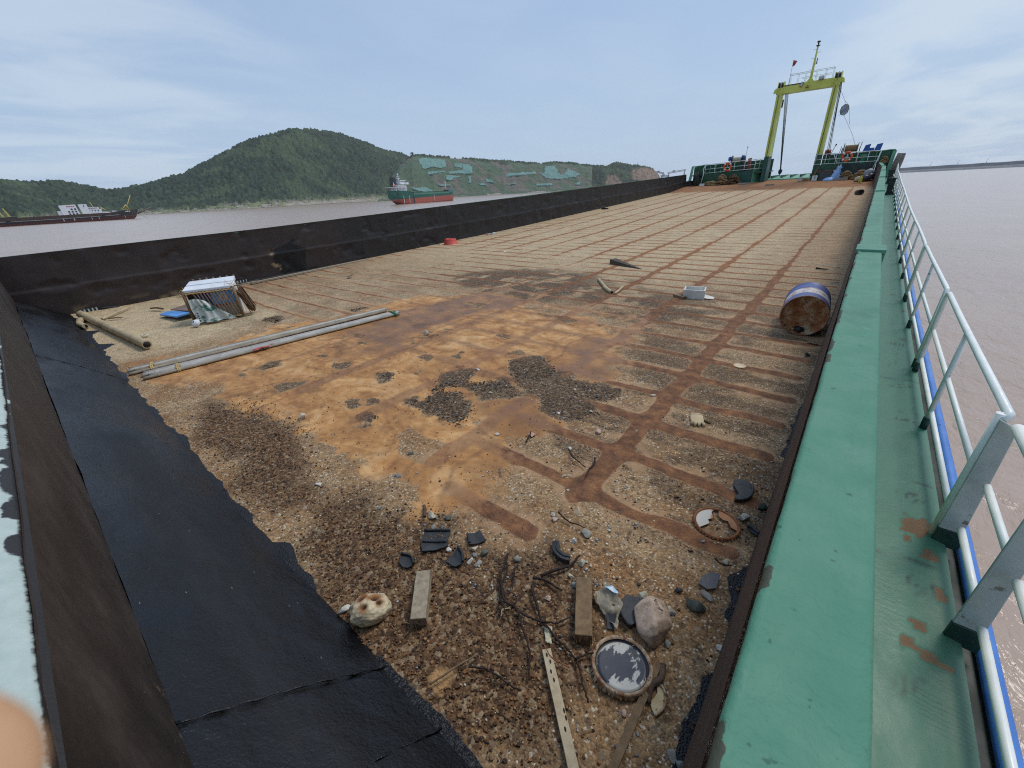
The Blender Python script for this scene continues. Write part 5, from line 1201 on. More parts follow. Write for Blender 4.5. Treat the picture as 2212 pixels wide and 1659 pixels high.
    for x, y in ((-8.75, 45.0), (-8.5, 45.5), (-8.25, 46.1)): b.tube([(x, y, 2.15), (x, y, 2.98)], .026, 6)
    for z in (2.97, 2.62, 2.25): b.tube([(-8.75, 44.95, z), (-8.15, 46.2, z)], .022, 6)
    b.build('side_rail', WPIPE, o)
platforms()
def bow_ramp():
    o = empty('bow_ramp', (-6.2, 48.5, 1.3), 'pale green bow ramp edge behind the end of the deck between the gantry legs', 'ramp')
    b = MB(); b.hexa([(-8.0, 47.0, 1.0), (-4.4, 47.0, 1.0), (-4.3, 52, .9), (-8.1, 52, .9), (-8.0, 47.0, 1.28), (-4.4, 47.0, 1.28), (-4.3, 52, 1.50), (-8.1, 52, 1.50)]); b.build('ramp_plate', LG, o)
    b = MB(); 
    for k in range(5): b.box((-7.8+k*.75, 48, 1.36), (-7.72+k*.75, 51.9, 1.56))
    b.build('ramp_rib', DG, o)
    tag(MB().box((-14.2, 46.6, .7), (0.4, 50, 1.2)).build('bow_deck', pm('brown_bow_deck', lin((96, 70, 54)), lin((124, 94, 70)), 1.5, .8, .3)), kind='structure')
bow_ramp()
def winch(name, c, label, s=1.0, rope=ROPEW, drumcol=BLKM, motor=None, extra=True):
    x, y, z = c
    o = empty(name, c, label, 'winch')
    prof = [(.22*s, -.36*s)]
    for k in range(13): prof += [(.235*s, (-.36+.06*k)*s), (.27*s, (-.33+.06*k)*s)]
    MB().lathe(prof+[(.22*s, .42*s)], (x, y, z+.55*s), (1, 0, 0), 20).build('rope_drum', rope, o)
    for d in (-.44, .46): MB().lathe([(.02, -.02), (.42*s, -.02), (.42*s, .02), (.02, .02)], (x+d*s, y, z+.55*s), (1, 0, 0), 24).build('drum_flange', drumcol, o)
    MB().box((x-.8*s, y-.35*s, z-.6*s), (x+.8*s, y+.35*s, z-.5*s)).build('base', DG, o)
    b = MB()
    for d in (-.56, .58): b.prism([(x+d*s, y-.3*s, z-.5*s), (x+d*s, y+.3*s, z-.5*s), (x+d*s, y+.1*s, z+.62*s), (x+d*s, y-.1*s, z+.62*s)], (.06*s, 0, 0))
    b.build('side_frame', drumcol, o)
    if motor: 
        MB().lathe([(.03, -.2), (.24*s, -.2), (.27*s, 0), (.24*s, .2), (.03, .2)], (x+motor[0], y, z+.35*s), (1, 0, 0), 16).build('motor', motor[1], o)
    b = MB(); b.tube([(x+.62*s, y-.15, z+.5*s), (x+.66*s, y-.2, z+.95*s)], .025, 6); b.tube([(x-.65*s, y-.15, z+.3*s), (x-.6*s, y-.25, z+.75*s)], .02, 6); b.build('brake_lever', BLKM, o)
    return o
REDP = pm('faded_red_paint', lin((150, 66, 58)), lin((176, 86, 74)), 3, .6, 0)
BLUEP = pm('bright_blue_paint', lin((24, 78, 150)), lin((38, 98, 176)), 2, .5, .1)
winch('mooring_winch', (-2.35, 46.8, 2.72), 'winch wound with pale rope behind the railing right of the gantry', 1.0, ROPE, pm('grey_green_flange', lin((86, 102, 92)), lin((110, 122, 112)), 3, .6, 0), (-1.45, REDP))
winch('mooring_winch', (-10.75, 47.0, 2.55), 'winch wound with whitish rope behind the railing left of the gantry', .95, ROPEW, BLKM, None)
def bow_bits():
    o = empty('blue_winch_guard', (-1.0, 46.6, 2.8), 'bright blue forked steel guard beside the right winch', 'steel guard')
    b = MB(); 
    for x0, x1 in ((-1.52, -1.15), (-.82, -.42)):
        b.prism([(x0, 46.5, 2.95), (x1, 46.5, 2.95), (x1+.06, 46.5, 3.48), (x0+.10, 46.5, 3.42)], (0, .35, 0))
    b.build('fork_plate', BLUEP, o)
    MB().box((-1.149, 46.5, 2.95), (-.821, 46.85, 3.2)).build('cross_plate', BLUEP, o)
    MB().box((-1.3, 46.55, 2.1), (-.7, 46.8, 2.947)).build('stand', DG, o)
    o = empty('red_motor', (-9.35, 46.8, 2.0), 'upright faded red steel box behind the left platform railing', 'motor housing')
    MB().hexa([(-9.75, 46.6, 2.0), (-9.5, 46.6, 2.0), (-9.5, 46.9, 2.0), (-9.75, 46.9, 2.0), (-9.72, 46.6, 3.1), (-9.47, 46.6, 3.15), (-9.47, 46.9, 3.15), (-9.72, 46.9, 3.1)]).build('housing', REDP, o)
    MB().box((-9.85, 46.55, 1.98), (-9.4, 46.95, 2.3)).build('foot', BLKM, o)
    for x, lab in ((-11.35, 'left one of the two small blue drums beside the left winch'), (-10.2, 'right one of the two small blue drums beside the left winch')):
        o = empty('blue_drum', (x, 46.9, 3.1), lab, 'drum', 'small blue drums at the left winch')
        MB().lathe([(.02, 0), (.15, 0), (.15, .12), (.16, .14), (.15, .16), (.15, .3), (.02, .3)], (x, 46.9, 3.05), n=14).build('shell', BLUEP, o)
        MB().lathe([(.02, 0), (.05, 0), (.05, .03), (.01, .03)], (x, 46.9, 3.352), n=10).build('cap', BLKM, o)
    o = empty('whip_aerial', (-10.0, 46.5, 2.1), 'thin black whip aerial rising above the left platform', 'aerial')
    MB().tube([(-10.0, 46.5, 2.1), (-9.92, 46.5, 4.0)], [.022, .012], 6).build('rod', BLKM, o)
    MB().lathe([(.01, 0), (.035, .02), (.035, .1), (.01, .12)], (-9.92, 46.5, 3.98), n=8).build('tip', BLKM, o)
    o = empty('deck_machinery', (-9.9, 46.2, 2.0), 'dark greasy gearbox between the left winch and the red box', 'machinery')
    MB().hexa([(-10.1, 45.9, 2.0), (-9.8, 45.9, 2.0), (-9.8, 46.4, 2.0), (-10.1, 46.4, 2.0), (-10.05, 45.9, 2.9), (-9.88, 45.9, 3.25), (-9.88, 46.4, 3.25), (-10.05, 46.4, 2.9)]).build('casing', BLKM, o)
    MB().tube([(-9.95, 46.1, 3.1), (-9.85, 46.1, 3.4)], .03, 6).build('handle', BLKM, o)
bow_bits()
def lifebuoy(c, label):
    o = empty('lifebuoy', c, label, 'lifebuoy', 'lifebuoys on the bow railings')
    x, y, z = c
    MB().lathe([(.30+.075*math.cos(k*math.pi/6), .075*math.sin(k*math.pi/6)) for k in range(12)], c, (0, 1, 0), 36, closed=True).build('ring', ORANGE, o)
    for k in range(4):
        a0 = math.pi/4+k*math.pi/2; b = MB()
        pts = [(x+.30*math.cos(a0+d), y, z+.30*math.sin(a0+d)) for d in (-.13, -.04, .05, .13)]
        b.tube(pts, .079, 12); b.build('band', WPIPE, o)
    b = MB()
    for k in range(3): 
        a0 = math.pi/2+k*2*math.pi/3; b.tube([(x, y+.02, z), (x+.27*math.cos(a0), y+.02, z+.27*math.sin(a0))], .02, 6)
    b.build('bracket', WPIPE, o)
lifebuoy((-2.33, 44.78, 2.68), 'orange lifebuoy on the railing right of the gantry')
lifebuoy((-10.95, 44.78, 2.52), 'orange lifebuoy on the railing left of the gantry')
DUSTY = pm('dusty_tyre_rubber', lin((104, 99, 93)), lin((132, 126, 118)), 6, .9, .4, 30, .01)
def tyre(c, ax, Ro, W_, label, name='tyre', grp=None, TYREM=None):
    TYREM = TYREM or globals()['TYREM']
    o = empty(name, c, label, 'tyre', grp)
    w_ = W_/2; ri = Ro*.58
    MB().lathe([(ri, -w_*.7), (Ro*.80, -w_), (Ro*.95, -w_*.92), (Ro*.965, -w_*.6), (Ro*.965, w_*.6), (Ro*.95, w_*.92), (Ro*.80, w_), (ri, w_*.7), (ri*.98, w_*.55), (Ro*.86, w_*.5), (Ro*.86, -w_*.5), (ri*.98, -w_*.55)], c, ax, 40, closed=True).build('carcass', TYREM, o)
    ax = Vector(ax).normalized(); a = ax.orthogonal().normalized(); bb = ax.cross(a); b = MB(); N_ = 22
    for k in range(N_):
        th = 2*math.pi*k/N_
        for sd in (-1, 1):
            t0 = th + (0 if sd > 0 else math.pi/N_)
            er = a*math.cos(t0)+bb*math.sin(t0); et = -a*math.sin(t0)+bb*math.cos(t0); C_ = Vector(c)
            q = []
            for rr in (Ro*.94, Ro*1.02):
                for u, v_ in ((sd*w_*.06, -.05), (sd*w_*.98, -.02), (sd*w_*.98, .08), (sd*w_*.06, .05)):
                    q.append(C_ + er*rr + ax*u + et*v_*Ro)
            b.hexa(q)
    b.build('tread', TYREM, o)
tyre((.84, 45.0, 1.98), (1, -.10, -.10), .67, .46, 'huge dusty tyre hung as a fender outside the right corner of the bow', TYREM=DUSTY)
tyre((-13.57, 44.75, 1.58), (1, .45, .05), .66, .34, 'big black tyre leaning at the left corner of the bow')
def rope_heap(c, n, rx, ry, h, mat, label, seed, rad=.045, name='rope_coil', coil=False):
    rg = random.Random(seed); o = empty(name, c, label, 'rope', 'heaps of mooring rope at the bow')
    x, y, z = c
    for k in range(n):
        b = MB(); pts = []
        a0 = rg.uniform(0, 6.28); turns = rg.uniform(1.3, 2.4); sx = rx*rg.uniform(.45, .95); sy = ry*rg.uniform(.5, .95)
        ox, oy = rg.uniform(-.25, .25)*rx, rg.uniform(-.3, .3)*ry; tilt = rg.uniform(-.4, .4); zz = h*(k+.3)/n
        m = 26
        for i in range(m):
            t_ = a0+turns*6.28*i/m; q = 1-.25*i/m
            prof_ = max(.12, 1-.8*((ox+sx*q*math.cos(t_))/rx)**2)
            pts.append((x+ox+sx*q*math.cos(t_)+.05*math.sin(3*t_), y+oy+sy*q*math.sin(t_), z+rad+zz*prof_+tilt*.25*math.cos(t_)*h+.04*math.sin(2.3*t_+k)))
        pts = [(p[0], p[1], max(p[2], float(zd(p[1]))+rad*.8)) for p in pts]
        b.tube(pts, rad, 7); b.build('loop', mat, o)
    return o
def zc(y): return float(zd(y))
rope_heap((-12.0, 44.3, zc(44.3)), 6, .75, .35, .30, ROPE, 'low spread heap of tan rope at the foot of the left platform', 3)
rope_heap((-11.15, 44.4, zc(44.4)), 9, .48, .40, .82, ROPE, 'tall tan rope coil in the middle of the left rope heap', 4)
rope_heap((-10.2, 44.5, zc(44.5)), 9, .58, .38, .72, ROPE2, 'dark brown rope heap nearest the left gantry leg', 5, .042)
rope_heap((-2.05, 44.2, zc(44.2)), 9, .48, .36, .55, ROPE, 'round tan rope coil below the right lifebuoy', 6)
rope_heap((-1.1, 44.0, zc(44.0)), 8, .62, .36, .60, ROPE, 'larger tan rope coil right of the lifebuoy, before the dark plate', 7)
rope_heap((.05, 45.0, 1.95), 5, .30, .12, .55, ROPE, 'tan rope bundle hung inside the right end of the bow bulwark', 8, .04)
def bow_litter():
    GREY = pm('grey_bin_plastic', lin((56, 66, 66)), lin((76, 84, 82)), 4, .6, .2)
    o = empty('grey_bin', (-3.45, 44.5, zc(44.5)), 'grey rectangular bin with a rusty rim below the right platform', 'bin')
    z = zc(44.5); b = MB(); b.hexa([(-3.78, 44.3, z), (-3.05, 44.3, z), (-3.05, 44.8, z), (-3.78, 44.8, z), (-3.84, 44.25, z+.62), (-2.98, 44.25, z+.68), (-2.98, 44.85, z+.68), (-3.84, 44.85, z+.62)]); b.build('body', GREY, o)
    MB().tube([(-3.84, 44.25, z+.63), (-2.98, 44.25, z+.69), (-2.98, 44.85, z+.69), (-3.84, 44.85, z+.63), (-3.84, 44.25, z+.63)], .03, 6).build('rim', pm('rusty_rim', lin((120, 62, 44)), lin((146, 84, 58)), 8, .8, 0), o)
    o = empty('white_box', (-4.05, 44.2, z), 'white box with a black figure 7 leaning by the right gantry foot', 'box')
    MB().box((-4.22, 44.1, z), (-3.88, 44.35, z+.36)).build('body', WPIPE, o)
    b = MB(); b.box((-4.12, 44.09, z+.25), (-3.98, 44.098, z+.29)); b.hexa([(-4.08, 44.09, z+.06), (-4.04, 44.09, z+.06), (-4.04, 44.098, z+.06), (-4.08, 44.098, z+.06), (-4.02, 44.09, z+.249), (-3.98, 44.09, z+.249), (-3.98, 44.098, z+.249), (-4.02, 44.098, z+.249)]); b.build('figure_seven', BLKM, o)
    o = empty('white_crate', (-5.05, 44.4, zc(44.4)), 'small whitish crate and block left of the right gantry foot', 'crate')
    MB().hexa([(-5.2, 44.3, z), (-4.95, 44.3, z), (-4.95, 44.6, z), (-5.2, 44.6, z), (-5.15, 44.3, z+.26), (-4.9, 44.3, z+.28), (-4.9, 44.6, z+.28), (-5.15, 44.6, z+.26)]).build('body', pm('grey_white_crate', lin((170, 172, 170)), lin((196, 196, 192)), 5, .7, .1), o)
    MB().box((-4.85, 44.3, z), (-4.55, 44.55, z+.16)).build('brown_block', pm('brown_block', lin((112, 88, 64)), lin((136, 108, 80)), 5, .8, 0), o)
    LB = pm('light_blue_plastic', lin((120, 158, 206)), lin((158, 190, 224)), 6, .35, .2)
    for k, (x, y, s, lab) in enumerate(((-2.78, 44.3, 1.0, 'taller crumpled light blue plastic bundle below the right platform'), (-2.42, 44.25, .75, 'tilted light blue plastic jug beside the blue bundle'), (-3.0, 44.1, .7, 'low light blue plastic sheet spread in front of the blue bundle'))):
        zz = zc(y); o = empty('blue_plastic', (x, y, zz), lab, 'plastic bundle')
        ax = (.25, 0, 1) if k != 1 else (-.55, 0, .8)
        if k == 2: b = MB().lathe([(.5, 0), (.42, .12), (.25, .22), (.02, .25)], (x, y, zz), n=11)
        else: b = MB().lathe([(.02, 0), (.26*s, .02), (.29*s, .25*s), (.24*s, .6*s), (.13*s, .8*s), (.17*s, .92*s), (.05*s, 1.0*s)], (x, y, zz), ax, 11)
        oo = b.build('body', LB, o); d = oo.modifiers.new('crumple', 'DISPLACE'); tx = bpy.data.textures.new('crumple', 'CLOUDS'); tx.noise_scale = .25; d.texture = tx; d.strength = .07
        if k != 2: MB().lathe([(.05, 0), (.08, .02), (.07, .09), (.03, .11)], Vector((x, y, zz))+Vector(ax).normalized()*s*.98, ax, 9).build('neck', LB, o)
    PLK = pm('grey_plank', lin((132, 122, 106)), lin((160, 150, 132)), 5, .85, .2, vec=(8, 1, 8))
    o = tag(MB().hexa([(-3.05, 43.7, zc(43.7)), (-1.85, 43.75, zc(43.7)), (-1.85, 43.95, zc(43.7)), (-3.05, 43.9, zc(43.7)), (-3.05, 43.7, zc(43.7)+.14), (-1.85, 43.75, zc(43.7)+.2), (-1.85, 43.95, zc(43.7)+.2), (-3.05, 43.9, zc(43.7)+.14)]).build('plank', PLK), 'thick grey plank lying before the light blue plastic at the bow', 'plank')
    o = tag(MB().hexa([(-3.05, 44.8, zc(44)), (-2.97, 44.8, zc(44)), (-2.97, 44.86, zc(44)), (-3.05, 44.86, zc(44)), (-2.75, 44.85, 2.15), (-2.67, 44.85, 2.15), (-2.67, 44.9, 2.15), (-2.75, 44.9, 2.15)]).build('leaning_plank', PLK), 'grey plank leaning upright on the right platform plate beside the bin', 'plank')
    tag(MB().hexa([(-4.36, 44.75, zc(44.7)), (-4.24, 44.75, zc(44.7)), (-4.24, 44.8, zc(44.7)), (-4.36, 44.8, zc(44.7)), (-4.05, 44.9, 2.1), (-3.98, 44.9, 2.1), (-3.98, 44.95, 2.1), (-4.05, 44.95, 2.1)]).build('leaning_board', pm('rust_brown_board', lin((126, 76, 46)), lin((154, 104, 68)), 6, .8, .1)), 'rust brown board leaning against the right gantry foot', 'board')
    GP = pm('grey_plastic_sack', lin((116, 122, 128)), lin((150, 154, 156)), 9, .5, .4, 20, .02)
    for k, (x, y, zz, s, m, lab) in enumerate(((-.62, 43.2, .3, .36, GP, 'grey crumpled plastic sack at the right edge of the bow'), (-.75, 42.6, .05, .30, pm('dark_purple_sack', lin((44, 40, 58)), lin((66, 60, 84)), 8, .5, .3), 'dark purple plastic bag at the right edge of the bow'), (-1.15, 42.7, .0, .28, pm('cream_sack', lin((158, 146, 118)), lin((184, 172, 144)), 8, .7, .3), 'cream coloured sack beside the purple bag'), (-.5, 42.7, .12, .30, BLKM, 'black plastic bag wedged against the right coaming at the bow'))):
        z = zc(y)+zz; o = MB().lathe([(.02, 0), (s*.9, .02), (s, s*.4), (s*.8, s*.9), (s*.4, s*1.25), (.02, s*1.3)], (0, 0, 0), n=14).build('plastic_sack', m, loc=(0, 0, 0)); o.location = (x, y, z)
        d = o.modifiers.new('crumple', 'DISPLACE'); tx = bpy.data.textures.new('crumple', 'CLOUDS'); tx.noise_scale = .2; d.texture = tx; d.strength = .1
        tag(o, lab, 'plastic sack', 'rubbish at the right edge of the bow')
    o = empty('yellow_jerrycan', (-1.0, 42.2, zc(42.2)), 'yellow plastic jerrycan among the rubbish at the right edge of the bow', 'jerrycan')
    YP = pm('yellow_plastic', lin((188, 180, 52)), lin((206, 198, 74)), 6, .4, 0)
    z = zc(42.2); MB().box((-1.1, 42.1, z), (-.88, 42.3, z+.34)).build('body', YP, o, bevel=.04); MB().tube([(-1.05, 42.2, z+.33), (-1.03, 42.2, z+.42), (-.93, 42.2, z+.42), (-.92, 42.2, z+.33)], .02, 6).build('handle', YP, o)
    MB().lathe([(.02, 0), (.035, 0), (.035, .04), (.01, .045)], (-1.06, 42.2, z+.345), n=10).build('cap', BLKM, o)
    o = tag(MB().box((0, 0, 0), (.62, .05, .03), Matrix.Translation((-1.45, 41.4, zc(41.4))) @ Matrix.Rotation(R(-20), 4, 'Z')).build('yellow_stick', pm('yellow_wood', lin((170, 140, 70)), lin((190, 160, 90)), 6, .8, 0)), 'short yellow stick on the brown deck at the bow', 'stick')
    tag(MB().box((-9.6, 43.6, zc(43.6)), (-8.9, 44.0, zc(43.6)+.10)).build('flat_plank', PLK), 'flat grey plank at the left gantry foot', 'plank')
    tag(MB().box((0, 0, 0), (1.5, .16, .10), Matrix.Translation((-9.7, 44.2, zc(44.2))) @ Matrix.Rotation(R(30), 4, 'Z')).build('timber', PLK), 'long timber lying at the corner of the left platform', 'timber')
    tag(MB().box((0, 0, 0), (.62, .22, .12), Matrix.Translation((-7.1, 42.2, zc(42.2))) @ Matrix.Rotation(R(25), 4, 'Z')).build('wood_offcut', PLK), 'short pale wood offcut on the brown deck between the gantry legs', 'offcut')
    tag(MB().box((-12.95, 43.9, zc(43.9)), (-12.55, 44.15, zc(43.9)+.2)).build('white_block', WPIPE, bevel=.02), 'small white block at the left end of the rope heap', 'block')
    # black ventilator boxes on the side deck
    VB = pm('black_vent_paint', lin((22, 30, 32)), lin((34, 42, 44)), 3, .5, .1)
    for (x0, x1, y, lab) in ((.52, .80, 32.5, 'nearer black leaning ventilator on the green side deck'), (.50, .78, 54, 'x')):
        if lab == 'x': y = 41.0; lab = 'farther black leaning ventilator on the green side deck'
        z = zc(y); o = empty('ventilator', (x0+.15, y, z), lab, 'ventilator', 'black ventilators on the side deck')
        MB().hexa([(x0-.02, y-.2, z), (x1+.04, y-.2, z), (x1+.04, y+.3, z), (x0-.02, y+.3, z), (x0, y-.2, z+.16), (x1+.04, y-.2, z+.16), (x1+.04, y+.3, z+.16), (x0, y+.3, z+.16)]).build('base', VB, o)
        MB().hexa([(x0-.0, y-.1, z+.163), (x1-.05, y-.1, z+.163), (x1-.05, y+.2, z+.163), (x0, y+.2, z+.163), (x0-.05, y-.1, z+.78), (x1-.02, y-.1, z+.78), (x1-.02, y+.2, z+.78), (x0-.05, y+.2, z+.78)]).build('trunk', VB, o)
        MB().box((x0-.08, y-.14, z+.783), (x1+.02, y+.24, z+.83)).build('lid', VB, o)
bow_litter()
# ------------------------------------------------------------------ things lying on the deck
WOOD = pm('weathered_grey_wood', lin((138, 124, 104)), lin((172, 158, 134)), 5, .85, .5, 30, .004, vec=(5, 5, 5), spots=[(9, .66, lin((84, 74, 64)))])
WOODB = pm('brown_wet_wood', lin((108, 86, 60)), lin((138, 112, 80)), 5, .8, .5, 30, .004, vec=(5, 5, 5), spots=[(7, .68, lin((66, 50, 36)))])
WOODP = pm('pale_driftwood', lin((172, 154, 124)), lin((196, 180, 150)), 5, .85, .4, 30, .003, vec=(6, 6, 6), spots=[(5, .70, lin((60, 54, 48)))])
BROKEN = pm('broken_wood_end', lin((66, 48, 34)), lin((108, 82, 56)), 18, .9, .6, 50, .008)
BAMB = pm('dry_bamboo', lin((168, 148, 112)), lin((194, 174, 138)), 4, .6, .2, vec=(1, 1, 1), spots=[(6, .66, lin((136, 112, 80)))])
BAMG = pm('silver_grey_bamboo', lin((146, 142, 134)), lin((180, 176, 168)), 4, .65, .25, spots=[(7, .66, lin((106, 100, 92)))])
BAMG2 = pm('brown_grey_bamboo', lin((128, 116, 98)), lin((160, 148, 126)), 4, .7, .25, spots=[(7, .64, lin((92, 82, 68)))])
BAMB2 = pm('bleached_bamboo', lin((166, 160, 148)), lin((196, 190, 178)), 4, .65, .25, spots=[(7, .66, lin((120, 112, 98)))])
RUBB = pm('black_plastic_rubber', lin((34, 35, 37)), lin((58, 59, 61)), 9, .62, .35, 40, .004, spots=[(14, .66, lin((92, 90, 86)))])
ROOT = pm('dark_root_bark', lin((28, 20, 16)), lin((56, 40, 31)), 30, .85, .5, 80, .003)
DARKIN = pm('hollow_shade_and_oil', (.01, .009, .008), (.02, .018, .015), 5, .9, 0)  # near-black colour painting shade into hollows and gaps; also the oil stain
def crm(pts, n=6):
    """smooth curve through the points"""
    P = [Vector(p) for p in pts]; P = [P[0]*2-P[1]]+P+[P[-1]*2-P[-2]]; out = []
    for i in range(1, len(P)-2):
        for k in range(n):
            t_ = k/n; a, b, c, d = P[i-1], P[i], P[i+1], P[i+2]
            out.append(.5*((2*b)+(c-a)*t_+(2*a-5*b+4*c-d)*t_*t_+(3*b-a-3*c+d)*t_**3))
    return out+[P[-2]]
def timber(name, a, b, wd, th, z, mat, label, cat, broken=True, roll=0, seed=1, zb=None):
    """a squared piece of wood from a to b (centre line), slightly irregular, with a split end"""
    rg = random.Random(seed); a = Vector((*a, z)); b = Vector((*b, z if zb is None else zb)); d = (b-a); L = d.length; d.normalize()
    s = d.cross(Vector((0, 0, 1))).normalized(); u = s.cross(d)
    q = Matrix.Rotation(roll, 3, d); s = q @ s; u = q @ u
    n = 9; o = empty(name, ((a+b)/2), label, cat); m = MB(); vs = []
    for i in range(n):
        f = i/(n-1); c = a+d*L*f
        for sx, sz in ((-1, 0), (1, 0), (1, 1), (-1, 1)):
            e = (rg.uniform(-.015, .015) if 0 < i < n-1 else 0)*wd
            vs.append(c + s*(sx*wd/2+e) + u*(sz*th+e) + (d*rg.uniform(-.006, .006) if i in (0, n-1) else Vector()))
    fs = [(4*i+k, 4*i+(k+1) % 4, 4*i+4+(k+1) % 4, 4*i+4+k) for i in range(n-1) for k in range(4)] + [(0, 3, 2, 1), (4*n-4, 4*n-3, 4*n-2, 4*n-1)]
    m.add(vs, fs); m.build('beam', mat, o, bevel=min(wd, th)*.07)
    if broken:
        k = MB()
        for i in range(22):
            fx, fz = rg.uniform(-.46, .46), rg.uniform(.04, .92); l = rg.uniform(.006, .03)*(wd/.09); t_ = wd*.05
            c = b+s*fx*wd+u*fz*th
            k.add([c+s*t_-d*.01, c-s*t_-d*.01, c+u*t_-d*.01, c+d*l], [(0, 1, 3), (1, 2, 3), (2, 0, 3)])
        k.build('split_end', BROKEN, o)
    return o
timber('wood_block', (-1.606, .905), (-1.385, .685), .088, .075, .004, WOOD, 'short squared grey wood block with a broken end, left of the roots', 'wood block', seed=3)
timber('wood_block', (-.782, 1.455), (-.612, 1.155), .092, .072, .004, WOODB, 'brown wood block with a rotten end beside the torn wrapper', 'wood block', seed=4)
timber('wood_strip', (-.745, 1.005), (-.32, .625), .046, .022, .012, WOODP, 'pale driftwood strip with dark nail holes running out of the bottom of the photo', 'wood strip', False, seed=5)
o_ = bpy.data.objects['wood_strip']
b = MB(); rg = random.Random(2)
for f, sx in ((.06, -.1), (.12, .12), (.2, -.05), (.27, .05), (.5, .35), (.55, .38), (.62, .05)):
    c = Vector((-.745+.425*f, 1.005-.38*f, .0352)); dd = Vector((.745, -.667, 0)); ss = Vector((.667, .745, 0)); c += ss*sx*.046
    L_ = .011; b.add([c+dd*L_*math.cos(t_*.785)+ss*.0045*math.sin(t_*.785) for t_ in range(8)], [tuple(range(8))])
b.build('nail_hole', DARKIN, o_)
timber('wood_lath', (-.262, 1.285), (-.256, .70), .034, .012, .016, WOODB, 'thin brown wood lath leading under the big paint tin lid', 'lath', False, seed=6)
timber('deck_plank', (-.762, 12.52), (-.22, 12.10), .10, .05, .004, WOOD, 'short grey plank lying on the ribs near the drum, up the right side', 'plank', True, seed=7)
timber('long_plank', (-13.70, 4.30), (-13.98, 8.45), .13, .05, -.02, WOOD, 'long thin plank lying along the foot of the black wall', 'plank', False, seed=8)
o_ = empty('wood_wedge', (-4.8, 10.6, 0), 'dark split wood wedge lying alone in the middle of the deck', 'wood')
MB().hexa([(-5.32, 10.72, 0), (-5.2, 10.92, 0), (-4.22, 10.42, 0), (-4.25, 10.38, 0), (-5.30, 10.72, .16), (-5.22, 10.9, .17), (-4.22, 10.42, .03), (-4.25, 10.38, .03)]).build('wedge', pm('dark_split_wood', lin((62, 54, 46)), lin((98, 86, 72)), 6, .9, .5, vec=(3, 12, 12)), o_, bevel=.01)
MB().add([(-5.31, 10.715, .005), (-5.2, 10.915, .005), (-5.22, 10.895, .165), (-5.30, 10.715, .155)], [(0, 1, 2, 3)]).build('split_face', BROKEN, o_)

# bamboo
def bamboo(name, a, b, r, za, zb, mat, label, cat='bamboo pole', node=.32, parent=None, hollow=True, bend=0):
    a = Vector((*a, za)); b = Vector((*b, zb)); L = (b-a).length; d = (b-a).normalized(); s = d.cross(Vector((0, 0, 1))).normalized()
    pts, rs = [], []; x = 0
    fl = [0]; k = node*.4
    while k < L: fl += [k-.018, k-.006, k, k+.006, k+.018]; k += node
    fl = sorted(set([0, L]+[q for q in fl if 0 < q < L]+list(np.arange(.1, L, .12))))
    for q in fl:
        kk = min(abs(q-(node*.4+i*node)) for i in range(int(L/node)+1)); bump = 1.13 if kk < .002 else (1.06 if kk < .008 else (1.0 if kk < .02 else .985))
        pts.append(a+d*q+s*bend*math.sin(math.pi*q/L)); rs.append(r*bump*(1-.15*q/L))
    o = parent or empty(name, (a+b)/2, label, cat)
    p = MB().tube(pts, rs, 12, squash=.6 if parent else 1).build('pole' if parent else 'culm', mat, o)
    if hollow:
        for e, dd, rr in ((a, -d, r), (b, d, r*.85)): MB().lathe([(.0, .0015), (rr*.72, .0015), (rr*.72, -.004)], e, dd, 12).build('hollow_shade_disc', DARKIN, p if parent else o)
    return o
bamboo('bamboo_pipe', (-13.55, .60), (-9.06, .965), .085, .07, .085, BAMB, 'thick pale bamboo pole lying in the sandy corner by the black plate', node=.9)
bamboo('bamboo_stub', (-12.93, .535), (-12.05, .505), .06, .05, .055, BAMB, 'short bent bamboo stub beside the thick bamboo pole', node=.4, bend=.06)
bamboo('bamboo_stick', (-12.65, .83), (-13.5, 1.46), .025, .025, .03, BAMB, 'thin bamboo stick lying across the thick bamboo pole', node=.3)
def bundle(name, ends, n, r, mat, label, ties, tcol):
    (ax, ay), (bx, by), wd = ends
    d = Vector((bx-ax, by-ay, 0)).normalized(); s = Vector((d.y, -d.x, 0))
    o = empty(name, ((ax+bx)/2, (ay+by)/2, 0), label, 'bamboo raft', 'lashed bundles of bamboo poles')
    rg = random.Random(n)
    for k in range(n):
        f = (k-(n-1)/2)*wd/n; e = rg.uniform(-.06, .06)
        a = Vector((ax, ay, 0))+s*f+d*e; b_ = Vector((bx, by, 0))+s*f*.82+d*rg.uniform(-.12, .12)
        bamboo('', (a.x, a.y), (b_.x, b_.y), r*rg.uniform(.85, 1.08), r*.6, r*.6, (mat, BAMB2, mat, BAMG2)[k % 4], '', node=rg.uniform(.34, .44), parent=o)
    for f, c in zip(ties, tcol):
        c0 = Vector((ax+(bx-ax)*f, ay+(by-ay)*f, r*.6)); m = MB()
        for j in range(2):
            m.tube([c0+s*(wd*.52*math.cos(w_*math.pi/8))+Vector((0, 0, (r*.85)*math.sin(w_*math.pi/8)))+d*.02*j for w_ in range(17)], .010, 6)
        m.tube(crm([c0+Vector((0, 0, r*.8)), c0+s*.05+d*.05+Vector((0, 0, r*1.1)), c0+s*.1-d*.03+Vector((0, 0, r*.8))], 4), .009, 6)
        m.build('tie', c, o)
TIEY = pm('raffia_tie', lin((178, 150, 98)), lin((200, 172, 118)), 14, .8, .2); TIEG = pm('green_twine', lin((30, 96, 62)), lin((48, 122, 84)), 14, .7, .2)
bundle('bamboo_bundle', ((-7.52, .64), (-6.83, 4.62), .34), 4, .040, BAMG, 'nearer silver grey bundle of bamboo poles tied with green twine', (.09, .955), (TIEY, TIEG))
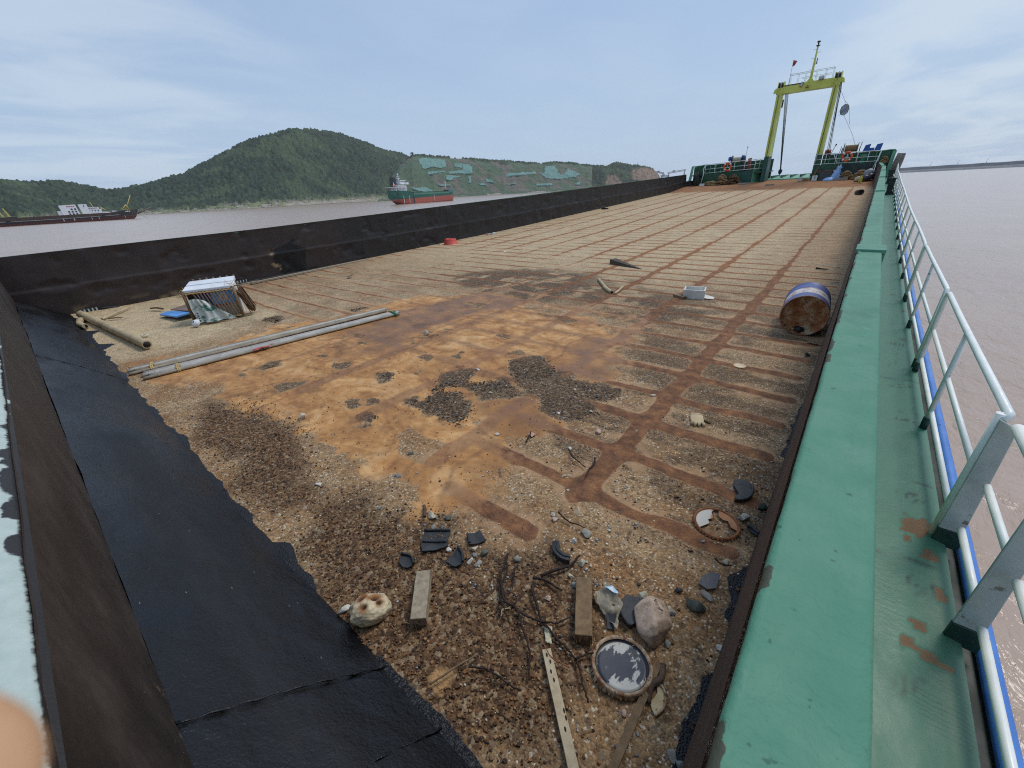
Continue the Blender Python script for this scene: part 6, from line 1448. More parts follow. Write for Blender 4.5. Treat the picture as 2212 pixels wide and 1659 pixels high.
bundle('bamboo_bundle', ((-7.95, .55), (-7.26, 4.62), .36), 4, .040, BAMG2, 'farther browner bundle of bamboo poles lying behind the silver one', (.055,), (TIEY,))
o_ = bpy.data.objects['bamboo_bundle']
b = MB(); c = Vector((-7.13, 2.05, .052))
for dx, dy, s in ((0, 0, .06), (.03, .09, .05), (.05, -.06, .035), (-.02, .2, .03)): b.add([c+Vector((dx+s*math.cos(k*1.05)*.7, dy+s*1.5*math.sin(k*1.05)*(1+.3*math.sin(k*5)), .0)) for k in range(6)], [tuple(range(6))])
b.build('red_paint_mark', pm('red_paint_splash', lin((176, 62, 48)), lin((196, 84, 66)), 12, .6, 0), o_)
def splint(name, pts, r, mat, label, cat='bamboo'):
    pts = crm(pts, 6); n = len(pts); o = empty(name, pts[n//2], label, cat)
    MB().tube(pts, [r*(.9+.2*(i/n)) for i in range(n)], 9).build('strip', mat, o)
    MB().lathe([(0, .001), (r*.7, .001)], pts[-1], (pts[-1]-pts[-2]), 8).build('hollow_shade_disc', DARKIN, o)
splint('bamboo_strip', [(-4.66, 8.86, .03), (-4.30, 8.40, .035), (-4.05, 8.08, .035), (-3.80, 7.84, .03)], .038, BAMB, 'longer curved pale bamboo strip in the middle of the deck')
splint('bamboo_strip', [(-3.71, 7.79, .025), (-3.74, 8.05, .03), (-3.81, 8.38, .03)], .027, BAMB, 'shorter straight bamboo strip beside the curved one')
tag(MB().lathe([(.0, -.02), (.022, -.01), (.025, .01), (.0, .025)], (-3.88, 8.0, .02), n=8).build('red_plastic_scrap', pm('red_plastic', lin((190, 60, 50)), lin((206, 80, 66)), 5, .5, 0)), 'tiny red plastic scrap between the two bamboo strips', 'plastic scrap')
tag(MB().tube(crm([(-12.56, .93, .02), (-12.48, 1.03, .03), (-12.39, 1.13, .02)], 4), .028, 7, squash=.5).build('wood_chip', WOODB), 'small brown wood chip near the thick bamboo pole', 'wood chip')
tag(MB().tube(crm([(-12.8, 1.74, .02), (-12.6, 1.82, .04), (-12.42, 1.89, .02)], 4), .035, 7, squash=.5).build('wood_chip', BROKEN), 'dark wood chip on the sand between the bamboo and the blue board', 'wood chip')
tag(MB().lathe([(.02, 0), (.06, .005), (.07, .015), (.03, .02)], (-10.12, 1.11, .004), n=7).build('paper_scrap', pm('cream_paper', lin((206, 196, 170)), lin((222, 212, 190)), 8, .8, 0)), 'flat cream scrap of paper on the sand before the bamboo bundles', 'paper scrap')

# the slatted crate with its packaging and plastic sheet
def crate():
    o = empty('slatted_crate', (-10.25, 2.55, 0), 'foam fish crate wrapped in wooden slats and printed packaging by the black wall', 'crate')
    A, B = Vector((-10.29, 2.0, 0)), Vector((-9.88, 2.74, 0)); f = (B-A); Lf = f.length; f.normalize(); d = Vector((-f.y, f.x, 0)); 
    if d.x > 0: d = -d
    D = .46
    def Q(s, w_, z): return A+f*s+d*w_+Vector((0, 0, z))
    FOAM = pm('white_foam', lin((214, 216, 218)), lin((232, 234, 236)), 6, .7, .2, spots=[(5, .66, lin((190, 180, 170)))])
    CARD = pm('pale_grey_card', lin((158, 144, 120)), lin((186, 172, 146)), 8, .85, .4, 30, .006)
    MB().hexa([Q(.02, .02, .0), Q(Lf-.02, .02, 0), Q(Lf-.02, D, 0), Q(.02, D, 0), Q(.02, .02, .60), Q(Lf-.02, .02, .60), Q(Lf-.02, D, .68), Q(.02, D, .68)]).build('foam_box', FOAM, o)
    lidb = MB()
    lidb.hexa([Q(-.02, -.02, .60), Q(Lf+.02, -.02, .60), Q(Lf+.02, D*.5, .655), Q(-.02, D*.5, .655), Q(-.02, -.02, .655), Q(Lf+.02, -.02, .655), Q(Lf+.02, D*.5, .70), Q(-.02, D*.5, .70)])
    lidb.hexa([Q(.0, D*.5, .66), Q(Lf, D*.5, .66), Q(Lf, D+.04, .69), Q(.0, D+.04, .69), Q(.0, D*.5, .715), Q(Lf, D*.5, .715), Q(Lf, D+.04, .77), Q(.0, D+.04, .75)])
    lidb.build('lid', FOAM, o, bevel=.01)
    # printed packaging panels behind the slats
    DB = pm('dark_blue_print', lin((34, 36, 92)), lin((52, 56, 118)), 7, .6, 0, spots=[(9, .63, lin((150, 160, 190)))]); LB = pm('light_blue_print', lin((88, 152, 206)), lin((150, 190, 220)), 6, .6, 0, spots=[(11, .58, lin((206, 214, 222)))]); RD = pm('red_print', lin((184, 70, 44)), lin((202, 92, 58)), 6, .6, 0)
    def pan(s0, s1, z0, z1, m, nm, w_=.012): MB().hexa([Q(s0, w_, z0), Q(s1, w_, z0), Q(s1, w_+.006, z0), Q(s0, w_+.006, z0), Q(s0, w_, z1), Q(s1, w_, z1), Q(s1, w_+.006, z1), Q(s0, w_+.006, z1)]).build(nm, m, o)
    pan(0, Lf, 0, .30, CARD, 'card_panel'); pan(.19, .42, .30, .56, DB, 'dark_blue_panel'); pan(.42, .66, .30, .56, LB, 'light_blue_panel'); pan(.66, Lf, .305, .585, pm('sky_blue_sheet', lin((78, 150, 212)), lin((116, 178, 224)), 9, .5, .4, 20, .01), 'blue_sheet')
    pan(.02, .19, .18, .56, DARKIN, 'dark_gap'); pan(.02, Lf-.06, .56, .60, RD, 'red_band'); pan(.30, .72, .268, .30, RD, 'red_band', .008)
    c = Q(.63, .008, .44); b = MB(); n = 16
    b.add([c+f*.085*math.cos(2*math.pi*k/n)+Vector((0, 0, .085*math.sin(2*math.pi*k/n))) for k in range(n)], [tuple(range(n))]); b.build('round_emblem', pm('cream_print', lin((200, 196, 184)), lin((214, 210, 198)), 6, .6, 0), o)
    b = MB()
    for k in range(3): b.hexa([Q(.605+.0*k, .003, .40+.032*k), Q(.65, .003, .40+.032*k), Q(.65, .006, .40+.032*k), Q(.605, .006, .40+.032*k), Q(.605, .003, .422+.032*k), Q(.65, .003, .422+.032*k), Q(.65, .006, .422+.032*k), Q(.605, .006, .422+.032*k)])
    b.build('emblem_mark', RD, o)
    SL = pm('pinkish_slat_wood', lin((138, 116, 96)), lin((164, 142, 120)), 6, .85, .3, vec=(8, 8, 1))
    for k in range(11):
        s = .13+k*.058; lean = .12
        b = MB(); b.hexa([Q(s+lean, -.03, .05), Q(s+lean+.028, -.03, .05), Q(s+lean+.028, -.022, .05), Q(s+lean, -.022, .05), Q(s, -.035, .615), Q(s+.026, -.035, .615), Q(s+.026, -.027, .615), Q(s, -.027, .615)]); b.build('slat', SL, o)
    for k in range(7):
        s = .06+k*.125; MB().hexa([Q(s, D+.045, .5), Q(s+.03, D+.045, .5), Q(s+.03, D+.055, .5), Q(s, D+.055, .5), Q(s, D+.045, .79), Q(s+.03, D+.045, .79), Q(s+.03, D+.055, .79), Q(s, D+.055, .79)]).build('slat', SL, o)
    # corner posts and fraying raffia
    for s in (-.015, Lf+.012):
        MB().tube([Q(s, -.015, 0), Q(s-.01, -.015, .64)], .03, 8).build('corner_post', WOODB, o)
    rg = random.Random(9); b = MB()
    for k in range(70):
        s = rg.choice([-.02, Lf, Lf, rg.uniform(0, Lf)]); z = rg.uniform(.50, .68); l = rg.uniform(.05, .15)
        p = Q(s, rg.uniform(-.04, .1), z); v = Vector((rg.uniform(-1, 1), rg.uniform(-1, 1), rg.uniform(-.8, .9)))
        b.tube(crm([p, p+v*l*.5+Vector((0, 0, .015)), p+v*l], 3), .0035, 4)
    for z in (.585, .03): b.tube([Q(i*Lf/24, -.04-.006*math.sin(i*2), z+.008*math.sin(i*2.9)) for i in range(25)], .012, 6)
    b.build('raffia_lashing', TIEY, o)
    # bundle of dark twigs on the right side
    b = MB()
    for k in range(46):
        w_ = rg.uniform(.02, .42); x = rg.uniform(.03, .12); b.tube(crm([Q(Lf+x*.7, w_, .56-rg.uniform(0, .1)), Q(Lf+x+.05, w_*.9, .3), Q(Lf+x+.10+rg.uniform(0, .04), w_*.85, rg.uniform(.02, .12))], 3), .009, 5)
    b.build('twig_bundle', pm('dark_twigs', lin((70, 48, 34)), lin((112, 84, 58)), 12, .9, .4), o)
    MB().tube([Q(Lf-.03, .2, .60), Q(Lf+.42, .30, .63)], .012, 6).build('protruding_stick', WOOD, o)
    # plastic sheet hanging from the corner down to the sand
    e = empty('plastic_sheet', (-10.2, 2.0, .2), 'torn white and green plastic sack hanging off the slatted crate', 'plastic sack')
    n, m = 18, 12; P = np.zeros((m, n, 3))
    top = [Q(.02, -.06, .46), Q(.28, -.09, .44)]; bot = [Q(.12, -.24, .02), Q(.80, -.20, .02)]
    for j in range(m):
        g = j/(m-1)
        for i in range(n):
            h = i/(n-1); p = (top[0]*(1-h)+top[1]*h)*(1-g)+(bot[0]*(1-h)+bot[1]*h)*g
            fold = .035*math.sin(h*11+g*4)*(.4+g*.6)+.02*math.sin(h*23+g*9); p = p - d*fold + Vector((0, 0, .03*math.sin(math.pi*h)*(1-g)-.10*math.sin(math.pi*g)*(1-h)))
            P[j, i] = (p.x, p.y, max(p.z, .012))
    T = NT('white_green_plastic'); c = T.mix(T.mr(T.noise(3.2, 5, .6, T.mapv((1, 1, 2))), .50, .58), T.mix(T.noise(9), lin((178, 182, 170)), lin((208, 210, 200))), lin((34, 104, 86)))
    T.out(T.mix(T.mr(T.noise(7), .6, .7), c, lin((150, 150, 110))), .32, T.bump(T.noise(16, 4), .4, .01))
    fgrid('sheet', P[:, ::-1], T.m, parent=e); 
    b = MB().lathe([(.02, 0), (.07, .02), (.09, .06), (.05, .10), (.02, .11)], Q(.10, -.28, .01), (.3, -.5, .6), 9); b.build('knotted_end', FOAM, e)
    lt = MB()
    for k in range(4): 
        p = Q(.15, -.275, .06+.05*k); lt.hexa([p, p+f*.028, p+f*.028+d*.004, p+d*.004, p+Vector((0, 0, .03)), p+f*.028+Vector((0, 0, .03)), p+f*.028+d*.004+Vector((0, 0, .03)), p+d*.004+Vector((0, 0, .03))])
    lt.build('printed_letter', pm('dark_green_print', lin((24, 70, 58)), lin((34, 86, 70)), 5, .6, 0), e)
    BLB = pm('blue_board_paint', lin((84, 146, 212)), lin((104, 164, 224)), 4, .45, .1)
    b = MB(); b.prism([(-11.74, 1.69, .012), (-10.9, 1.82, .05), (-10.9, 2.15, .075), (-11.80, 1.88, .03)], (0, 0, .03)); tag(b.build('blue_board', BLB), 'flat bright blue board sticking out from under the slatted crate', 'board')
    b = MB(); b.prism([(-11.80, 1.92, .065), (-10.9, 2.1, .11), (-11.0, 2.6, .13), (-12.05, 2.4, .075)], (0, 0, .02)); tag(b.build('brown_board', pm('mauve_brown_board', lin((112, 90, 82)), lin((132, 108, 98)), 4, .7, .1)), 'flat mauve brown board lying on the blue one beside the slatted crate', 'board')
crate()

# drum
def drum():
    o = empty('oil_drum', (-.38, 7.25, 0), 'blue steel drum with a white band and rusty end lying against the right coaming', 'drum')
    c0 = Vector((-.345, 6.86, .292)); ax = Vector((-.06, .998, 0)).normalized(); Ro = .288; L = .88
    prof = [(Ro*.96, -.012), (Ro*1.012, -.012), (Ro*1.015, .008), (Ro*.995, .015)]
    for f in (.33, .66): prof += [(Ro, L*f-.03), (Ro*1.03, L*f), (Ro, L*f+.03)]
    prof += [(Ro*.995, L-.015), (Ro*1.015, L-.008), (Ro*1.012, L+.012), (Ro*.96, L+.012)]
    T = NT('drum_blue_white'); s = T.sep(); ty = T.math('SUBTRACT', s[1], -0.39)
    n_ = T.noise(7, 6, .7); blue = T.mix(T.noise(4), lin((70, 82, 136)), lin((92, 104, 160))); wh = T.mix(T.mr(n_, .46, .58), lin((206, 204, 200)), lin((172, 116, 72)))
    yy = T.math('ADD', ty, T.math('MULTIPLY', T.math('SUBTRACT', T.noise(20, 3), .5), .02))
    band = T.math('MULTIPLY', T.mr(yy, .215, .23), T.mr(yy, .535, .52))
    c = T.mix(band, blue, wh); c = T.mix(T.mr(T.noise(3.4, 7, .72), .6, .68), c, lin((112, 66, 40)))
    T.out(c, .5, T.bump(T.noise(30), .2, .003))
    MB().lathe(prof, c0, ax, 56).build('shell', T.m, o)
    RUST = NT('rusty_drum_end'); n1 = RUST.noise(7, 8, .72); n2 = RUST.noise(22, 5, .65)
    c = RUST.ramp(n1, [(.3, lin((84, 52, 32))), (.44, lin((142, 86, 44))), (.53, lin((160, 118, 78))), (.62, lin((178, 162, 134))), (.75, lin((150, 96, 52)))])
    c = RUST.mix(RUST.mr(n2, .58, .66), c, lin((58, 36, 24)))
    RUST.out(c, .75, RUST.bump(n2, .6, .006))
    MB().lathe([(0, .006), (Ro*.5, .005), (Ro*.93, .003), (Ro*.958, -.008)], c0, ax, 48).build('end_plate', RUST.m, o)
    MB().lathe([(Ro*.958, -.012), (Ro*1.0, -.016), (Ro*1.016, -.006), (Ro*1.016, .006)], c0, ax, 48).build('rim', RUST.m, o)
    MB().lathe([(0, L-.006), (Ro*.958, L-.004)], c0, ax, 40).build('far_end_plate', RUST.m, o)
    e = Vector((-.02, -.012, -.205))
    MB().lathe([(0, -.012), (.030, -.012), (.036, -.006), (.036, .002)], c0+e, ax, 14).build('bung', BLKM, o)
    b = MB(); n = 16; pts = [c0+ax*-.0005+Vector((e.x-.005+(.075+.015*math.sin(k*2.7))*math.cos(2*math.pi*k/n), 0, e.z+.0+(.050+.012*math.sin(k*3.9))*math.sin(2*math.pi*k/n))) for k in range(n)]
    b.add(pts, [tuple(range(n))]); b.build('oil_stain', DARKIN, o)
drum()
def wbox():
    o = empty('foam_box', (-2.25, 8.35, 0), 'open white foam box standing on the ribs in the middle distance', 'foam box')
    A, B = Vector((-2.42, 8.12, 0)), Vector((-2.04, 8.20, 0)); f = (B-A); L = f.length; f.normalize(); d = Vector((-f.y, f.x, 0)); D = .34; h = .17
    def Q(s, w_, z): return A+f*s+d*w_+Vector((0, 0, z))
    FOAM = pm('dirty_white_foam', lin((196, 192, 182)), lin((224, 222, 214)), 5, .75, .2, spots=[(4, .64, lin((168, 156, 136)))])
    def w(s0, w0, s1, w1): return MB().hexa([Q(s0, w0, 0), Q(s1, w0, 0), Q(s1, w1, 0), Q(s0, w1, 0), Q(s0, w0, h), Q(s1, w0, h), Q(s1, w1, h), Q(s0, w1, h)])
    w(0, 0, L, .025).build('side', FOAM, o); w(0, D-.025, L, D).build('side', FOAM, o); w(0, .026, .025, D-.026).build('side', FOAM, o); w(L-.025, .026, L, D-.026).build('side', FOAM, o)
    MB().hexa([Q(.026, .026, .01), Q(L-.026, .026, .01), Q(L-.026, D-.026, .01), Q(.026, D-.026, .01), Q(.026, .026, .11), Q(L-.026, .026, .11), Q(L-.026, D-.026, .11), Q(.026, D-.026, .11)]).build('white_lining', FOAM, o)
    MB().add([Q(L, .0, .03), Q(L+.16, .03, .012), Q(L+.17, .2, .012), Q(L, .22, .05)], [(0, 1, 2, 3)]).build('torn_flap', FOAM, o)
    timber('box_timber', (-2.60, 8.20), (-2.36, 8.06), .09, .05, .004, WOODB, 'short dark timber sticking out left of the white foam box', 'timber', True, seed=12)
    b = MB(); b.add([(-2.50, 8.52, .06), (-2.42, 8.45, .10), (-2.40, 8.60, .12), (-2.52, 8.62, .03), (-2.46, 8.5, .02)], [(0, 1, 2), (0, 2, 3), (0, 4, 1)]); tag(b.build('torn_bag', pm('dark_green_bag', lin((62, 72, 62)), lin((92, 100, 88)), 8, .5, .2)), 'dark scrap of torn bag behind the white foam box', 'torn bag')
wbox()
def basin():
    o = empty('red_basin', (-13.66, 12.38, .06), 'red plastic basin turned upside down at the foot of the black wall', 'basin')
    RP = pm('red_basin_plastic', lin((200, 66, 54)), lin((214, 86, 72)), 3, .45, .1)
    c = (-13.66, 12.38, -.02)
    MB().lathe([(.30, 0), (.325, .005), (.325, .02), (.295, .03), (.245, .26), (.235, .275), (.20, .28)], c, n=32).build('wall', RP, o)
    MB().lathe([(.20, .28), (.19, .265), (0, .262)], c, n=32).build('base', RP, o)
    PLB = pm('clear_bottle_plastic', lin((186, 190, 186)), lin((206, 210, 206)), 6, .25, 0)
    for k, (x, y, a, lab) in enumerate(((-13.98, 14.95, .5, 'plastic bottle with a red label lying nearer the red basin'), (-13.9, 15.3, 1.2, 'plain pale plastic bottle lying farther along the black wall'))):
        e = empty('plastic_bottle', (x, y, 0), lab, 'bottle', 'bottles at the foot of the black wall'); ax = (math.cos(a), math.sin(a), .05)
        MB().lathe([(.01, 0), (.05, .01), (.052, .16), (.045, .2), (.018, .25), (.016, .28), (.005, .285)], (x, y, .10), ax, 14).build('body', PLB, e)
        MB().lathe([(.0535, .06), (.0545, .065), (.0545, .14), (.0535, .145)], (x, y, .10), ax, 14).build('label', pm('bottle_label', lin((190, 120, 100)), lin((206, 140, 120)), 6, .5, 0) if k == 0 else PLB, e)
        MB().lathe([(.0, .283), (.02, .283), (.02, .305), (.0, .306)], (x, y, .10), ax, 10).build('cap', RP if k == 0 else PLB, e)
    tag(rock((-13.92, 11.98, .04), (.10, .07, .06), 5, None, 'pale_lump').build('pale_lump', pm('dirty_foam_lump', lin((172, 156, 136)), lin((196, 182, 162)), 8, .8, .3)), 'dirty pale lump beside the red basin', 'lump')
def rock(c, r, seed, col, name='stone', n=13, flat=.0):
    rg = random.Random(seed); bm = bmesh.new()
    rz = rg.uniform(0, 6.28)
    for k in range(n):
        v = Vector((rg.gauss(0, 1), rg.gauss(0, 1), rg.gauss(0, 1))).normalized()
        v = Vector((v.x*r[0], v.y*r[1], v.z*r[2]))*rg.uniform(.88, 1.05); v.z = max(v.z, -r[2]*.55)
        bm.verts.new(v)
    res = bmesh.ops.convex_hull(bm, input=bm.verts); bmesh.ops.delete(bm, geom=[g for g in res['geom_interior'] if isinstance(g, bmesh.types.BMVert)], context='VERTS')
    bmesh.ops.bevel(bm, geom=bm.edges[:], offset=min(r)*.09, segments=2, affect='EDGES', profile=.6)
    bmesh.ops.triangulate(bm, faces=bm.faces)
    bmesh.ops.subdivide_edges(bm, edges=bm.edges, cuts=1, use_grid_fill=True)
    q = Matrix.Rotation(rz, 3, 'Z'); c = Vector(c); off = Vector((seed*3.1, seed*1.7, 0)); m = MB(); bm.verts.index_update()
    vs = []
    for v in bm.verts:
        p = v.co; k = mnoise.noise((p+off)*(1.2/max(r)))*.10+mnoise.noise((p+off)*(4/max(r)))*.05
        vs.append(q @ (p*(1+k)) + c)
    m.add(vs, [tuple(v.index for v in f.verts) for f in bm.faces], True); bm.free()
    return m
basin()

def stone_mat(name, a, b, sp=None, rough=.85): return pm(name, lin(a), lin(b), 28, rough, .6, 90, .004, spots=sp or [])
SM = dict(
 lime=stone_mat('limestone', (206, 190, 158), (228, 216, 190), [(16, .60, lin((164, 116, 68))), (22, .70, lin((84, 58, 38)))]),
 gran=stone_mat('granite', (172, 146, 124), (204, 180, 156), [(60, .6, lin((112, 92, 76))), (90, .68, lin((206, 190, 172)))]),
 dgreen=stone_mat('dark_green_stone', (72, 76, 66), (98, 102, 90), [(40, .64, lin((52, 54, 48)))]),
 pgreen=stone_mat('pale_green_stone', (158, 156, 134), (184, 180, 158), [(26, .62, lin((108, 106, 88)))]),
 grey=stone_mat('grey_stone', (134, 130, 120), (170, 166, 154), [(40, .66, lin((88, 90, 90)))]),
 white=stone_mat('white_stone', (196, 192, 180), (222, 220, 210), [(30, .66, lin((160, 150, 132)))]),
 blue=stone_mat('blue_grey_stone', (108, 112, 110), (142, 146, 142), [(40, .66, lin((80, 88, 94)))]),
 brown=stone_mat('brown_stone', (112, 92, 70), (146, 124, 98), [(40, .66, lin((80, 64, 48)))]),
 pink=stone_mat('pinkish_stone', (178, 150, 132), (202, 178, 160), [(40, .66, lin((140, 112, 96)))]),
 pale=stone_mat('pale_sandy_stone', (176, 164, 140), (204, 194, 170), [(40, .66, lin((140, 126, 102)))]))
ST = [  # x, y, rx, ry, rz, material, label
 (-1.82,.475,.040,.033,.030,'white','small white stone touching the wet black tar left of the big limestone'),
 (-.365,1.462,.105,.135,.105,'gran','big brown granite stone standing behind the paint tin lid'),
 (-.473,1.598,.054,.045,.034,'pgreen','pale green stone just beyond the granite stone'),
 (-.208,1.712,.060,.048,.050,'dgreen','dark green angular stone near the black tar spot'),
 (-.183,1.818,.048,.026,.022,'grey','narrow grey stone between the dark green stone and the slate'),
 (-.082,.978,.030,.022,.018,'grey','left one of the two grey stones at the bottom by the coaming'),
 (-.045,.968,.022,.026,.018,'blue','right one of the two grey stones at the bottom by the coaming'),
 (-.042,1.56,.020,.024,.014,'white','white stone below the tar spot by the coaming'),
 (-.308,.995,.018,.022,.014,'pink','small pink stone below the paint tin lid, between the two laths'),
 (-.142,2.580,.048,.040,.034,'grey','grey speckled stone right of the rusty ring'),
 (-.968,1.815,.050,.040,.026,'grey','flat grey stone at the end of the thin root, mid deck'),
 (-1.005,1.708,.028,.024,.022,'white','whitish stone just below the flat grey stone'),
 (-.160,2.135,.026,.042,.020,'pale','upright pale stone above the tar spot'),
 (-.867,1.585,.030,.034,.024,'pgreen','pale stone at the end of the curved black segment'),
 (-.312,2.204,.020,.018,.016,'blue','small blue grey stone under the rusty ring'),
 (-1.220,1.362,.030,.030,.026,'grey','square grey stone above the tangle of roots'),
 (-1.505,2.986,.042,.034,.024,'pink','pinkish stone on the pale sand of the second rib bay'),
 (-1.257,1.826,.022,.020,.018,'white','white pebble on top of the little stone heap'),
 (-1.218,1.792,.030,.024,.020,'pink','pinkish pebble at the front of the little stone heap'),
 (-1.588,2.60,.024,.022,.014,'white','small white stone on the sand beside the fork of thin roots'),
 (-1.985,1.284,.062,.036,.034,'pale','biggest pale stone beside a short dark stick, above the black shards'),
 (-1.862,1.344,.038,.026,.020,'dgreen','greenish stone right of the pale stone with the stick'),
 (-1.888,1.214,.026,.028,.018,'grey','grey stone just above the biggest black shard'),
 (-3.065,.952,.038,.028,.016,'white','white stone on the brown gravel left of the pale sand'),
 (-2.588,1.418,.044,.030,.010,'blue','flat blue grey stone at the edge of the orange mud'),
 (-1.473,1.170,.036,.026,.022,'white','white lump right of the pointed black shard'),
 (-1.412,1.186,.034,.030,.016,'grey','pale grey flat stone beside the white lump'),
 (-1.425,1.272,.030,.032,.028,'dgreen','olive stone right of the torn black shard'),
 (-1.512,1.260,.028,.036,.024,'pale','pale stone leaning on the torn black shard'),
 (-1.646,1.144,.022,.020,.020,'white','white stone at the corner of the biggest black shard'),
 (-1.475,1.222,.024,.022,.014,'blue','small blue grey stone among the pale stones by the shards'),
 (-2.390,1.102,.024,.020,.012,'blue','blue grey chip in the brown gravel above the wood block'),
 (-4.320,1.404,.062,.050,.050,'pale','pale stone at the left rim of the orange mud'),
 (-5.285,4.005,.070,.050,.060,'pale','lone pale stone on the wet orange mud beyond the bamboo'),
 (-3.520,3.416,.044,.030,.040,'white','bright white stone beside the dark gravel patches'),
 (-2.760,1.696,.036,.028,.014,'dgreen','olive stone at the lower rim of the sandy hole in the mud'),
 (-2.300,2.394,.030,.026,.016,'white','small white stone at the rim of the mud right of the dark gravel'),
 (-.905,1.255,.020,.022,.016,'pink','round pink stone left of the brown wood block'),
 (-.825,1.42,.022,.030,.018,'blue','grey stone touching the left side of the brown wood block'),
 (-.88,1.46,.030,.022,.016,'pale','tan stone left of the brown wood block under the root'),
 (-.30,1.60,.016,.018,.012,'blue','tiny blue stone right of the granite stone'),
 (-.26,1.42,.020,.026,.018,'grey','grey stone right of the granite stone'),
 (-2.95,3.02,.034,.026,.014,'pale','flat pale stone in the upper dark gravel patch'),
 (-2.15,3.62,.026,.02,.02,'pale','small pale stone on the dark gravel beside the rust crossing'),
 (-2.02,3.06,.032,.024,.018,'white','white stone at the lower edge of the large dark gravel patch'),
 (-1.92,3.02,.030,.022,.014,'blue','bluish stone at the lower edge of the large dark gravel patch'),
 (-1.36,3.98,.04,.03,.012,'pale','flat pale chip in the bay left of the drum'),
 (-1.22,3.20,.026,.02,.012,'grey','grey chip at the rust crossing below the glove'),
 (-1.75,3.28,.03,.022,.016,'pale','pale stone on the sandy bay right of the dark gravel'),
 (-1.30,2.12,.016,.014,.01,'blue','tiny blue chip on the rust rib above the stone heap'),
]
for k, (x, y, rx, ry, rz, m, lab) in enumerate(ST):
    o_ = rock((x, y, float(zd(y))+rz*.45), (rx, ry, rz), 100+k, None, n=26 if m == 'gran' else 13).build('stone', SM[m], recalc=True)
    tag(o_, lab, 'stone', 'stones lying on the rusty deck')
# the big pitted limestone
def limestone():
    bm = bmesh.new(); bmesh.ops.create_icosphere(bm, subdivisions=5, radius=1); vs = []; cols = []
    pits = [((-.30, .35, .8), .34, .30), ((.30, -.15, .85), .22, .22), ((-.42, -.35, .8), .30, .16), ((.1, .6, .75), .25, .10)]
    c = Vector((-1.665, .555, .055)); M = Matrix.Rotation(R(-38), 3, 'Z')
    for v in bm.verts:
        p = v.co.copy(); k = 1+.12*mnoise.noise(p*1.6)+.06*mnoise.noise(p*4)+.03*mnoise.noise(p*11); dk = 0
        for q, rr, dp_ in pits:
            d = (p-Vector(q).normalized()).length
            if d < rr*1.6: f = max(0, 1-(d/(rr*1.0))**2); k -= dp_*f; dk = max(dk, max(0, 1-d/(rr*1.6)))
        ang = abs(p.x*.5+p.y*.85+.35)
        if p.z > .1: k -= .07*max(0, 1-ang*9)
        n_ = mnoise.noise(p*2.3+Vector((3, 1, 0)))
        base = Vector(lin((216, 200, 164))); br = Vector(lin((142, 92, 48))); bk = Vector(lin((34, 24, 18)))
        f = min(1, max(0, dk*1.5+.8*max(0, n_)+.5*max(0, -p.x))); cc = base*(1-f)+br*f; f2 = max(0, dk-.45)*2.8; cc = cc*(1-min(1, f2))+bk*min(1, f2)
        vs.append(M @ Vector((p.x*k*.092, p.y*k*.112, max(p.z*k, -.6)*.075)) + c); cols.append(tuple(cc))
    m = MB(); m.add(vs, [tuple(v.index for v in f.verts) for f in bm.faces], True); m.c = cols; bm.free()
    tag(m.build('limestone', vcol_mat('pitted_limestone', .9, 130, .7, .004, .18, 60)), 'big cream limestone with brown pits beside the black tarred plate', 'stone')
limestone()

# broken pieces of black plastic rim
def shard(poly, label, th=.010, rim=None, z=.012, dish=.0, seed=0, mat=None, tilt=(0, 0)):
    """flat broken plate with an optional raised rim along the polyline rim"""
    rg = random.Random(seed); P = []
    n = len(poly)
    for i in range(n):
        a, b_ = Vector((*poly[i], 0)), Vector((*poly[(i+1) % n], 0)); P.append(a)
        k = max(1, int((b_-a).length/.022))
        for j in range(1, k): P.append(a+(b_-a)*j/k+Vector((rg.uniform(-.003, .003), rg.uniform(-.003, .003), 0)))
    c = sum(P, Vector())/len(P); N_ = len(P)
    def zz(p): return z+tilt[0]*(p.x-c.x)+tilt[1]*(p.y-c.y)+dish*((p-c).length/.09)**2
    m = MB(); vs = [Vector((p.x, p.y, zz(p)-th*.6)) for p in P]+[Vector((p.x, p.y, zz(p)+th*.4)) for p in P]+[Vector((c.x, c.y, zz(c)-th*.6)), Vector((c.x, c.y, zz(c)+th*.4))]
    m.add(vs, [(N_+i, N_+(i+1) % N_, 2*N_+1) for i in range(N_)]+[((i+1) % N_, i, 2*N_) for i in range(N_)]+[(i, (i+1) % N_, N_+(i+1) % N_, N_+i) for i in range(N_)])
    o = empty('black_shard', (c.x, c.y, 0), label, 'plastic shard', 'broken pieces of a black plastic rim')
    m.build('plate', mat or RUBB, o)
    if rim:
        for r_ in rim:
            pts = crm([(x, y, zz(Vector((x, y, 0)))+.009) for x, y in r_], 5); MB().tube(pts, .0085, 6, smooth=True, squash=1.6).build('raised_rim', RUBB, o)
    return o
shard([(-1.889,1.140),(-1.82,1.20),(-1.740,1.255),(-1.71,1.20),(-1.663,1.150),(-1.70,1.09),(-1.767,1.019),(-1.84,1.07)], 'biggest black shard, holding gravel between two ridges', rim=[[(-1.889,1.140),(-1.82,1.205),(-1.740,1.252)],[(-1.83,1.075),(-1.765,1.125),(-1.695,1.17)]], dish=.010, seed=1)
m_ = MB()
for k in range(60):
    rg = random.Random(k); a = rg.uniform(0, 1); p = Vector((-1.85+.13*a+rg.uniform(-.02, .02), 1.125+.09*a+rg.uniform(-.018, .018), .026)); s = rg.uniform(.003, .006)
    m_.add([p+Vector((rg.uniform(-s, s), rg.uniform(-s, s), rg.uniform(-s, s))) for _ in range(4)], [(0, 1, 2), (0, 2, 3), (0, 1, 3), (1, 2, 3)], col=lin(random.Random(k+9).choice([(176, 142, 100), (140, 106, 70), (196, 178, 146)])))
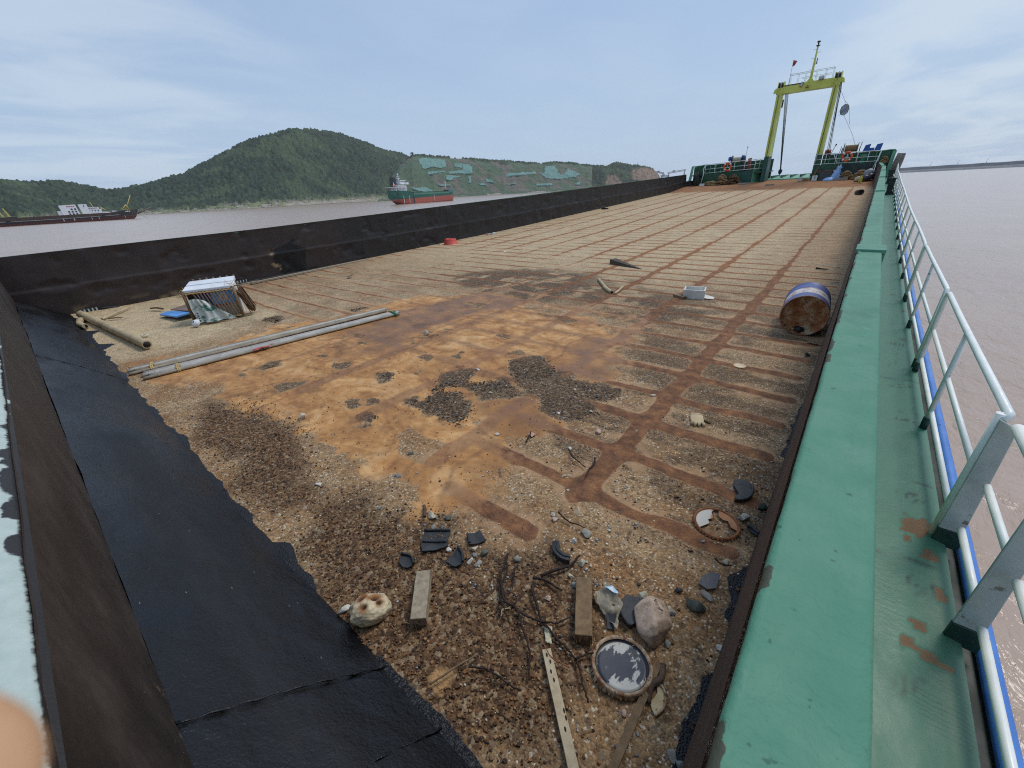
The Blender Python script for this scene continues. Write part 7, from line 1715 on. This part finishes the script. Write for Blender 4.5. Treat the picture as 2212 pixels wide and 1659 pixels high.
tag(m_.build('grit', vcol_mat('grit_in_shard', .9, 60, 0)), kind='stuff')
shard([(-1.632,1.315),(-1.60,1.345),(-1.584,1.390),(-1.545,1.375),(-1.487,1.352),(-1.51,1.30),(-1.557,1.257),(-1.60,1.275)], 'torn black shard with a jagged top, right of the biggest shard', rim=[[(-1.628,1.310),(-1.59,1.285),(-1.56,1.262)]], dish=.012, seed=2)
shard([(-1.584,1.063),(-1.594,1.188),(-1.54,1.17),(-1.49,1.14),(-1.473,1.115),(-1.50,1.07)], 'pointed black shard with a curved rim, below the torn one', rim=[[(-1.592,1.186),(-1.53,1.165),(-1.478,1.118)]], dish=.02, seed=3, tilt=(.1, .1))
shard([(-1.867,.922),(-1.80,.955),(-1.731,.921),(-1.745,.88),(-1.775,.866),(-1.83,.875)], 'small black shard nearest the short wood block', rim=[[(-1.866,.920),(-1.80,.95),(-1.733,.92)]], dish=.016, seed=4)
def arcseg():
    o = empty('black_segment', (-1.02, 1.58, 0), 'curved black rim segment standing on its edge, mid deck', 'plastic shard', 'broken pieces of a black plastic rim')
    pts = crm([(-1.088, 1.612, .022), (-1.045, 1.555, .026), (-.985, 1.535, .028), (-.940, 1.552, .024)], 6); m = MB(); n = len(pts); vs = []
    for i, p in enumerate(pts):
        t_ = (pts[min(i+1, n-1)]-pts[max(i-1, 0)]).normalized(); s = Vector((t_.y, -t_.x, 0))
        vs += [p+s*.022-Vector((0, 0, .022)), p+s*.024+Vector((0, 0, .020)), p-s*.020+Vector((0, 0, .026)), p-s*.026-Vector((0, 0, .022))]
    m.add(vs, [(4*i+k, 4*i+(k+1) % 4, 4*i+4+(k+1) % 4, 4*i+4+k) for i in range(n-1) for k in range(4)]+[(0, 3, 2, 1), (4*n-4, 4*n-3, 4*n-2, 4*n-1)]); m.build('segment', RUBB, o, bevel=.003)
    MB().tube([p+Vector((0, 0, .027)) for p in pts], .004, 5).build('moulded_ridge', RUBB, o)
    o = empty('black_half_disc', (-.22, 2.86, 0), 'thick black half disc with a curved rim near the coaming', 'plastic shard', 'broken pieces of a black plastic rim')
    c = Vector((-.252, 2.845, 0)); n = 18; prof = []
    b = MB(); top = [(-.300,2.945),(-.262,2.985),(-.205,2.985),(-.170,2.94),(-.158,2.87),(-.168,2.79),(-.205,2.735),(-.243,2.715),(-.252,2.76),(-.235,2.80),(-.262,2.835),(-.285,2.87)]
    b.prism([(x, y, .004) for x, y in top], (0, 0, .03)); b.build('disc', RUBB, o, bevel=.003)
    MB().tube(crm([(-.180,2.955,.034),(-.160,2.875,.036),(-.170,2.79,.036),(-.207,2.737,.036),(-.243,2.715,.034)], 6), .011, 7).build('rim_ridge', RUBB, o)
    shard([(-.119,2.504),(-.10,2.54),(-.07,2.525),(-.034,2.476),(-.05,2.455),(-.09,2.47)], 'small twisted black shard by the coaming, right of the rusty ring', rim=[[(-.117,2.506),(-.08,2.50),(-.04,2.475)]], dish=.02, seed=6)
    shard([(-.532,1.422),(-.555,1.48),(-.542,1.533),(-.49,1.545),(-.433,1.531),(-.41,1.48),(-.42,1.42),(-.452,1.368),(-.49,1.385)], 'thick dark slab leaning on the granite stone', th=.03, z=.03, seed=7, rim=[[(-.53,1.42),(-.49,1.387),(-.452,1.37)]])
    SL = pm('dark_slate', lin((66, 68, 72)), lin((92, 92, 94)), 10, .5, .3, spots=[(9, .60, lin((118, 100, 76)))])
    o = empty('slate_piece', (-.195, 1.93, 0), 'thin dark slate with a straight right edge above the dark green stone', 'slate')
    b = MB(); b.prism([(-.243,1.860,.012),(-.240,1.915,.02),(-.210,1.963,.03),(-.157,1.987,.034),(-.149,1.883,.02),(-.19,1.850,.012)], (0, 0, .012)); b.build('slab', SL, o, bevel=.002)
    tag(rock((-.322, 1.755, .012), (.026, .018, .014), 33, None).build('tar_lump', RUBB), 'little black lump left of the slate', 'lump')
    tag(rock((-.52, 1.66, .010), (.014, .012, .01), 34, None).build('tar_lump', RUBB), 'tiny black lump beyond the pale green stone', 'lump')
arcseg()

# round lids
def lids():
    RIMR = pm('rusty_tin_rim', lin((120, 74, 44)), lin((186, 168, 138)), 26, .7, .5, 60, .004, spots=[(18, .6, lin((104, 58, 32)))])
    o = empty('paint_tin_lid', (-.40, 1.165, 0), 'big round paint tin lid, black and white inside a rusty crimped rim', 'tin lid')
    c = Vector((-.402, 1.172, .018)); ax = Vector((-.05, .06, 1)).normalized(); Ro = .152
    MB().lathe([(Ro*.86, .010), (Ro*.90, .016), (Ro*.955, .018), (Ro*.985, .010), (Ro, -.012), (Ro*.97, -.014)], c, ax, 60).build('rim', RIMR, o)
    MB().lathe([(Ro*.90, .014), (Ro*.865, -.002), (Ro*.80, -.004)], c, ax, 60).build('groove', BLKM, o)
    T = NT('black_white_paint'); sx_ = T.sep(); nn = T.math('ADD', T.noise(12, 7, .66, T.mapv((1.5, .7, 1), (0, 0, R(30))), .2), T.math('MULTIPLY', T.math('SUBTRACT', T.math('ABSOLUTE', T.math('ADD', sx_[0], T.math('MULTIPLY', sx_[1], -.7))), .055), 1.3))
    col = T.mix(T.mr(nn, .52, .56), T.mix(T.noise(30), lin((40, 43, 50)), lin((70, 74, 84))), T.mix(T.noise(30), lin((176, 174, 164)), lin((206, 202, 190))))
    T.out(col, .4, T.bump(T.noise(50), .2, .002))
    MB().lathe([(Ro*.80, -.004), (Ro*.76, .003), (Ro*.70, .002), (0, .002)], c, ax, 60).build('disc', T.m, o)
    a = ax.orthogonal().normalized(); bb = ax.cross(a); b = MB(); rg = random.Random(4)
    for k in range(46):
        th = 2*math.pi*k/46+rg.uniform(-.04, .04); w_ = rg.uniform(.025, .07); e1 = rg.uniform(1.01, 1.075)
        def P(t_, r_, h): return c+(a*math.cos(t_)+bb*math.sin(t_))*Ro*r_+ax*h
        b.add([P(th-w_, .985, .008), P(th+w_, .985, .008), P(th+w_*.8, e1, -.008), P(th-w_*.8, e1, -.010), P(th-w_, .98, .004), P(th+w_, .98, .004), P(th+w_*.8, e1, -.012), P(th-w_*.8, e1, -.014)], [(0, 1, 2, 3), (7, 6, 5, 4), (0, 3, 7, 4), (1, 5, 6, 2), (3, 2, 6, 7)])
    b.build('crimped_edge', RIMR, o)
    # rusted ring with torn membrane
    o = empty('rusty_ring', (-.29, 2.41, 0), 'rusty tin ring with a torn white and brown disc inside, near the coaming', 'tin ring')
    c = Vector((-.290, 2.418, .012)); Ro = .150
    RR = pm('rusty_ring_metal', lin((112, 66, 36)), lin((150, 96, 54)), 22, .8, .5, 60, .004, spots=[(14, .62, lin((186, 166, 130)))])
    MB().lathe([(Ro*.86, .004), (Ro*.90, .012), (Ro*.97, .011), (Ro, .0), (Ro*.97, -.010), (Ro*.88, -.008)], c, (0, 0, 1), 48, closed=True).build('ring', RR, o)
    b = MB(); rg = random.Random(8)
    for k in range(40):
        th = 2*math.pi*k/40; w_ = .06; e1 = rg.uniform(1.0, 1.06)
        def P(t_, r_, h): return c+Vector((math.cos(t_)*Ro*r_, math.sin(t_)*Ro*r_, h))
        b.add([P(th-w_, .97, .010), P(th+w_, .97, .010), P(th+w_*.7, e1, .0), P(th-w_*.7, e1, .0)], [(0, 1, 2, 3)])
    b.build('crimped_edge', RR, o)
    T = NT('white_rusty_disc'); T.out(T.mix(T.mr(T.math('ADD', T.sep()[0], T.math('MULTIPLY', T.noise(22, 4), .08)), -.02, .005), T.mix(T.noise(18), lin((192, 186, 172)), lin((216, 210, 196))), lin((176, 108, 48))), .6)
    def seg(a0, a1, cut, m, nm):
        n = 14; pts = [c+Vector((math.cos(a0+(a1-a0)*k/n)*Ro*.88, math.sin(a0+(a1-a0)*k/n)*Ro*.88, .002)) for k in range(n+1)]+[c+Vector((x, y, .004)) for x, y in cut]
        b = MB(); b.prism(pts, (0, 0, .002)); b.build(nm, m, o)
    seg(R(110), R(232), [(-.06, -.07), (-.035, -.03), (-.055, .0), (-.03, .035), (-.055, .085)], T.m, 'white_disc_piece')
    seg(R(2), R(98), [(-.005, .075), (.03, .055), (.06, .06), (.09, .012)], pm('brown_disc', lin((152, 98, 56)), lin((176, 122, 78)), 9, .6, .1), 'brown_disc_piece')
    o = empty('cream_tin_lid', (-.775, 5.28, 0), 'small cream coloured lid lying on the ribs before the drum', 'lid')
    MB().lathe([(.076, 0), (.082, .006), (.080, .014), (.070, .014)], (-.775, 5.28, .004), n=32).build('rim', pm('brown_lid_rim', lin((130, 96, 60)), lin((160, 124, 84)), 8, .6, 0), o)
    MB().lathe([(.070, .013), (.064, .008), (0, .009)], (-.775, 5.28, .004), n=32).build('disc', pm('cream_lid', lin((206, 184, 140)), lin((222, 202, 160)), 8, .5, 0), o)
    o = empty('half_lid', (-.205, 1.13, 0), 'broken yellowish half of a tin lid beside the paint tin lid', 'tin lid')
    pts = [(-.236,1.205),(-.205,1.198),(-.180,1.165),(-.172,1.12),(-.190,1.068),(-.212,1.085),(-.231,1.108),(-.222,1.135),(-.218,1.165)]
    b = MB(); b.prism([(x, y, .008) for x, y in pts], (0, 0, .006)); b.build('plate', pm('yellowed_tin', lin((176, 148, 96)), lin((206, 188, 146)), 20, .6, .4, spots=[(18, .6, lin((140, 92, 46)))]), o)
    MB().tube(crm([(-.236,1.205,.016),(-.200,1.196,.02),(-.178,1.16,.02),(-.172,1.12,.02),(-.190,1.068,.016)], 5), .006, 6).build('rim', RIMR, o)
lids()

# rags, wrappers, glove
def crumple(name, P, mat, label, cat, amp, sc, seed=0, th=.003):
    """P: corner quad; a crumpled sheet"""
    n = 22; A, B, C, D_ = [Vector(q) for q in P]; G = np.zeros((n, n, 3))
    for j in range(n):
        for i in range(n):
            u, v_ = i/(n-1), j/(n-1); p = (A*(1-u)+B*u)*(1-v_)+(D_*(1-u)+C*u)*v_
            e = mnoise.noise(Vector((p.x*sc+seed, p.y*sc, seed)))*amp; e2 = abs(mnoise.noise(Vector((p.x*sc*2.1, p.y*sc*2.1, seed+4))))*amp*.8
            G[j, i] = (p.x+e*.5, p.y+e2*.4, max(p.z+e+e2, .003))
    o = fgrid(name, G, mat, loc=tuple((A+C)/2)); s = o.modifiers.new('thickness', 'SOLIDIFY'); s.thickness = th
    return tag(o, label, cat)
def soft():
    o = crumple('crumpled_wrapper', [(-.70, 1.40, .03), (-.50, 1.31, .02), (-.54, 1.46, .05), (-.665, 1.505, .05)], pm('grey_beige_wrapper', lin((126, 116, 96)), lin((160, 150, 128)), 14, .5, .3), 'crumpled beige wrapper with a blue and white corner, between block and slab', 'wrapper', .035, 16, 2)
    b = MB(); b.add([(-.655, 1.478, .075), (-.59, 1.47, .078), (-.575, 1.49, .07), (-.625, 1.515, .068)], [(0, 1, 2, 3)]); q = b.build('blue_print', pm('blue_white_print', lin((110, 176, 216)), lin((150, 200, 226)), 18, .4, 0, spots=[(24, .56, lin((220, 224, 226)))]), o); 
    b = MB(); b.prism([(-.545, 1.30, .01), (-.515, 1.315, .01), (-.55, 1.43, .05), (-.62, 1.41, .04), (-.60, 1.38, .03)], (0, 0, .004)); tag(b.build('black_strip', RUBB), 'black plastic strip under the crumpled wrapper', 'plastic strip')
    o = empty('work_glove', (-.80, 3.70, 0), 'pale tan work glove lying palm down on the rusty deck', 'glove')
    GL = pm('tan_glove', lin((186, 164, 126)), lin((206, 186, 150)), 18, .9, .5, 60, .004)
    vs = [(-.888, 3.752), (-.83, 3.80), (-.782, 3.80), (-.742, 3.70), (-.765, 3.645), (-.82, 3.635), (-.862, 3.67)]
    b = MB(); b.prism([(x, y, .004) for x, y in vs], (0, 0, .026)); b.build('palm', GL, o, bevel=.008)
    for p, q in (((-.835, 3.66), (-.823, 3.602)), ((-.805, 3.648), (-.792, 3.590)), ((-.778, 3.655), (-.757, 3.602)), ((-.752, 3.675), (-.718, 3.628))):
        MB().tube([(p[0], p[1], .018), ((p[0]+q[0])/2, (p[1]+q[1])/2, .026), (q[0], q[1], .014)], [.015, .0155, .011], 9).build('finger', GL, o)
    MB().tube([(-.752, 3.735, .014), (-.715, 3.735, .014), (-.69, 3.72, .01)], [.014, .013, .009], 8).build('thumb', pm('dirty_thumb', lin((104, 88, 64)), lin((128, 108, 82)), 18, .9, .4), o)
    MB().tube([(-.890, 3.756, .02), (-.83, 3.806, .022), (-.780, 3.806, .02)], .013, 7).build('cuff', GL, o)
    LEAF_ = pm('dry_leaf', lin((190, 182, 152)), lin((208, 200, 172)), 14, .7, .3)
    crumple('dry_leaf', [(-.825, 1.105, .012), (-.79, 1.125, .018), (-.74, 1.045, .014), (-.775, 1.035, .01)], LEAF_, 'pale dry leaf beside the root left of the brown wood block', 'leaf', .012, 30, 5, .0015)
    tag(MB().tube(crm([(-.243, 1.30, .02), (-.225, 1.23, .03), (-.25, 1.17, .028), (-.238, 1.098, .014)], 5), .016, 7, squash=.6).build('bark_strip', pm('wet_bark', lin((66, 48, 36)), lin((98, 76, 56)), 22, .8, .6, 60, .006)), 'dark strip of bark lying over the lath beside the paint tin lid', 'bark')
    crumple('black_rag', [(-.25, 10.42, .01), (-.10, 10.44, .01), (-.10, 10.56, .03), (-.24, 10.55, .02)], BLKM, 'flat black rag near the coaming beyond the drum', 'rag', .02, 12, 7)
    crumple('brown_scrap', [(-.21, 6.52, .01), (-.05, 6.50, .01), (-.04, 6.62, .03), (-.19, 6.63, .02)], pm('brown_cloth', lin((104, 84, 60)), lin((128, 106, 80)), 9, .9, .3), 'brown scrap of cloth in front of the oil drum', 'rag', .03, 14, 8)
    tag(rock((-.156, 6.06, .025), (.04, .03, .03), 41, None).build('green_scrap', pm('dark_green_scrap', lin((36, 54, 40)), lin((52, 72, 54)), 12, .8, .3)), 'small dark green scrap by the coaming nearer than the drum', 'scrap')
    tag(rock((-.07, 2.75, .025), (.045, .04, .03), 42, None).build('mossy_lump', pm('mossy_black', lin((30, 38, 32)), lin((46, 54, 46)), 16, .8, .5)), 'mossy black lump against the coaming beyond the rusty ring', 'lump')
    crumple('paper_litter', [(-9.97, 11.4, .01), (-9.77, 11.36, .01), (-9.72, 11.5, .05), (-9.93, 11.55, .04)], pm('white_paper', lin((210, 210, 206)), lin((226, 226, 222)), 8, .8, .1), 'white scrap of paper far out on the left half of the deck', 'paper scrap', .03, 12, 9)
    crumple('brown_litter', [(-11.55, 6.15, .01), (-11.40, 6.17, .01), (-11.42, 6.36, .06), (-11.56, 6.33, .05)], pm('brown_card', lin((112, 92, 66)), lin((136, 114, 86)), 8, .8, .2), 'brown scrap of card on the sand below the wall patch', 'scrap', .04, 12, 10)
    e = empty('short_pipe', (-.65, 32.8, zc(32.8)), 'short rusty black pipe stub near the far end of the deck', 'pipe')
    z = zc(32.8)+.13
    MB().lathe([(.13, -.3), (.14, -.3), (.14, .25), (.11, .25), (.11, -.28)], (-.65, 32.8, z), (.35, -.9, .08), 18).build('tube', pm('rusty_pipe', lin((46, 36, 32)), lin((74, 54, 42)), 5, .8, .3), e)
    MB().lathe([(0, .2), (.11, .2)], (-.65, 32.8, z), (.35, -.9, .08), 18).build('inside_shade_disc', DARKIN, e)
soft()

# roots, twigs and sticks
def roots():
    def wire(name, pts, r, mat, label, cat, z=.010, parent=None, pn='strand', taper=.55):
        rg = random.Random(len(label)+int(abs(pts[0][0])*1000)); z = z+.012; r = r*1.3; q = crm([(x, y, float(zd(y))+z+rg.uniform(0, .016)) for x, y in pts], 6)
        q = [p+Vector((rg.uniform(-.0025, .0025), rg.uniform(-.0025, .0025), 0)) for p in q]; n = len(q)
        o = parent or empty(name, q[n//2], label, cat)
        MB().tube(q, [r*(1-(1-taper)*i/n)*rg.uniform(.88, 1.12) for i in range(n)], 6).build(pn, mat, o); return o
    o = wire('root_tangle', [(-1.291,1.347),(-1.25,1.27),(-1.226,1.20),(-1.16,1.13),(-1.083,1.076),(-1.018,1.081),(-.96,1.06),(-.924,1.025),(-.808,.945),(-.765,.885),(-.726,.837)], .0065, ROOT, 'tangle of dark roots trailing down the middle of the brown gravel', 'root')
    for pts, r in (([(-1.226,1.20),(-1.15,1.10),(-1.080,1.051),(-.979,.992)], .005), ([(-1.004,1.074),(-.93,1.08),(-.859,1.099),(-.80,1.13),(-.775,1.147),(-.734,1.214)], .0055), ([(-1.27,1.31),(-1.20,1.23),(-1.17,1.15),(-1.09,1.09)], .005), ([(-1.182,1.285),(-1.14,1.22),(-1.098,1.158)], .005), ([(-1.06,1.07),(-1.03,1.11),(-1.07,1.14),(-1.12,1.12)], .004), ([(-1.08,1.08),(-1.10,1.03),(-1.04,1.02)], .004)):
        wire('', pts, r, ROOT, 'x', '', .012, o)
    wire('', [(-1.03, 1.06), (-1.06, 1.025), (-1.04, .99)], .003, pm('pale_rootlet', lin((170, 146, 100)), lin((190, 166, 120)), 20, .8, 0), 'x', '', .014, o)
    o = wire('long_root', [(-1.026,1.26),(-.99,1.22),(-.929,1.174),(-.86,1.12),(-.796,1.098),(-.72,1.08),(-.671,1.078),(-.594,1.05),(-.55,1.02),(-.51,.975),(-.449,.922)], .0065, ROOT, 'long dark root curving past the paint tin lid', 'root')
    wire('', [(-.594, 1.05), (-.57, 1.10), (-.54, 1.13)], .005, ROOT, 'x', '', .012, o)
    wire('dark_twig', [(-1.009,.693),(-.951,.734),(-.90,.745),(-.843,.753),(-.78,.76),(-.727,.773)], .005, ROOT, 'bent dark twig lying on the brown gravel right of the straight stick', 'twig')
    wire('straight_stick', [(-1.104,.520),(-1.05,.65),(-1.007,.768)], .0048, pm('brown_grey_stick', lin((104, 84, 62)), lin((134, 112, 86)), 20, .8, .3), 'thin straight stick lying across the tan paint spot', 'stick', .016, taper=.8)
    wire('thick_root', [(-1.018,1.345),(-.975,1.41),(-.935,1.468),(-.91,1.53),(-.903,1.612)], .009, ROOT, 'thicker dark root just below the curved black segment', 'root', .012)
    wire('forked_root', [(-1.048,1.302),(-1.0,1.315),(-.966,1.334),(-.90,1.335),(-.855,1.33)], .0075, ROOT, 'short dark root with a frayed end above the long root', 'root', .012)
    wire('thin_root', [(-1.540,2.521),(-1.48,2.48),(-1.430,2.456),(-1.37,2.44),(-1.321,2.417)], .006, ROOT, 'left of two thin dark twigs on the pale sand between the rust ribs', 'twig')
    wire('thin_root', [(-1.319,2.573),(-1.286,2.50),(-1.286,2.423),(-1.27,2.36),(-1.255,2.301)], .006, ROOT, 'right of two thin dark twigs on the pale sand between the rust ribs', 'twig')
    wire('thin_root', [(-1.224,1.850),(-1.17,1.83),(-1.127,1.823),(-1.08,1.822),(-1.045,1.830),(-.995,1.840)], .005, ROOT, 'thin dark root leading to the flat grey stone', 'root')
    wire('twig_with_flower', [(-1.964,2.434),(-1.99,2.50),(-2.0,2.54),(-2.027,2.592)], .007, ROOT, 'short dark twig with a pale torn end at the edge of the wide rust crossing', 'twig')
    crumple('pale_chip', [(-2.04, 2.56, .014), (-1.98, 2.54, .02), (-1.97, 2.60, .016), (-2.03, 2.61, .012)], pm('pinkish_chip', lin((186, 148, 118)), lin((206, 170, 140)), 14, .8, .2), 'pale pinkish chip at the end of the short dark twig', 'chip', .012, 30, 5, .003)
    wire('thin_root', [(-.218,2.092),(-.19,2.078),(-.159,2.072),(-.14,2.085),(-.120,2.101)], .0045, ROOT, 'thin dark twig just left of the black tar spot', 'twig')
    wire('dark_stick', [(-2.097,1.306),(-2.04,1.27),(-1.995,1.233)], .010, pm('dark_brown_stick', lin((70, 56, 46)), lin((94, 76, 62)), 14, .8, .3), 'short dark stick leaning on the biggest pale stone', 'stick', .014, taper=.9)
    wire('dark_stick', [(-.62,11.77),(-.5,11.73),(-.39,11.68)], .016, ROOT, 'thin dark stick below the short grey plank, up the right side', 'stick')
    wire('dark_stick', [(-13.9,26.5),(-13.6,26.46),(-13.4,26.44)], .05, ROOT, 'dark driftwood lying far along the foot of the black wall', 'driftwood', .03)
    wire('thin_root', [(-.60, 1.0), (-.70, .985), (-.80, 1.03)], .0035, pm('reddish_rootlet', lin((116, 72, 44)), lin((140, 92, 60)), 20, .8, 0), 'thin reddish rootlet between the driftwood strip and the paint tin lid', 'rootlet')
    # straw and bits scattered in the brown gravel
    rg = random.Random(77); b = MB()
    for k in range(260):
        x, y = -rg.random()*3.4-.05, .47+rg.random()**1.4*1.6
        if y < .5 and x < -2.4: continue
        a = rg.uniform(0, 3.14); l = rg.uniform(.015, .06)
        cc = lin(rg.choice([(150, 128, 92), (116, 92, 64), (84, 64, 48), (168, 146, 108), (96, 88, 78)]))
        p = Vector((x, y, .014)); v = Vector((math.cos(a)*l, math.sin(a)*l, rg.uniform(-.004, .006)))
        b.tube([p-v/2, p+v*.1+Vector((0, 0, .002)), p+v/2], rg.uniform(.0012, .0026), 4, col=cc)
    o = b.build('straw_bits', vcol_mat('straw_bits', .9, 60, 0)); tag(o, kind='stuff')
roots()

# ------------------------------------------------------------------ the photographer's hand, a finger of it close before the lens
def hand():
    C = CAMM
    def K(px, py, dist): # a point near the camera, in camera axes (metres): right, up, forward
        return C @ Vector((px, py, -dist))
    SK = pm('skin', lin((196, 150, 112)), lin((210, 166, 128)), 40, .55, .1, 300, .0004)
    verts, edges, rad = [], [], []
    def add(p, r, par=None):
        verts.append(K(*p)); rad.append(r); i = len(verts)-1
        if par is not None: edges.append((par, i))
        return i
    tip = (-.0436, -.0300, .0300)
    root = add((-.150, -.085, -.012), .030)                         # wrist / palm heel
    p1 = add((-.120, -.070, .004), .030, root); p2 = add((-.100, -.055, .014), .020, p1)
    k1 = add((-.083, -.052, .022), .0105, p2); a = add((-.071, -.0455, .026), .0125, k1); b_ = add((-.0555, -.038, .029), .0122, a); b2 = add((-.0476, -.0334, .030), .0108, b_); add(tip, .0084, b2)
    for j, (dx, dy, dz, s) in enumerate(((-.004, .004, -.022, 1.0), (-.010, .012, -.040, .95), (-.018, .022, -.055, .8))):
        q = add((-.098+dx, -.046+dy, .010+dz), .012, p2); q = add((-.084+dx, -.028+dy, .016+dz), .0092*s, q); q = add((-.076+dx, -.008+dy, .012+dz), .0084*s, q); add((-.082+dx, .006+dy, .002+dz), .007*s, q)
    q = add((-.118, -.040, -.006), .014, p1); q = add((-.112, -.014, -.006), .0105, q); add((-.100, .008, -.008), .0085, q)
    f = add((-.21, -.13, -.03), .030, root); add((-.30, -.20, -.05), .036, f)
    me = bpy.data.meshes.new('hand'); me.from_pydata(verts, edges, []); o = bpy.data.objects.new('hand', me); COL.objects.link(o)
    m = o.modifiers.new('skin', 'SKIN'); sv = me.skin_vertices[0].data
    for i, r in enumerate(rad): sv[i].radius = (r, r); sv[i].use_root = (i == 0)
    s = o.modifiers.new('sub', 'SUBSURF'); s.levels = 3; s.render_levels = 3
    dg = bpy.context.evaluated_depsgraph_get(); ev = o.evaluated_get(dg); m2 = bpy.data.meshes.new_from_object(ev)
    m2.polygons.foreach_set('use_smooth', [True]*len(m2.polygons)); bpy.data.objects.remove(o)
    base = K(-.1, -.05, .01)
    for v in m2.vertices: v.co -= base
    m2.materials.clear(); m2.materials.append(SK); o = bpy.data.objects.new('hand', m2); COL.objects.link(o); o.location = base
    tag(o, 'blurred fingertip of the photographer at the lower left corner', 'hand')
hand()
